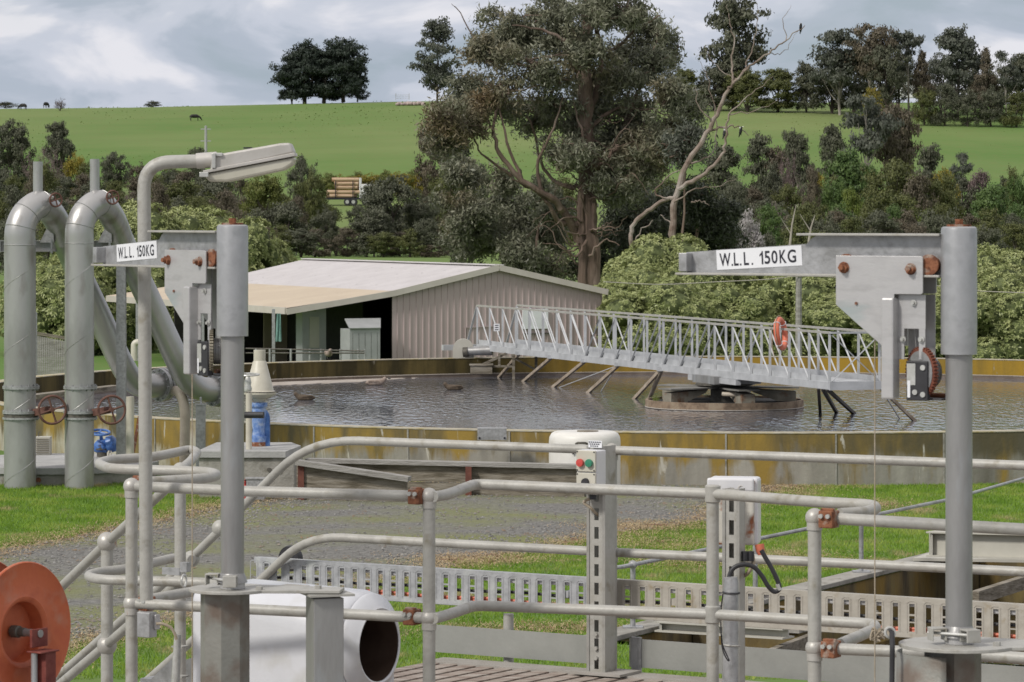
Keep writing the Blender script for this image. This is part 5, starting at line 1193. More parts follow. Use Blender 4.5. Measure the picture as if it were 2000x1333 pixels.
# sticker and lettering
ang = math.radians(3.2); sx_ = np.array([-math.cos(ang), 0, math.sin(ang)]); sy_ = np.array([math.sin(ang), 0, math.cos(ang)]); so_ = np.array([.8815, .0052, lz(.196)])
st_ = MB().prism([(0, 0), (.320, 0), (.320, .067), (0, .067)], so_, sx_, sy_, .0012).build('sticker', M['sticker'], jib)
LV, LF = [], []
def glyph(ch, x0, x1, y0, y1):
    if ch in '.1':
        ps = [[(0, 0), (1, 0), (1, 1), (0, 1)]] if ch == '.' else [[(.52, 0), (.82, 0), (.82, 1), (.60, 1), (.52, .90)], [(.52, .90), (.15, .72), (.15, .58), (.52, .72)]]
        for P in ps:
            b = len(LV); LV.extend((x0+(x1-x0)*a, y0+(y1-y0)*c) for a, c in P); LF.append(tuple(range(b, b+len(P))))
        return
    fc = bpy.data.curves.new('g', 'FONT'); fc.body = ch; fc.offset = .018; fc.resolution_u = 6
    fo = bpy.data.objects.new('g', fc); C.objects.link(fo); bpy.context.view_layer.update()
    lm = bpy.data.meshes.new_from_object(fo.evaluated_get(bpy.context.evaluated_depsgraph_get())); bpy.data.objects.remove(fo)
    V = np.array([v.co for v in lm.vertices]); lo_, hi_ = V.min(0), V.max(0); b = len(LV)
    LV.extend((x0+(x1-x0)*(p[0]-lo_[0])/(hi_[0]-lo_[0]), y0+(y1-y0)*(p[1]-lo_[1])/(hi_[1]-lo_[1])) for p in V)
    LF.extend(tuple(b+i for i in f.vertices) for f in lm.polygons)
for ch, a, b in (('W', 305, 368), ('.', 372, 380), ('L', 386, 412), ('.', 419, 427), ('L', 442, 470), ('.', 485, 493), ('1', 526, 556), ('5', 558, 590), ('0', 597, 631), ('K', 642, 681), ('G', 687, 734)):
    glyph(ch, (a-288)/478*.320, (b-288)/478*.320, .011, .011+(.0065 if ch == '.' else .044))
lm = bpy.data.meshes.new('lettering'); lm.from_pydata([tuple(so_+sx_*x+sy_*y+np.array([0, .0012, 0])) for x, y in LV], [], LF); lm.materials.append(M['ink']); lm.update()
lo = bpy.data.objects.new('lettering', lm); C.objects.link(lo); lo.parent = st_
plp = [(.415, .144), (.108, .144), (.103, .150), (.103, .262), (.109, .268), (.205, .268), (.205, .44), (.245, .44), (.415, .305)]
for y in (.052, -.052): MB().prism([(a, -h) for a, h in plp], (0, y, CB), (1, 0, 0), (0, 0, 1), .006).build('side_plate', M['plate'], cr, bevel=.0012)
for s_, h_ in ((.385, .183), (.145, .186)):
    mb = MB(); mb.cyl((s_, -.07, lz(h_)), (s_, .083, lz(h_)), .0085, 12); mb.cyl((s_, .056, lz(h_)), (s_, .069, lz(h_)), .0165, 6); mb.cyl((s_, .0555, lz(h_)), (s_, .058, lz(h_)), .019, 16); mb.build('hex_bolt', M['rust'], cr)
for s_ in (.088, .385): MB().lathe([(0, -.042), (.034, -.042), (.034, -.034), (.026, -.03), (.026, .03), (.034, .034), (.034, .042), (0, .042)], (s_, 0, lz(.172)), (0, 1, 0), 26).build('roller', M['rust'], cr)
mb = MB(); mb.cyl((.34, .05, lz(.300)), (.34, .06, lz(.300)), .005, 8); mb.build('small_bolt', M['rust'], cr)
# winch bracket
br_ = MB().box((.2225, .046, lz(.445)), (.045, .052, .33)).build('bracket_channel', M['plate'], cr, bevel=.006)
mb = MB(); mb.box((.152, .030, lz(.325)), (.096, .004, .11)); mb.box((.190, .030, lz(.43)), (.020, .004, .10)); mb.box((.116, .030, lz(.43)), (.022, .004, .10)); mb.box((.152, -.045, lz(.40)), (.096, .004, .26)); mb.build('bracket_plate', M['plate'], cr)
for s_, h_ in ((.145, .296), (.183, .415), (.118, .415)): mb = MB(); mb.cyl((s_, .03, lz(h_)), (s_, .045, lz(h_)), .006, 8); mb.cyl((s_, .034, lz(h_)), (s_, .036, lz(h_)), .011, 14); mb.build('bracket_bolt', M['silver'], cr)
wn = MB(); gc = np.array([.112, .0, lz(.522)])
n_ = 44
pr = []
for k in range(n_):
    for q_, r_ in ((0, .078), (.45, .078), (.5, .084), (.95, .084)): a = 2*PI*(k+q_)/n_; pr.append((r_*math.cos(a), r_*math.sin(a)))
ga = nrm((.50, .866, 0)); gx_ = np.array([ga[1], -ga[0], 0]); wn.prism(pr, gc+ga*.022, gx_, (0, 0, 1), .014); wg = wn.build('winch_gear', M['zinc'], cr); MB().cyl(gc+ga*.0295, gc+ga*.031, .070, 30).build('gear_face', M['galv'], cr)
MB().lathe([(0, -.045), (.045, -.045), (.045, .0), (0, .0)], gc+ga*.018, ga, 26).build('winch_drum', M['cast'], cr)
mb = MB()
for k in range(6): mb.torus(gc+ga*(-.02+.006*k), ga, .047, .0032, 26, 5)
mb.build('rope_coils', M['mast'], cr)
MB().cyl((.04, -.03, lz(.60)), (.17, -.03, lz(.60)), .010, 10).build('winch_shaft', M['rust'], cr)
mb = MB(); mb.box((.122, .048, lz(.548)), (.076, .022, .128)); mb.box((.10, -.01, lz(.608)), (.11, .09, .006)); wb = mb.build('winch_frame', M['black'], cr, bevel=.003)
MB().box((.142, .0602, lz(.527)), (.030, .001, .070)).build('data_label', M['silver'], wb); MB().box((.150, .0604, lz(.575)), (.010, .001, .055)).build('white_strip', M['sticker'], wb)
for s_, h_ in ((.128, .585), (.100, .592), (.100, .505)): MB().cyl((s_, .058, lz(h_)), (s_, .064, lz(h_)), .009, 12).build('screw', M['silver'], wb)
MB().tube([(.30, 0, lz(.21)), (.30, 0, lz(2.05))], .0022, 6).build('hoist_rope', M['rope'], cr)
MB().tube([(.15, 0, lz(.20)), (.158, 0, lz(.35)), (.152, -.005, lz(.48))], .0022, 6).build('feed_rope', M['mast'], cr)
# clamp at the foot
for s_ in (-1, 1):
    MB().prism([(.048, 0), (.048, .042), (.10, .042), (.10, 0), (.094, 0), (.094, .036), (.054, .036), (.054, 0)], (0, 0, 0), (s_*.72, .69, 0) if s_ > 0 else (-.8, .6, 0), (0, 0, 1), .05).build('foot_clamp', M['rail'], cr, bevel=.002)
MB().cyl((-.075, .060, .024), (.085, .055, .024), .005, 10).build('clamp_rod', M['silver'], cr)
MB().cyl((0, 0, -.012), (0, 0, .03), .047, 30).build('mast_foot', M['plate'], cr)
c2 = copy_tree(cr)
cr['label'] = 'left crane with W.L.L. 150KG jib pointing away, nearest the lamp'; c2['label'] = 'right crane with W.L.L. 150KG jib, large mast at the right of the photo'
gq = [o for o in c2.children if o.name.startswith('winch_gear')][0]; gq.material_slots[0].link = 'OBJECT'; gq.material_slots[0].material = M['redgear']
cr.location = (-546*13.3/F, 13.3, CH-CB); cr.rotation_euler[2] = math.atan2(.82, -.57)
c2.location = (873*11.6/F, 11.6, CH-CB); c2.rotation_euler[2] = math.atan2(.518, -.855)
# pedestals
def octo(r): return [(r*math.cos(PI/8+k*PI/4), r*math.sin(PI/8+k*PI/4)) for k in range(8)]
for (cx_, cy_, lab, left) in ((-550*13.33/F, 13.33, 'grey eight sided pedestal under the left crane with a flat plate linking a second post', True), (873*11.62/F, 11.62, 'grey pedestal with curved guard under the right crane', False)):
    o = thing('crane_pedestal', lab, 'pedestal', (cx_, cy_, CH-HD-.05), 'crane pedestals')
    t0 = CH-CB-.013
    MB().prism(octo(.092), (cx_-.02, cy_, (t0-.02+CH-HD-.4)/2), (math.cos(.32), math.sin(.32), 0), (-math.sin(.32), math.cos(.32), 0), t0-.02-(CH-HD-.4)).build('column', M['colm'] if 'colm' in M else M['mast'], o)
    k = .155; e = .42
    ux = nrm((.93, -.10, 0)) ; uy = np.array([-ux[1], ux[0], 0])
    k = .155 if left else .195
    poly = [(k*math.cos(a), k*math.sin(a)) for a in np.linspace(.9, 2*PI-.55, 28)]+[(e, -.055), (e, .06)]
    MB().prism(poly, (cx_, cy_, t0-.006), ux, uy, .012).build('top_plate', M['rail'], o, bevel=.002)
    q = np.array([cx_, cy_, 0])+ux*(.355 if left else .62)
    MB().box((q[0]+.0, q[1]+.0, (t0-.03+CH-HD-.4)/2), (.115, .115, t0-.03-(CH-HD-.4)), np.array([nrm((.9, .3, 0)), nrm((-.3, .9, 0)), Zu]).T).build('side_post', M['mast'], o, bevel=.003)
    MB().box((q[0]+.01, q[1], t0-.019), (.17, .15, .008), np.array([nrm((.9, .3, 0)), nrm((-.3, .9, 0)), Zu]).T).build('post_cap', M['rail'], o)
    for a, b_ in ((.12, -.06), (.33, .0)): c = np.array([cx_, cy_, t0])+ux*a+uy*b_; MB().cyl(c, c+Zu*.012, .013, 6).build('plate_bolt', M['rail'], o)
    if not left:
        mb = MB(); v = []; f = []; n_ = 16
        for i in range(n_+1):
            a = math.radians(150+i*110/n_); 
            for z in (t0-.03, CH-HD-.4): v.append((cx_-.03+.17*math.cos(a), cy_+.02+.17*math.sin(a), z))
        for i in range(n_): f.append((i*2, i*2+1, i*2+3, i*2+2))
        g_ = mb.add(v, f, True).build('curved_guard', M['colm'], o); sm_ = g_.modifiers.new('solid', 'SOLIDIFY'); sm_.thickness = .006
# hose and rope at right pedestal
o = thing('black_hose', 'black hose dropping from a ring beside the right crane pedestal', 'hose', W(1742, 1250, 11.7)); MB().tube(fillet([W(1738, 1228, 11.9), W(1742, 1234, 11.6), W(1743, 1262, 11.55), W(1741, 1400, 11.55)], .02), .0085, 10).build('hose', M['black'], o); MB().torus(W(1738, 1236, 11.6), (.2, -.95, .2), .016, .005, 20, 7).build('ring', M['silver'], o)
o = thing('rope_coil', 'small tangled bundle of pale rope tied by the right pedestal', 'rope', W(1718, 1240, 12.0)); rg = np.random.default_rng(2); mb = MB()
for k in range(5): mb.tube(smooth_path([W(1700+rg.random()*30, 1228+rg.random()*26, 12.0+rg.normal()*.01) for _ in range(6)], 4), .0035, 5)
mb.build('strands', M['rope'], o)

# ---------------------------------------------------------------- trays, posts, boxes
def tray(lab, u0, u1, h0, h1, pitch, m, off=.09):
    o = thing('cable_tray', lab, 'cable tray', pl_((u0+u1)/2, off, h1)); H = h1-h0; c = lambda u, h, dy=0: pl_(u, off+dy, h)
    mb = MB(); L_ = u1-u0; mb.box(c((u0+u1)/2, h0+.013), (L_, .003, .026), Rm); mb.box(c((u0+u1)/2, h1-.013), (L_, .003, .026), Rm)
    mb.box(c((u0+u1)/2, h0, .02), (L_, .04, .003), Rm); mb.box(c((u0+u1)/2, h1, .02), (L_, .04, .003), Rm)
    n = int(L_/pitch); sw = .026
    for i in range(n+1):
        a = u0+i*pitch+sw/2; b_ = min(u1, a+pitch-sw)
        if a < u1: mb.box(c((a+b_)/2, (h0+h1)/2), (b_-a, .003, H-.051), Rm)
        ctr = u0+i*pitch
        if ctr > u1: break
        s = sw/2+.009
        for k in (-1, 1): mb.bar(c(ctr+k*s, h0+.022, -.002), c(ctr+k*s, h1-.022, -.002), .003, .004, (1, 0, 0))
        mb.bar(c(ctr-s, h0+.022, -.002), c(ctr-s*.5, h0+.014, -.002), .003, .004); mb.bar(c(ctr+s, h0+.022, -.002), c(ctr+s*.5, h0+.014, -.002), .003, .004); mb.bar(c(ctr-s*.5, h0+.014, -.002), c(ctr+s*.5, h0+.014, -.002), .003, .004)
        if i % 2: mb.box(c(ctr, (h0+h1)/2-.012), (sw, .003, .008), Rm); mb.box(c(ctr, (h0+h1)/2+.02), (sw, .003, .006), Rm)
    mb.build('tray', m, o)
    mb = MB()
    for k in (.12, .5, .88): mb.box(c(u0+L_*k, (h0+h1)/2, .035), (.03, .06, .03), Rm)
    mb.build('hanger', m, o)
    for nm, hh, r_, mm, lb in (('cable', h0+.036, .010, 'whitebox', 'white'), ('cable', (h0+h1)/2+.01, .0075, 'black', 'black'), ('cable', h1-.036, .008, 'life', 'orange'), ('cable', h1-.022, .007, 'life', 'second orange')):
        P = [c(u0+L_*k/12, hh+.004*math.sin(k*1.7+hh*50), .022) for k in range(13)]
        tag(MB().tube(smooth_path(P, 3), r_, 8).build(nm, M[mm], loc=P[6]), lb+' cable lying inside the '+('galvanised' if u1 < .1 else 'beige')+' cable tray', 'cable')
tray('galvanised perforated cable tray left of the control post', -2.05, -.032, 1.70, 1.868, .0745, M['tray'], .04)
tray('beige perforated cable tray right of the control post', -.02, 2.6, 1.70, 1.875, .080, M['traybeige'], .04)
o = thing('round_float', 'dark round cable drum edge peeking over the left end of the galvanised tray', 'drum', pl_(-1.95, .2, 1.7)); MB().lathe([(.0, -.02), (.06, -.02), (.065, 0), (.06, .02), (0, .02)], pl_(-1.93, .18, 1.71), PP, 24).build('drum', M['black'], o)
def slotted(o, p0, h0, h1, w=.080, dep=.095, m='galv', pit=.085):
    mb = MB(); c = lambda u, p, h: p0*np.array([1, 1, 0])+PU*u+PP*p+Zu*(CH-h); hm_ = (h0+h1)/2; H = h1-h0; sw = .023
    mb.box(c(-w/2+(w-sw)/4, 0, hm_), ((w-sw)/2, .004, H), Rm); mb.box(c(w/2-(w-sw)/4, 0, hm_), ((w-sw)/2, .004, H), Rm)
    n = int(H/pit)
    for i in range(n+1):
        a = h0+i*pit; b_ = min(h1, a+pit*.36 if i else a+pit*.3)
        if b_ > a: mb.box(c(0, 0, (a+b_)/2), (sw, .004, b_-a), Rm)
    mb.box(c(w/2+.002, dep/2, hm_), (.004, dep, H), Rm); mb.box(c(-w/2-.002, dep/2, hm_), (.004, dep, H), Rm)
    mb.box(c(w/2-.006, dep, hm_), (.02, .004, H), Rm); mb.box(c(-w/2+.006, dep, hm_), (.02, .004, H), Rm)
    mb.bar(c(-w/2-.002, -.008, h0), c(-w/2-.002, -.008, h1), .004, .012, (1, 0, 0)); mb.bar(c(w/2+.002, -.008, h0), c(w/2+.002, -.008, h1), .004, .012, (1, 0, 0))
    return mb.build('slotted_channel', M[m], o), c
cp0 = pl_(.012, -.16, 0)
cpst = thing('control_post', 'tall slotted galvanised channel post carrying the push button box', 'post', pl_(-.03, -.14, HD)); sc_, c_ = slotted(cpst, cp0, 1.07, HD, .080, .095, 'rail')
MB().box(c_(.02, .05, HD-.012), (.26, .20, .012), Rm).build('base_plate', M['deckl'], cpst)
for h in (1.93, 1.995, 2.04): MB().cyl(c_(0, -.002, h), c_(0, -.014, h), .010, 6).build('bolt', M['rail'], cpst)
cbx = thing('push_button_box', 'grey push button box with one red and one green button on the slotted post', 'control box', c_(-.045, -.08, 1.28))
hb0, hb1 = 1.085, 1.285
MB().box(c_(.005, -.055, (hb0+hb1)/2), (.105, .085, hb1-hb0), Rm).build('body', M['whitebox'], cbx, bevel=.006)
MB().box(c_(.005, -.102, hb0+.048), (.10, .012, .096), Rm).build('upper_face', M['cbox'], cbx, bevel=.003); MB().box(c_(.005, -.102, hb0+.15), (.10, .012, .096), Rm).build('lower_face', M['cbox'], cbx, bevel=.003)
for du, mm in ((-.025, 'redb'), (.022, 'greenb')): MB().lathe([(0, 0), (.0165, 0), (.0185, .008), (.0175, .016), (0, .018)], c_(.005+du, -.108, hb0+.056), -PP, 22).build('push_button', M[mm], cbx)
MB().lathe([(0, 0), (.02, 0), (.018, .012), (0, .012)], c_(.005+.0, -.108, hb0+.145), -PP, 22).build('isolator_knob', M['black'], cbx)
for a in (-1, 1):
    for hh in (.006, .09, .108, .192): MB().cyl(c_(.005+a*.044, -.107, hb0+hh), c_(.005+a*.044, -.110, hb0+hh), .0035, 8).build('screw', M['ink'], cbx)
lbp = MB().box(c_(.010, -.03, 1.060), (.07, .003, .032), Rm).build('name_plate', M['sticker'], cbx)
mb = MB()
for i in range(3):
    for j in range(6 - i): mb.box(c_(-.019+.011*j+.004*i, -.033, 1.051+.009*i), (.007, .001, .0045), Rm)
mb.build('plate_marks', M['ink'], lbp)
mb = MB(); mb.cyl(c_(.015, -.06, 1.285), c_(.015, -.06, 1.31), .016, 12); mb.build('cable_gland', M['black'], cbx)
MB().tube(smooth_path([c_(.015, -.06, 1.30), c_(-.038, -.05, 1.325), c_(-.01, -.04, 1.35), c_(.0, -.02, 1.37), c_(.0, .02, 1.39)]), .007, 8).build('orange_lead', M['rope'], cbx)
# white junction box on the second slotted post
p2 = W(1429, 1000, 14.75); sp2 = thing('junction_post', 'slotted channel post carrying the rusty white junction box', 'post', p2*np.array([1, 1, 0])+Zu*(CH-HD)); _, c2_ = slotted(sp2, p2, 1.14, HD+.1, .062, .05, 'rail', .095)
jb = thing('junction_box', 'white junction box with rust stained face behind the middle ball post', 'junction box', c2_(0, .1, 1.4))
q = W(1427, 0, 14.86); q[2] = CH-(1072+930)/2*14.86/F+HY*14.86/F; w_ = 90*14.86/F; h_ = 128*14.86/F
Rb = np.array([nrm((1, -.18, 0)), nrm((.18, 1, 0)), Zu]).T
MB().box(q+Rb@np.array([0, .03, 0]), (w_, .06, h_), Rb).build('back_shell', M['whiterust'], jb, bevel=.008)
MB().box(q+Rb@np.array([.006, .10, 0]), (w_+.016, .13, h_+.006), Rb).build('cover', M['whitebox'], jb, bevel=.012)
MB().box(q+Rb@np.array([0, .0, h_/2-.022]), (w_*1.02, .03, .055), Rb).build('lid_strip', M['whitebox'], jb, bevel=.008)
for k in (-.045, .045): MB().torus(q+Rb@np.array([k, -.016, h_/2-.038]), (.1, -1, 0), .013, .0015, 20, 4).build('knockout', M['cream'], jb)
mb = MB(); g1 = W(1483, 1068, 14.8); mb.lathe([(0, 0), (.02, 0), (.018, .03), (.012, .045), (0, .045)], g1+Zu*.01, (.15, -.1, -1), 16); mb.build('gland', M['life'], jb)
mb = MB(); g2 = W(1455, 1082, 14.75); mb.cyl(g2+Zu*.01, g2-Zu*.03, .015, 12); mb.cyl(g2+np.array([.025, 0, .01]), g2+np.array([.025, 0, -.03]), .013, 12); mb.build('black_glands', M['black'], jb)
o = thing('grey_cable', 'dark grey cable looping out of the junction box into the conduit', 'cable', W(1500, 1140, 14.6))
MB().tube(smooth_path([W(x, y, 14.65) for x, y in ((1425, 1150), (1424, 1128), (1433, 1110), (1452, 1103), (1472, 1108), (1488, 1125), (1500, 1145), (1512, 1156), (1522, 1151), (1520, 1138), (1508, 1112), (1494, 1088), (1487, 1075))], 6), .0095, 10).build('cable', M['black'], o)
MB().cyl(W(1519, 1141, 14.65), W(1523, 1153, 14.65), .0108, 12).build('tape', M['silver'], o)
o = thing('orange_cable', 'faded orange cable dropping behind the junction post', 'cable', W(1455, 1110, 14.7)); MB().tube(smooth_path([W(1470, 1085, 14.78), W(1471, 1100, 14.76), W(1462, 1118, 14.76), W(1448, 1130, 14.8)]), .008, 8).build('cable', M['rope'], o)
o = thing('conduit', 'grey plastic conduit tied to the front of the junction post', 'conduit', W(1428, 1333, 14.6)); MB().tube([W(1427, 1128, 14.62), W(1428, 1140, 14.62), W(1426, 1420, 14.62)], [.028, .031, .034], 22).build('pipe', M['galv'], o)
for y, mm in ((1158, 'black'), (1260, 'rail')): MB().torus(W(1428, y, 14.62), (.05, 0, 1), .034, .004, 24, 6).build('strap', M[mm], o)
o = thing('black_tie', 'loose thin black cable tie on the junction post', 'cable tie', W(1412, 1250, 14.5)); MB().tube(smooth_path([W(x, y, 14.55) for x, y in ((1412, 1160), (1408, 1200), (1410, 1260), (1418, 1285), (1424, 1290), (1412, 1262), (1409, 1240))]), .003, 5).build('tie', M['black'], o)
# small box and conduit by the lamp foot
o = thing('switch_box', 'small galvanised switch box under the rusty clamp at the lamp foot', 'box', W(286, 1245, 14.3)); MB().box(W(287, 1220, 14.3), (.062, .05, .10), Rm).build('body', M['galv'], o, bevel=.003); MB().box(W(305, 1215, 14.3), (.02, .03, .06), Rm).build('side_cover', M['plate'], o, bevel=.004)
MB().tube(smooth_path([W(305, 1219, 14.28), W(318, 1219, 14.28), W(333, 1226, 14.28), W(341, 1238, 14.28), W(345, 1250, 14.28)]), .006, 8).build('lead', M['rope'], o)
o = thing('taped_conduit', 'white taped conduit strapped to the railing post by the lamp', 'conduit', W(346, 1300, 14.5)); MB().tube([W(347, 1240, 14.6), W(345, 1290, 14.6), W(339, 1420, 14.6)], [.014, .017, .019], 14).build('pipe', M['silver'], o)
for y in (1263, 1321): MB().box(W(352, y, 14.7), (.055, .05, .006), Rm).build('strap', M['rail'], o)

# ---------------------------------------------------------------- fan cowl
cc = W(742, 1262, 14.3)
fc_ = thing('fan_cowl', 'white fibreglass fan cowl with rounded top and large round opening facing right', 'fan cowl', cc-PU*.4-Zu*.38)
def cs(s, r, hw, top, bot, n=9):
    """rounded-top cross section at s along the axis"""
    P = [(-hw, -bot+(bot+top-r)*k/8) for k in range(8)]+[(-hw+r-r*math.cos(a), top-r+r*math.sin(a)) for a in np.linspace(0, PI/2, n)]+[(hw-r+r*math.sin(a), top-r+r*math.cos(a)) for a in np.linspace(0, PI/2, n)]+[(hw, top-r-(bot+top-r)*k/8) for k in range(1, 9)]+[(hw-2*hw*k/8, -bot) for k in range(1, 8)]
    return [cc-PU*s+PP*a+Zu*b_ for a, b_ in P]
secs = [cs(.055, .17, .185, .180, .42), cs(.065, .18, .20, .196, .43), cs(.085, .18, .212, .208, .44), cs(.12, .17, .220, .213, .45), cs(.30, .14, .222, .214, .46), cs(.74, .06, .225, .214, .48), cs(.765, .05, .215, .205, .48)]
v = [p for s in secs for p in s]; n_ = len(secs[0]); f = [(i*n_+k, i*n_+k+1, (i+1)*n_+k+1, (i+1)*n_+k) for i in range(len(secs)-1) for k in range(n_-1)]
f += [tuple((len(secs)-1)*n_+k for k in range(n_))[::-1]]
b0_ = len(v)
for p in secs[0]:
    r_ = p-(cc-PU*.055); a_ = math.atan2(np.dot(r_, Zu), np.dot(r_, PP)); v.append(cc-PU*.055+(PP*math.cos(a_)+Zu*math.sin(a_))*.16)
f += [(k, b0_+k, b0_+(k+1) % n_, (k+1) % n_) for k in range(n_)]
MB().add(v, f, True).build('body', M['white'], fc_, angle=50)
MB().lathe([(.200, -.056), (.208, -.050), (.203, -.037), (.160, -.010), (.150, 0), (.142, -.003), (.142, -.03)], cc, PU, 56).build('inlet_ring', M['white'], fc_, angle=60)
MB().lathe([(.1418, -.006), (.1416, -.25), (0, -.252)], cc, PU, 56).build('opening', M['brownvoid'], fc_)
mb = MB()
for k in range(9): x = -.105+.026*k; hh = math.sqrt(max(0, .135**2-x*x)); mb.bar(cc-PU*.19+PP*x-Zu*hh, cc-PU*.19+PP*x+Zu*hh, .003, .003, (1, 0, 0))
for k in range(9): z = -.105+.026*k; hh = math.sqrt(max(0, .135**2-z*z)); mb.bar(cc-PU*.19+Zu*z-PP*hh, cc-PU*.19+Zu*z+PP*hh, .003, .003)
mb.build('grille', M['cast'], fc_)
for k in range(14): a = 2*PI*k/14; q = cc-PU*.040+(PP*math.cos(a)+Zu*math.sin(a))*.195; MB().cyl(q, q+PU*.006, .004, 6).build('rivet', M['cast'], fc_)
for k in range(9): q = cc-PU*(.16+.065*k)+PP*-.2215-Zu*.28; MB().cyl(q, q-PP*.006, .005, 8).build('screw', M['cast'], fc_)
MB().box(cc-PU*.45+PP*-.2235-Zu*.255, (.60, .006, .012), Rm).build('seam_flange', M['white'], fc_)
q = W(590, 1143, 14.45); MB().box(cc-PU*.43+PP*.02+Zu*.2155, (.11, .06, .002), Rm).build('worn_label', M['traybeige'], fc_)

# ---------------------------------------------------------------- hose reel
D = 12.9; rc = W(45, 1235, D); ra = nrm((.83, -.56, 0)); rx = np.array([-ra[1], ra[0], 0])
rl = thing('hose_reel', 'big orange hose reel with round side discs and maroon stand at the left edge', 'hose reel', rc-Zu*.4)
for k, nm in ((0, 'side_disc'), (-.20, 'side_disc')):
    MB().lathe([(.250, -.008), (.2535, -.003), (.2535, .004), (.250, .008), (.243, .004), (.135, .002), (.128, .006), (.118, .004), (.110, -.004), (.102, -.055), (.05, -.058), (0, -.058), ][::1], rc+ra*k, ra, 64).build(nm, M['orange'], rl)
MB().lathe([(0, -.14), (.10, -.14), (.10, -.06)], rc+ra*.0, ra, 32).build('drum', M['maroon'], rl)
mb = MB()
for i in range(9):
    for j in range(3): mb.torus(rc-ra*(.022+.0195*i), ra, .125+.032*j+(.008 if i % 2 else 0), .0135, 40, 8)
mb.build('hose_coils', M['black'], rl)
MB().cyl(rc-ra*.06, rc+ra*.085, .014, 16).build('axle', M['mast'], rl)
MB().lathe([(0, 0), (.022, 0), (.022, .03), (.016, .034), (.016, .06), (0, .06)], rc-ra*.05, ra, 18).build('bearing', M['cast'], rl)
s0 = rc+ra*.075
MB().box(s0+np.array([.0, 0, -.015])+rx*.0, (.012, .085, .065), np.array([ra, rx, Zu]).T).build('bracket_plate', M['maroon'], rl, bevel=.002)
mb = MB(); mb.box(s0+ra*.02-Zu*.062, (.07, .10, .006), np.array([ra, rx, Zu]).T); mb.box(s0+ra*.02+rx*.012-Zu*.30, (.055, .055, .47), np.array([ra, rx, Zu]).T); mb.build('stand', M['maroon'], rl, bevel=.002)
MB().cyl(s0-rx*.035+ra*.01-Zu*.065, s0-rx*.035+ra*.01-Zu*.5, .012, 12).build('stand_pipe', M['mast'], rl)
# ---------------------------------------------------------------- the big gum tree
def gumtree(name, lab, base, trunks, clusters, leaf, nleaf, d0, seed, size=(.21, .055), bark='bark', droop=.9, core=.5):
    rng = np.random.default_rng(seed); o = thing(name, lab, 'tree', base)
    tb = MB()
    for path, r0, r1 in trunks:
        P = smooth_path([W(x, y, d0+dd) for x, y, dd in path], 5); n = len(P)
        P = [p+rng.normal(size=3)*.03*(1 if 0 < i < n-1 else 0) for i, p in enumerate(P)]
        k_ = (.72 if r0 < .4 else 1)*(.85 if bark == 'deadwood' else 1)
        tb.tube(P, [(r0+(r1-r0)*(i/(n-1))**.8)*k_*(1+.07*math.sin(i*1.9+r0*9)) for i in range(n)], 9)
    if clusters:
        tw = tb; cl = []
        for (x, y, rx, ry) in clusters:
            dd = rng.uniform(-2.2, 2.2); s = (d0+dd)/F; c0 = W(x, y, d0+dd)
            for k in range(16):
                u = rng.normal(size=3); u /= np.linalg.norm(u); q = c0+u*np.array([rx*s, rx*s*.8, ry*s])*rng.uniform(.3, 1.15)
                rr = rng.uniform(.22, .42)*min(rx, ry)*s; cl.append((*q, rr*1.25, rr*1.25, rr*.85))
                e = q+rng.normal(size=3)*.1; tw.tube([c0+rng.normal(size=3)*.15, (c0+e)/2+rng.normal(size=3)*.12, e], [.035, .022, .009], 4, cap=False)
        tb.build('trunk', M[bark], o)
        p, u = shell(cl, nleaf, rng, .15, 4); p = p+rng.normal(size=p.shape)*.16
        v, q = leaf_arrays(p, u, size[0], size[1], rng, .7, droop)
        b_ = np.array(base)
        me = fast_mesh('crown', v-b_, q, LM[leaf]); c = bpy.data.objects.new('crown', me); C.objects.link(c); c.parent = o
    else: tb.build('trunk', M[bark], o)
    return o
d0 = 131.0
big = [(1000, 55, 75, 45), (1075, 30, 75, 50), (1225, 25, 70, 45), (1275, 60, 42, 42), (1180, 20, 60, 36), (955, 110, 48, 36), (1040, 120, 80, 36), (925, 170, 60, 32), (875, 235, 45, 36), (985, 175, 85, 34),
 (1215, 110, 60, 40), (1275, 130, 40, 36), (1300, 200, 42, 40), (1235, 215, 60, 36), (1330, 250, 42, 34), (1100, 85, 45, 45), (1165, 170, 45, 45), (1195, 300, 50, 60), (1245, 310, 55, 46), (1090, 200, 55, 26), (1020, 215, 60, 26),
 (870, 275, 34, 34), (920, 250, 45, 30), (1100, 300, 38, 28), (1305, 105, 22, 36), (1080, 160, 60, 30), (1290, 295, 45, 32), (1215, 370, 60, 40), (1345, 215, 30, 24), (1130, 250, 40, 30), (955, 205, 50, 25), (1150, 95, 50, 40), (1160, 230, 55, 34), (1125, 300, 40, 30), (1175, 350, 50, 40), (1060, 235, 60, 30), (900, 210, 50, 30), (1230, 160, 60, 36), (1260, 260, 60, 36), (985, 90, 50, 40)]
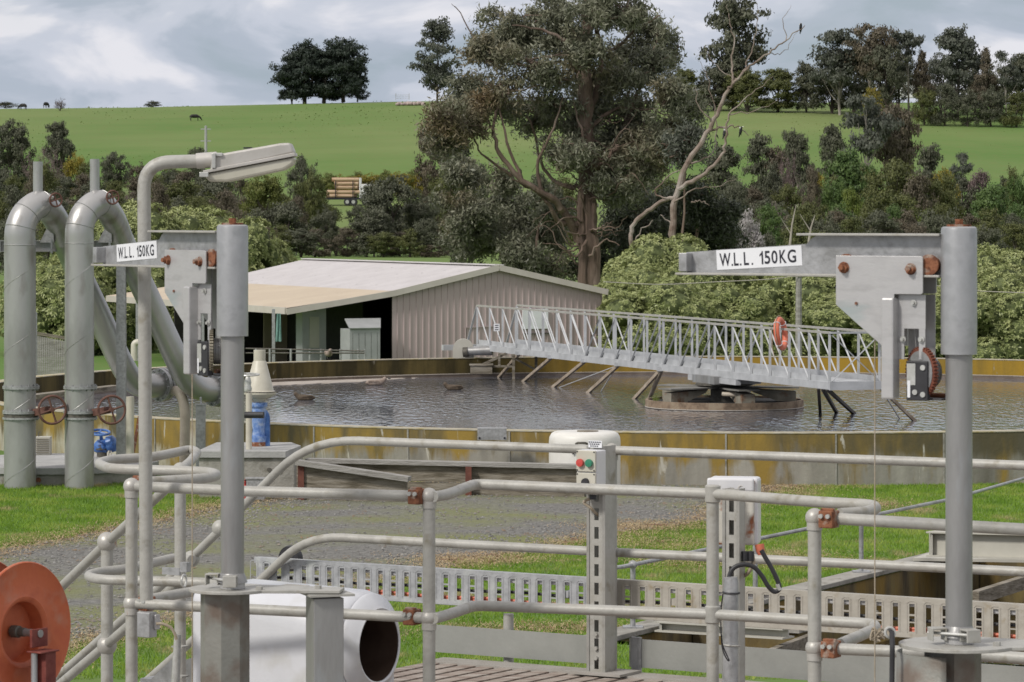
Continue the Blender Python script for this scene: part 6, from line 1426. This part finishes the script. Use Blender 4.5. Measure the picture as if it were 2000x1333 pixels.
tr = [([(1152, 640, 0), (1150, 545, 0), (1150, 450, 0), (1147, 330, 0), (1145, 230, 0), (1142, 150, 0), (1148, 60, 0), (1150, -40, 0), (1155, -120, 0)], .44, .17),
 ([(1130, 470, 0), (1105, 420, -.5), (1075, 385, -1), (1020, 355, -1.3), (975, 300, -1.5), (965, 240, -1.5), (985, 180, -1.5)], .26, .05),
 ([(1128, 440, -.2), (1090, 430, -.5), (1060, 385, -1), (1000, 350, -1.2)], .2, .04),
 ([(1060, 385, -1), (1050, 330, -1), (1080, 250, -1), (1100, 190, -1)], .12, .03), ([(1020, 355, -1.3), (985, 260, -1.3), (975, 200, -1)], .1, .03), ([(1000, 345, -1), (940, 300, -1.3), (925, 260, -1)], .08, .03),
 ([(1140, 365, 0), (1100, 362, .5), (1060, 330, .8), (1040, 250, .8), (1010, 200, 1)], .15, .03),
 ([(1147, 330, 0), (1180, 320, -.6), (1205, 283, -.8)], .2, .11), ([(1148, 345, 0), (1200, 290, .6), (1230, 220, 1), (1260, 140, 1), (1280, 90, 1)], .2, .04),
 ([(1143, 230, 0), (1165, 180, .5), (1175, 110, .7), (1165, 50, .6), (1175, 0, .5)], .2, .08), ([(1145, 150, 0), (1120, 90, -.5), (1060, 60, -.8), (1000, 50, -1)], .17, .03),
 ([(1140, 100, 0), (1200, 95, -.2), (1240, 60, -.6), (1290, 30, -.8)], .13, .03), ([(1143, 170, 0), (1110, 120, .6), (1060, 130, 1), (980, 120, 1), (940, 100, 1), (900, 25, 1), (882, 8, 1)], .12, .012), ([(1145, 260, 0), (1200, 215, .3), (1260, 215, .4), (1310, 225, .4)], .12, .03),
 ([(1146, 470, -.6), (1125, 500, -1), (1095, 480, -1.4), (1060, 475, -1.6)], .08, .02), ([(1150, 420, -.6), (1130, 370, -1), (1160, 362, -1.2)], .07, .03), ([(1150, 500, -.6), (1180, 470, -1), (1210, 480, -1.2)], .07, .02), ([(1150, 300, -.6), (1130, 240, -.8), (1120, 190, -.8)], .09, .02)]
rgt = np.random.default_rng(21)
for i in range(34):
    y = rgt.uniform(240, 520); s_ = rgt.choice([-1, 1]); L_ = rgt.uniform(40, 120); x0 = 1148+s_*4; dd = rgt.uniform(-1.2, .3)
    tr.append(([(x0, y, dd*.3), (x0+s_*L_*.35, y-L_*rgt.uniform(-.2, .2), dd), (x0+s_*L_*.7, y-L_*rgt.uniform(.0, .5), dd*1.5), (x0+s_*L_, y-L_*rgt.uniform(-.3, .7), dd*1.8)], .055, .01))
tr.append(([(1140, 640, -.25), (1138, 520, -.3), (1135, 430, -.25), (1140, 330, -.2), (1143, 250, -.1)], .30, .12)); tr.append(([(1162, 640, -.15), (1164, 500, -.2), (1160, 400, -.2), (1152, 300, -.1)], .26, .10))
gumtree('eucalyptus_tree', 'huge brown trunked gum tree behind the shed, ragged crown leaving the frame', (W(1150, 500, d0)[0], d0, 0), tr, big, 'gum', 105000, d0, 3)
low1 = [(905, 415, 40, 40), (960, 400, 50, 36), (895, 470, 45, 40), (955, 470, 50, 40), (1020, 440, 45, 45), (1015, 495, 50, 36), (1070, 470, 36, 50), (1085, 410, 34, 40), (900, 345, 36, 30), (1060, 520, 60, 30), (940, 440, 50, 40), (980, 355, 30, 26)]
gumtree('eucalyptus_tree', 'dense dark gum sapling mass left of the big trunk, behind the shed ridge', (W(990, 500, 137)[0], 137, 0), [([(1000, 660, 0), (985, 520, 0), (960, 430, 0)], .2, .06), ([(1010, 660, 0), (1045, 500, 0), (1050, 420, 0)], .16, .05)], low1, 'gum', 42000, 137, 4, (.20, .06))
low2 = [(1210, 450, 45, 45), (1260, 440, 45, 50), (1255, 500, 60, 40), (1190, 520, 50, 36), (1340, 440, 50, 50), (1395, 430, 42, 46), (1380, 480, 55, 40), (1320, 500, 50, 30), (1300, 400, 40, 36), (1355, 385, 40, 30), (1420, 470, 34, 36), (1225, 395, 40, 36), (1120, 530, 50, 20)]
gumtree('eucalyptus_tree', 'low dark gum mass right of the big trunk, under the leaning dead tree', (W(1300, 500, 138)[0], 138, 0), [([(1290, 660, 0), (1270, 520, 0), (1250, 440, 0)], .2, .06), ([(1350, 660, 0), (1360, 480, 0), (1370, 420, 0)], .16, .05)], low2, 'gumdark', 46000, 138, 5, (.20, .06))
gumtree('small_gum_tree', 'thin young gum with sparse leaves between the big trunk and the dead tree', (W(1345, 500, 128)[0], 128, 0), [([(1330, 640, 0), (1335, 420, 0), (1345, 300, 0), (1350, 255, 0)], .08, .02)], [(1345, 275, 30, 26), (1330, 310, 22, 20), (1365, 300, 20, 16), (1310, 285, 18, 18)], 'fargum', 2600, 128, 6)
dead = [([(1312, 560, 0), (1315, 470, 0), (1318, 400, 0), (1340, 330, 0), (1375, 270, 0), (1400, 225, 0), (1420, 180, 0), (1432, 165, 0), (1460, 135, 0), (1500, 105, 0), (1535, 80, 0), (1572, 50, 0)], .24, .02),
 ([(1325, 370, 0), (1370, 345, -.3), (1405, 310, -.4), (1420, 270, -.4), (1425, 225, -.4), (1460, 190, -.5), (1510, 150, -.5)], .15, .012), ([(1385, 255, 0), (1415, 250, .2), (1440, 248, .2), (1462, 262 if False else 266, .2)], .08, .02),
 ([(1432, 165, 0), (1430, 120, .2), (1432, 80, .3), (1425, 40, .3), (1420, 10, .3)], .07, .012), ([(1450, 140, 0), (1470, 95, .3), (1480, 40, .3), (1478, 5, .3)], .045, .01), ([(1390, 240, 0), (1365, 205, -.2), (1358, 170, -.2)], .06, .012), ([(1350, 320, 0), (1392, 300, .3), (1400, 240, .3), (1385, 160, .4), (1368, 120, .4)], .06, .01),
 ([(1320, 385, 0), (1290, 395, .2), (1250, 425, .3), (1232, 460, .3), (1236, 520, .3)], .12, .13), ([(1312, 390, 0), (1280, 380, .2), (1300, 350, .2), (1350, 325, .2)], .05, .03), ([(1316, 395, -.2), (1360, 370, -.3), (1400, 365, -.3), (1440, 350, -.3)], .05, .008), ([(1236, 480, .3), (1250, 455, .4), (1275, 430, .4)], .05, .03),
 ([(1500, 105, 0), (1530, 100, .2), (1560, 60, .2)], .03, .008), ([(1535, 80, 0), (1530, 40, .1), (1545, 10, .1)], .03, .007), ([(1440, 155, 0), (1400, 130, .3), (1375, 90, .3)], .035, .008), ([(1424, 225, -.4), (1480, 215, -.5), (1520, 195, -.5)], .04, .008), ([(1316, 440, 0), (1290, 420, .1)], .05, .02), ([(1350, 395, .1), (1370, 394, .1), (1385, 402, .1)], .05, .02)]
gumtree('dead_tree', 'leaning leafless dead gum with pale curved branches above the tallest pale shrub', (W(1312, 500, 124)[0], 124, 0), dead, None, 'gum', 0, 124, 7, bark='deadwood')
def magpie(px, py, d, lab, s=1):
    q = W(px, py, d); o = thing('magpie', lab, 'bird', q-Zu*.02, 'birds perched in the dead tree')
    skin('body', [(0, 0, .08), (0, 0, .17), (.02, 0, .24), (.05, 0, .27), (-.05, 0, .0), (-.09, 0, -.10)], [(0, 1), (1, 2), (2, 3), (0, 4), (4, 5)], [.055, .055, .038, .032, .03, .014], M['birdblack'], o)
    MB().tube([(.075, 0, .27), (.13, 0, .262)], [.013, .004], 6).build('bill', M['silver']).parent = o
    MB().lathe([(0, -.03), (.035, -.01), (.035, .02), (0, .04)], (-.015, -.02, .225), (0, 0, 1), 10).build('nape', M['birdwhite']).parent = o
    for k in (-1, 1): MB().tube([(0, k*.02, .05), (.01, k*.02, -.03)], .006, 5).build('leg', M['birdblack']).parent = o
    o.rotation_euler[2] = -.7*s
magpie(1447, 262, 124.1, 'black and white magpie perched at the end of a dead side branch'); magpie(1415, 266, 124.1, 'dark magpie perched nearer the fork of the same dead branch', -1); magpie(1564, 60, 124, 'small bird perched near the topmost dead twig', 2)

# ---------------------------------------------------------------- trees of the hills; columns: x, top y, width px, distance, shape, leaf, label, base y
T = [
 (594, 82, 124, 0, 'dome', 'cypress', 'left one of the dark cypress clump on the hill crest', 194),
 (670, 76, 124, 0, 'dome', 'cypress', 'right one of the dark cypress clump on the hill crest', 194),
 (632, 96, 124, 0, 'dome', 'cypress', 'middle cypress of the dark clump, shorter than its neighbours', 194),
 (698, 128, 54, 0, 'dome', 'cypress', 'low cypress at the right edge of the dark crest clump', 195),
 (570, 118, 50, 0, 'dome', 'cypress', 'low cypress at the left edge of the dark crest clump', 194),
 (855, 38, 96, 0, 'spire', 'fargum', 'lone grey green gum on the skyline left of the huge gum', 200),
 (117, 191, 28, 0, 'bare', 'purple', 'tiny bare pinkish tree alone on the left skyline', 217),
 (10, 199, 55, 0, 'bush', 'fardark', 'dark shrub on the skyline at the left edge', 209),
 (298, 197, 34, 0, 'bush', 'fardark', 'low dark shrub on the skyline above the field cow', 205),
 (1437, -4, 132, 800, 'spire', 'fardark', 'tall dark conical pine on the skyline behind the dead branches', None),
 (1432, 75, 110, 795, 'cone', 'fardark', 'shorter dark pine at the foot of the tall conical pine', None),
 (1340, 136, 80, 790, 'dome', 'olive', 'flat topped olive tree right of the huge gum crown on the ridge', 208),
 (1395, 132, 90, 790, 'dome', 'fardark', 'rounded dark tree below the tall conical pine', 211),
 (1460, 138, 100, 785, 'dome', 'olive', 'rounded olive tree just right of the conical pine', 212),
 (1520, 135, 90, 785, 'dome', 'olive', 'olive ridge tree halfway between the conical pine and the broad gum', 213),
 (1575, 122, 70, 785, 'dome', 'fardark', 'dark ridge tree with a small pointed top beside the broad gum', 212),
 (1625, 132, 90, 780, 'dome', 'fardark', 'dark tree under the left side of the broad gum', 213),
 (1640, 60, 125, 775, 'gum', 'fargum', 'left half of the broad gum pair on the ridge, pale trunk showing', 212),
 (1700, 48, 110, 770, 'gum', 'brown', 'right half of the broad gum pair on the ridge, brownish crown', 214),
 (1775, 62, 100, 0, 'slim', 'fargum', 'thin white trunked gum standing in front of the ridge trees', 228),
 (1730, 90, 80, 765, 'round', 'fardark', 'dark bushy tree behind the white trunked gum', 225),
 (1800, 100, 55, 770, 'cone', 'brown', 'brown pointed tree right of the white trunked gum', 225),
 (1870, 55, 100, 760, 'spire', 'fargum', 'tall full gum with a double tip on the right ridge', 230),
 (1925, 95, 62, 755, 'cone', 'brown', 'dull brown conical tree right of the tall double tipped gum', 231),
 (1965, 100, 70, 755, 'slim', 'fargum', 'thin pale gum near the right edge of the skyline', 232),
 (1995, 105, 60, 760, 'spire', 'fardark', 'dark tree cut by the right edge of the skyline', 232),
 (1805, 172, 56, 742, 'bush', 'olive', 'low olive bush at the left end of the dark belt on the right', 236),
 (1845, 165, 66, 741, 'bush', 'fardark', 'dark bush second along the belt above the right field', 235),
 (1890, 175, 66, 740, 'bush', 'fardark', 'dark bush in the middle of the belt above the right field', 235),
 (1935, 170, 66, 740, 'bush', 'fardark', 'dark bush under the brown conical tree', 234),
 (1985, 180, 66, 739, 'bush', 'olive', 'olive bush at the right end of the belt above the field', 234),
 (1700, 172, 60, 745, 'bush', 'yellow', 'yellowish bush under the right half of the broad gum', None),
 # more of the right skyline
 (1668, 100, 110, 790, 'round', 'fardark', 'dark tree filling in behind the broad gum pair'),
 (1755, 112, 80, 790, 'round', 'fardark', 'dark tree behind the white trunked gum, higher than the bushes'),
 (1838, 105, 80, 785, 'round', 'fargum', 'grey green tree left of the double tipped gum'),
 (1905, 110, 84, 785, 'round', 'fardark', 'dark tree between double tipped gum and brown conical tree'),
 (1955, 125, 84, 782, 'round', 'fardark', 'dark tree behind the thin pale gum at the right edge'),
 # left middle distance
 (28, 236, 84, 545, 'dome', 'fardark', 'round topped dark tree at the left edge, above the standpipes'),
 (112, 239, 70, 545, 'dome', 'fardark', 'egg shaped dark tree left of the yellow wattles'),
 (10, 330, 90, 500, 'bush', 'fardark', 'dark bush behind the far left standpipe bend'),
 (75, 285, 110, 530, 'bare', 'purple', 'purplish leafless tree behind the left vent stub'),
 (150, 300, 60, 520, 'bush', 'yellow', 'yellow wattle left of the second vent stub', None),
 (118, 330, 90, 510, 'bare', 'brown', 'brownish leafless thicket between the two vent stubs'),
 (170, 318, 60, 505, 'bush', 'olive', 'olive bush directly behind the second vent stub'),
 (222, 298, 60, 500, 'round', 'fardark', 'dark round tree right of the second vent stub'),
 (275, 318, 60, 510, 'round', 'brown', 'dull brown tree left of the lamp pole bend'),
 (250, 372, 90, 470, 'bare', 'purple', 'grey purple leafless bush left of the lamp pole'),
 (40, 385, 110, 420, 'bush', 'olive', 'olive bush low behind the first standpipe'),
 (130, 392, 120, 420, 'bush', 'brown', 'brown bush low between the standpipes'),
 (330, 325, 90, 500, 'bush', 'olive', 'olive bush under the lamp arm'),
 (385, 288, 44, 560, 'round', 'fardark', 'small dark round tree beside the power pole'),
 (350, 355, 120, 450, 'bush', 'olive', 'olive green bush behind the lamp pole bend'),
 (420, 335, 110, 455, 'bush', 'fardark', 'dark bush just below the lamp head'),
 (440, 385, 110, 420, 'bush', 'brown', 'brown bush below the lamp head, above the left crane mast'),
 (300, 400, 100, 400, 'bush', 'brown', 'dark brown bush behind the lamp pole shaft'),
 (515, 340, 100, 400, 'round', 'ygreen', 'yellow green leafy tree right of the left crane top'),
 (590, 305, 60, 430, 'round', 'fardark', 'dark pointed tree right under the lamp tip'),
 (608, 330, 60, 415, 'round', 'olive', 'olive tree just left of the log truck'),
 (555, 395, 120, 375, 'round', 'fardark', 'wide dark tree with bare trunks above the shed roof, left of the gap'),
 (500, 410, 80, 380, 'bush', 'fardark', 'dark bush behind the pale shrub right of the left crane'),
 (636, 402, 60, 370, 'round', 'fardark', 'narrow dark tree on the left side of the field gap'),
 (765, 345, 130, 372, 'round', 'fardark', 'large dark branching tree on the right side of the field gap'),
 (730, 410, 90, 365, 'gum', 'fardark', 'low dark tree leaning into the field gap, right of it'),
 (722, 362, 40, 480, 'bush', 'fardark', 'dark bush hiding the front of the log truck cab'),
 (825, 385, 90, 376, 'round', 'fardark', 'dark tree between the field gap and the huge gum'),
 (880, 328, 100, 390, 'round', 'olive', 'olive green tree left of the huge gum, above the shed'),
 (845, 248, 70, 470, 'spire', 'brown', 'tall brownish gum on the field left of the huge gum'),
 (890, 240, 70, 480, 'spire', 'fardark', 'tall dark gum behind the left limbs of the huge gum'),
 (935, 320, 60, 440, 'round', 'fardark', 'dark tree glimpsed through the left limbs of the huge gum'),
 (1060, 330, 70, 430, 'round', 'fardark', 'dark tree behind the lower limbs of the huge gum'),
 (1100, 345, 80, 410, 'bush', 'olive', 'olive bush glimpsed beside the huge trunk'),
 (1250, 330, 90, 400, 'round', 'fardark', 'dark tree glimpsed right of the huge trunk'),
 (1300, 350, 80, 420, 'bush', 'olive', 'olive bush behind the dead tree trunk'),
 # right middle distance
 (1410, 285, 84, 430, 'spire', 'fardark', 'dull dark tree right of the dead tree, at field height'),
 (1480, 262, 76, 440, 'spire', 'fardark', 'dark pointed tree just right of the perched magpies'),
 (1516, 288, 60, 440, 'spire', 'brown', 'brown pointed tree between two dark pointed trees'),
 (1560, 256, 66, 430, 'gum', 'fardark', 'slender gum with dark top and pale lower stem above the crane jib'),
 (1540, 300, 60, 420, 'bare', 'purple', 'bare pale stemmed sapling group above the crane jib'),
 (1600, 340, 60, 430, 'bush', 'yellow', 'yellow wattle left of the pale trunked field gum'),
 (1627, 246, 62, 470, 'spire', 'fardark', 'pointed dark tree left of the pale trunked field gum'),
 (1695, 186, 120, 440, 'slim', 'fargum', 'tall field gum with a clear pale trunk above the right crane'),
 (1748, 203, 96, 445, 'gum', 'brown', 'dark brown gum right beside the pale trunked field gum'),
 (1660, 296, 104, 400, 'spire', 'green', 'green tree at the foot of the pale trunked field gum'),
 (1625, 345, 80, 390, 'bush', 'green', 'green bush above the right crane jib root'),
 (1662, 368, 66, 360, 'bush', 'bright', 'bright yellow green bush above the right crane jib'),
 (1640, 400, 100, 350, 'bush', 'green', 'mid green bush right above the crane jib'),
 (1745, 312, 130, 390, 'round', 'olive', 'wide olive tree left of the right crane mast top'),
 (1760, 380, 120, 360, 'bush', 'olive', 'olive bush low left of the right crane mast'),
 (1700, 370, 90, 365, 'bush', 'olive', 'olive bush between bright bush and wide olive tree'),
 (1815, 284, 72, 420, 'spire', 'fardark', 'narrow dark tree over the right crane mast, left side'),
 (1840, 330, 66, 400, 'bush', 'yellow', 'yellow wattle just above the right crane mast'),
 (1815, 350, 70, 385, 'slim', 'olive', 'thin grey stemmed tree in front of the wattle'),
 (1878, 298, 46, 430, 'slim', 'fargum', 'lonely slim gum on the right field with clear trunk'),
 (1912, 334, 68, 410, 'bush', 'purple', 'purple brown round bush right of the lonely slim gum'),
 (1975, 328, 60, 400, 'bush', 'olive', 'olive bush near the right edge above the big green bush'),
 (1995, 335, 60, 390, 'bush', 'green', 'dark green bush at the right edge'),
 (1945, 362, 125, 350, 'bush', 'green', 'big green bush right of the crane mast top'),
 (1990, 400, 80, 340, 'bush', 'green', 'green bush low at the right edge'),
 (1905, 430, 80, 330, 'bush', 'fardark', 'dark bush directly right of the crane mast top'),
 (1950, 440, 100, 320, 'bush', 'olive', 'olive bush above the pale shrubs at the right edge'),
 (1810, 412, 60, 340, 'bush', 'bright', 'small fresh green bush touching the right crane mast top'),
 (1440, 345, 70, 400, 'bush', 'fardark', 'dark bush above the white blossom tree'),
 (1505, 390, 110, 380, 'bush', 'fardark', 'dark bush behind the bare saplings, above the crane jib'),
 (1500, 395, 90, 330, 'bare', 'purple', 'purplish leafless thicket right of the blossom tree'),
 (1590, 400, 110, 330, 'bare', 'brown', 'brown leafless thicket above the top flange of the crane'),
 (1550, 420, 90, 320, 'bush', 'brown', 'dull brown bush right behind the crane jib end'),
 (1460, 412, 84, 190, 'bush', 'blossom', 'tree full of white blossom right of the huge gum'),
 (1427, 436, 50, 188, 'bush', 'blossom', 'smaller blossom tree left of the first, beside dark foliage'),
 (1500, 455, 60, 190, 'bush', 'fardark', 'small dark bush right of the white blossom'),
 (1545, 465, 60, 190, 'bush', 'olive', 'small olive bush beneath the purplish thicket'),
 (1460, 480, 60, 180, 'bush', 'fardark', 'small dark bush under the white blossom'),
 (1720, 440, 90, 300, 'bush', 'brown', 'brown low bush behind the top flange of the crane'),
]
for t in T:
    px, yt, w, d, k, lf, lab = t[:7]; yb = t[7] if len(t) > 7 else None
    tree(px, yt, w, d, k, lf, lab, ybase=yb if (yb and not d) else None, name={'bare': 'bare_tree'}.get(k) if lf != 'blossom' else 'blossom_tree')
# pale snag stems on the right
for px, y0, y1, lab in ((1543, 478, 400, 'forked pale dead stem poking up behind the crane jib'), (1580, 470, 420, 'short leaning dead stem near the crane jib')):
    q = W(px, y0, 170); o = thing('dead_sapling', lab, 'tree', (q[0], 170, 0)); mb = MB()
    mb.tube([(q[0], 170, 0), q, W(px+4, (y0+y1)/2, 170), W(px+12, y1, 170)], [.07, .06, .04, .012], 6); mb.tube([W(px+2, y0-20, 170), W(px-18, y0-52, 170)], [.03, .01], 5); mb.build('trunk', M['trunkpale'], o)
# wattle hedgerow
for i in range(13):
    x = 640+i*19; tree(x, 338-i*.9+(i % 3)*4, 50, 528+(i % 2)*5, 'bush', 'yellow' if i % 3 else 'ygreen', 'yellow flowering wattle bush in the hedgerow above the log truck', group='wattle hedgerow above the log truck', name='wattle_bush')
# a scatter of shrubs filling the valley behind the tank
rng = np.random.default_rng(77)
fill = [(30, 440), (95, 460), (160, 450), (225, 455), (285, 470), (340, 440), (410, 445), (460, 470), (510, 470), (1610, 450), (1660, 455), (1770, 440), (1850, 440), (1560, 450), (1400, 500), (1360, 490), (1600, 480), (1800, 470), (1930, 470), (1985, 465)]
fl = ['leftmost', 'second', 'third', 'fourth', 'fifth', 'sixth', 'seventh', 'eighth', 'ninth', 'tenth', 'eleventh', 'twelfth', 'thirteenth', 'fourteenth', 'fifteenth', 'sixteenth', 'seventeenth', 'eighteenth', 'nineteenth', 'rightmost']
for i, (x, y) in enumerate(fill):
    o = tree(x, y-30, 90, 240+20*(i % 4), 'bush', ['fardark', 'olive', 'brown'][i % 3], 'dark low shrub of the valley thicket seen just above the pale shrubs', name='valley_shrub', group='valley thicket shrubs')
# cattle
def cow(px, py, rz, lab):
    q = G(px, py); o = thing('cow', lab, 'cow', q, 'black cattle grazing on the hill')
    vs = [(0, 0, 1.05), (.55, 0, 1.08), (.85, 0, 1.12), (-.55, 0, 1.08), (-.85, 0, 1.1), (1.2, 0, .85), (1.45, 0, .45), (1.6, 0, .2),
          (.72, .22, .85), (.74, .22, .42), (.72, .22, .05), (.72, -.22, .85), (.70, -.22, .42), (.72, -.22, .05), (-.75, .22, .85), (-.86, .22, .45), (-.78, .22, .05), (-.75, -.22, .85), (-.84, -.22, .45), (-.78, -.22, .05), (-1.05, 0, 1.1), (-1.12, 0, .6)]
    ed = [(0, 1), (1, 2), (0, 3), (3, 4), (2, 5), (5, 6), (6, 7), (2, 8), (8, 9), (9, 10), (2, 11), (11, 12), (12, 13), (4, 14), (14, 15), (15, 16), (4, 17), (17, 18), (18, 19), (4, 20), (20, 21)]
    ra = [(.36, .44), (.36, .42), (.30, .34), (.36, .42), (.30, .36), .20, .15, .10, .13, .08, .06, .13, .08, .06, .15, .08, .06, .15, .08, .06, .05, .03]
    skin('body', vs, ed, ra, M['cow'], o, sub=1); 
    for s in (-1, 1): MB().tube([(1.38, s*.12, .62), (1.36, s*.3, .66)], [.05, .02], 6).build('ear', M['cow']).parent = o
    o.rotation_euler[2] = rz
cow(380, 237, .2, 'black cow grazing alone in the middle of the left field'); cow(90, 212, 1.2, 'black cow on the skyline next to the tiny bare tree'); cow(45, 215, 2.6, 'black cow on the skyline further left, near the dark shrub')
# power pole on the hill
q = G(402, 312); pl = thing('power_pole', 'distant pale power pole with two crossarms on the left field', 'power pole', q); h = 66*q[1]/F
MB().tube([q, q+Zu*h], [.28, .22], 8).build('pole', M['lid'], pl)
for z in (.9, .55): MB().bar(q+np.array([-.9, 0, h*z]), q+np.array([.9, 0, h*z]), .18, .2).build('crossarm', M['lid'], pl)
# log truck
q = G(690, 402); q = np.array([q[0], q[1], terr(q[0], q[1])]); s = 1.0
lt = thing('log_truck', 'log truck with a tall load of logs passing in the gap between trees', 'truck', q)
k = q[1]/F; X = lambda px: (px-690)*k
MB().box(q+np.array([X(672), 0, .95]), (X(720)-X(618), 2.3, .25)).build('trailer_bed', M['ink'], lt)
rngl = np.random.default_rng(3)
for (xa, xb, z0, rows, nm) in ((640, 697, 1.35, 2, 'log_stack'), (654, 699, 2.55, 3, 'log_stack')):
    for r_ in range(rows):
        for c_ in range(4):
            zz = q[2]+z0+r_*.55; yy = q[1]-.8+c_*.55
            MB().tube([(q[0]+X(xa)+rngl.normal()*.15, yy, zz), (q[0]+X(xb)+rngl.normal()*.15, yy, zz)], [.28, .25], 8).build('log', M['log'], lt)
for x in (656, 690): MB().box(q+np.array([X(x), -1.2, 2.2]), (.12, .1, 2.6)).build('stake', M['ink'], lt)
for x in (679, 691, 714, 735):
    for yy in (-1.15, 1.15):
        w_ = MB(); c = q+np.array([X(x), yy, .5]); w_.cyl(c-np.array([0, .14, 0]), c+np.array([0, .14, 0]), .5, 18); wh = w_.build('wheel', M['black'], lt); MB().cyl(c-np.array([0, .17, 0]), c+np.array([0, .17, 0]), .26, 14).build('rim', M['silver'], wh)
MB().prism([(X(706), 1.0), (X(742), 1.0), (X(742), 2.0), (X(731), 2.1), (X(727), 3.0), (X(706), 3.0)], q, (1, 0, 0), Zu, 2.2).build('cab', M['truckw'], lt, bevel=.08)
MB().box(q+np.array([X(722), 0, 2.45]), (X(727)-X(716), 2.24, .6)).build('cab_window', M['ink'], lt)
for yy in (-.9, .9): MB().cyl(q+np.array([X(704), yy, 1.0]), q+np.array([X(704), yy, 3.9]), .13, 8).build('exhaust_stack', M['truckw'], lt)
# field fence
ff = thing('field_fence', 'thin post and wire fence across the field just above the shed roof', 'fence', W(700, 490, 375))
for x in range(480, 905, 33):
    q = W(x, 497, 375); MB().bar((q[0], 375, 0), (q[0], 375, 1.15), .14, .14, (1, 0, 0)).build('post', M['timberlight'], ff)
for z in (.4, .75, 1.08): MB().bar((W(480, 0, 375)[0], 375, z), (W(900, 0, 375)[0], 375, z), .02, .02).build('wire', M['mast'], ff)
rf = thing('ridge_gate', 'faint pale farm gate on the crest between the dark clump and the lone gum', 'gate', G(786, 195)); q = G(786, 195)
for z in (.3, .7, 1.1): MB().bar(q+np.array([-1.6, 0, z]), q+np.array([1.6, 0, z]), .04, .05).build('gate_rail', M['lid'], rf)
for x in (-1.6, 1.6): MB().bar(q+np.array([x, 0, 0]), q+np.array([x, 0, 1.5]), .12, .12, (1, 0, 0)).build('gate_post', M['lid'], rf)
q = G(803, 206); mb = MB(); rg = np.random.default_rng(9)
for i in range(40): mb.sphere(q+np.array([rg.normal()*1.8, rg.normal()*.8, .15+.25*rg.random()]), .3+.25*rg.random(), 7)
tag(mb.build('rubble_pile', M['cladpink'], loc=q), 'heap of pinkish rubble on the crest under the lone gum', 'rubble', kind='stuff')
# farmhouse and low wall behind the big gum
q = G(1352, 207); hs = thing('farmhouse', 'low pale brick farmhouse half hidden on the ridge right of the gum', 'house', q)
MB().box(q+np.array([0, 3, 1.4]), (9, 6, 2.8)).build('wall', M['cladpink'], hs)
MB().prism([(-5, 2.8), (5, 2.8), (3.6, 4.6), (-3.6, 4.6)], q+np.array([0, 3, 0]), (1, 0, 0), Zu, 6.6).build('roof', M['farroof'], hs)
for x in (-3, 0, 3): w_ = MB().box(q+np.array([x, -.03, 1.5]), (1.3, .1, 1.1)).build('window', M['ink'], hs); MB().box(q+np.array([x, -.07, .9]), (1.5, .12, .1)).build('sill', M['lid'], w_)
q = G(1806, 205); hs = thing('farmhouse', 'white farm building among ridge trees', 'house', q+np.array([0, 25, 0])); q = q+np.array([0, 25, 2.5])
MB().box(q+np.array([0, 3, 2.0]), (7, 5, 4)).build('wall', M['truckw'], hs); MB().prism([(-4, 4), (4, 4), (0, 5.6)], q+np.array([0, 3, 0]), (1, 0, 0), Zu, 5.6).build('roof', M['farroof'], hs)
q0_ = G(940, 214); q1_ = G(1085, 212); lw = thing('stacked_bales', 'long row of pinkish wrapped bales on the ridge behind the huge gum', 'bales', q0_)
n_ = 22
for i in range(n_):
    c = q0_+(q1_-q0_)*i/(n_-1); c[2] = terr(c[0], c[1]); MB().sphere(c+Zu*.6, .42, 10, (1.0, 1.0, 1.2)).build('bale', M['cladpink'] if i % 4 else M['truckw'], lw)
# scrub that closes the valley between the named trees
rng = np.random.default_rng(12)
rows = []
for x in range(-10, 480, 34): rows.append((x+rng.normal()*6, 335+rng.normal()*10, 480))
for x in range(-10, 500, 40): rows.append((x+rng.normal()*8, 378+rng.normal()*12, 400))
for x in range(0, 500, 46): rows.append((x+rng.normal()*8, 420+rng.normal()*12, 300))
for x in range(1390, 2010, 38): rows.append((x+rng.normal()*8, 352+rng.normal()*18, 400))
for x in range(1380, 2010, 42): rows.append((x+rng.normal()*8, 412+rng.normal()*12, 310))
for x in range(480, 640, 36): rows.append((x+rng.normal()*5, 380+rng.normal()*10, 430))
for x in range(700, 900, 38): rows.append((x+rng.normal()*5, 392+rng.normal()*10, 440))
for x in range(655, 910, 30): rows.append((x+rng.normal()*5, 446+rng.normal()*8, 366))
for x in range(480, 640, 34): rows.append((x+rng.normal()*5, 440+rng.normal()*8, 362))
for x in range(790, 1130, 36): rows.append((x+rng.normal()*5, 400+rng.normal()*14, 400))
for i, (x, y, d) in enumerate(rows):
    tree(x, y, rng.uniform(60, 92)*400/max(d, 330)*.9, d+rng.normal()*8, ['bush', 'round', 'bush'][i % 3], ['fardark', 'olive', 'brown', 'olive', 'fardark', 'green' if x > 1500 else 'brown'][i % 6], 'dark scrub bush among the hillside trees, one of many filling the valley', name='scrub_bush', group='scrub filling the valley')
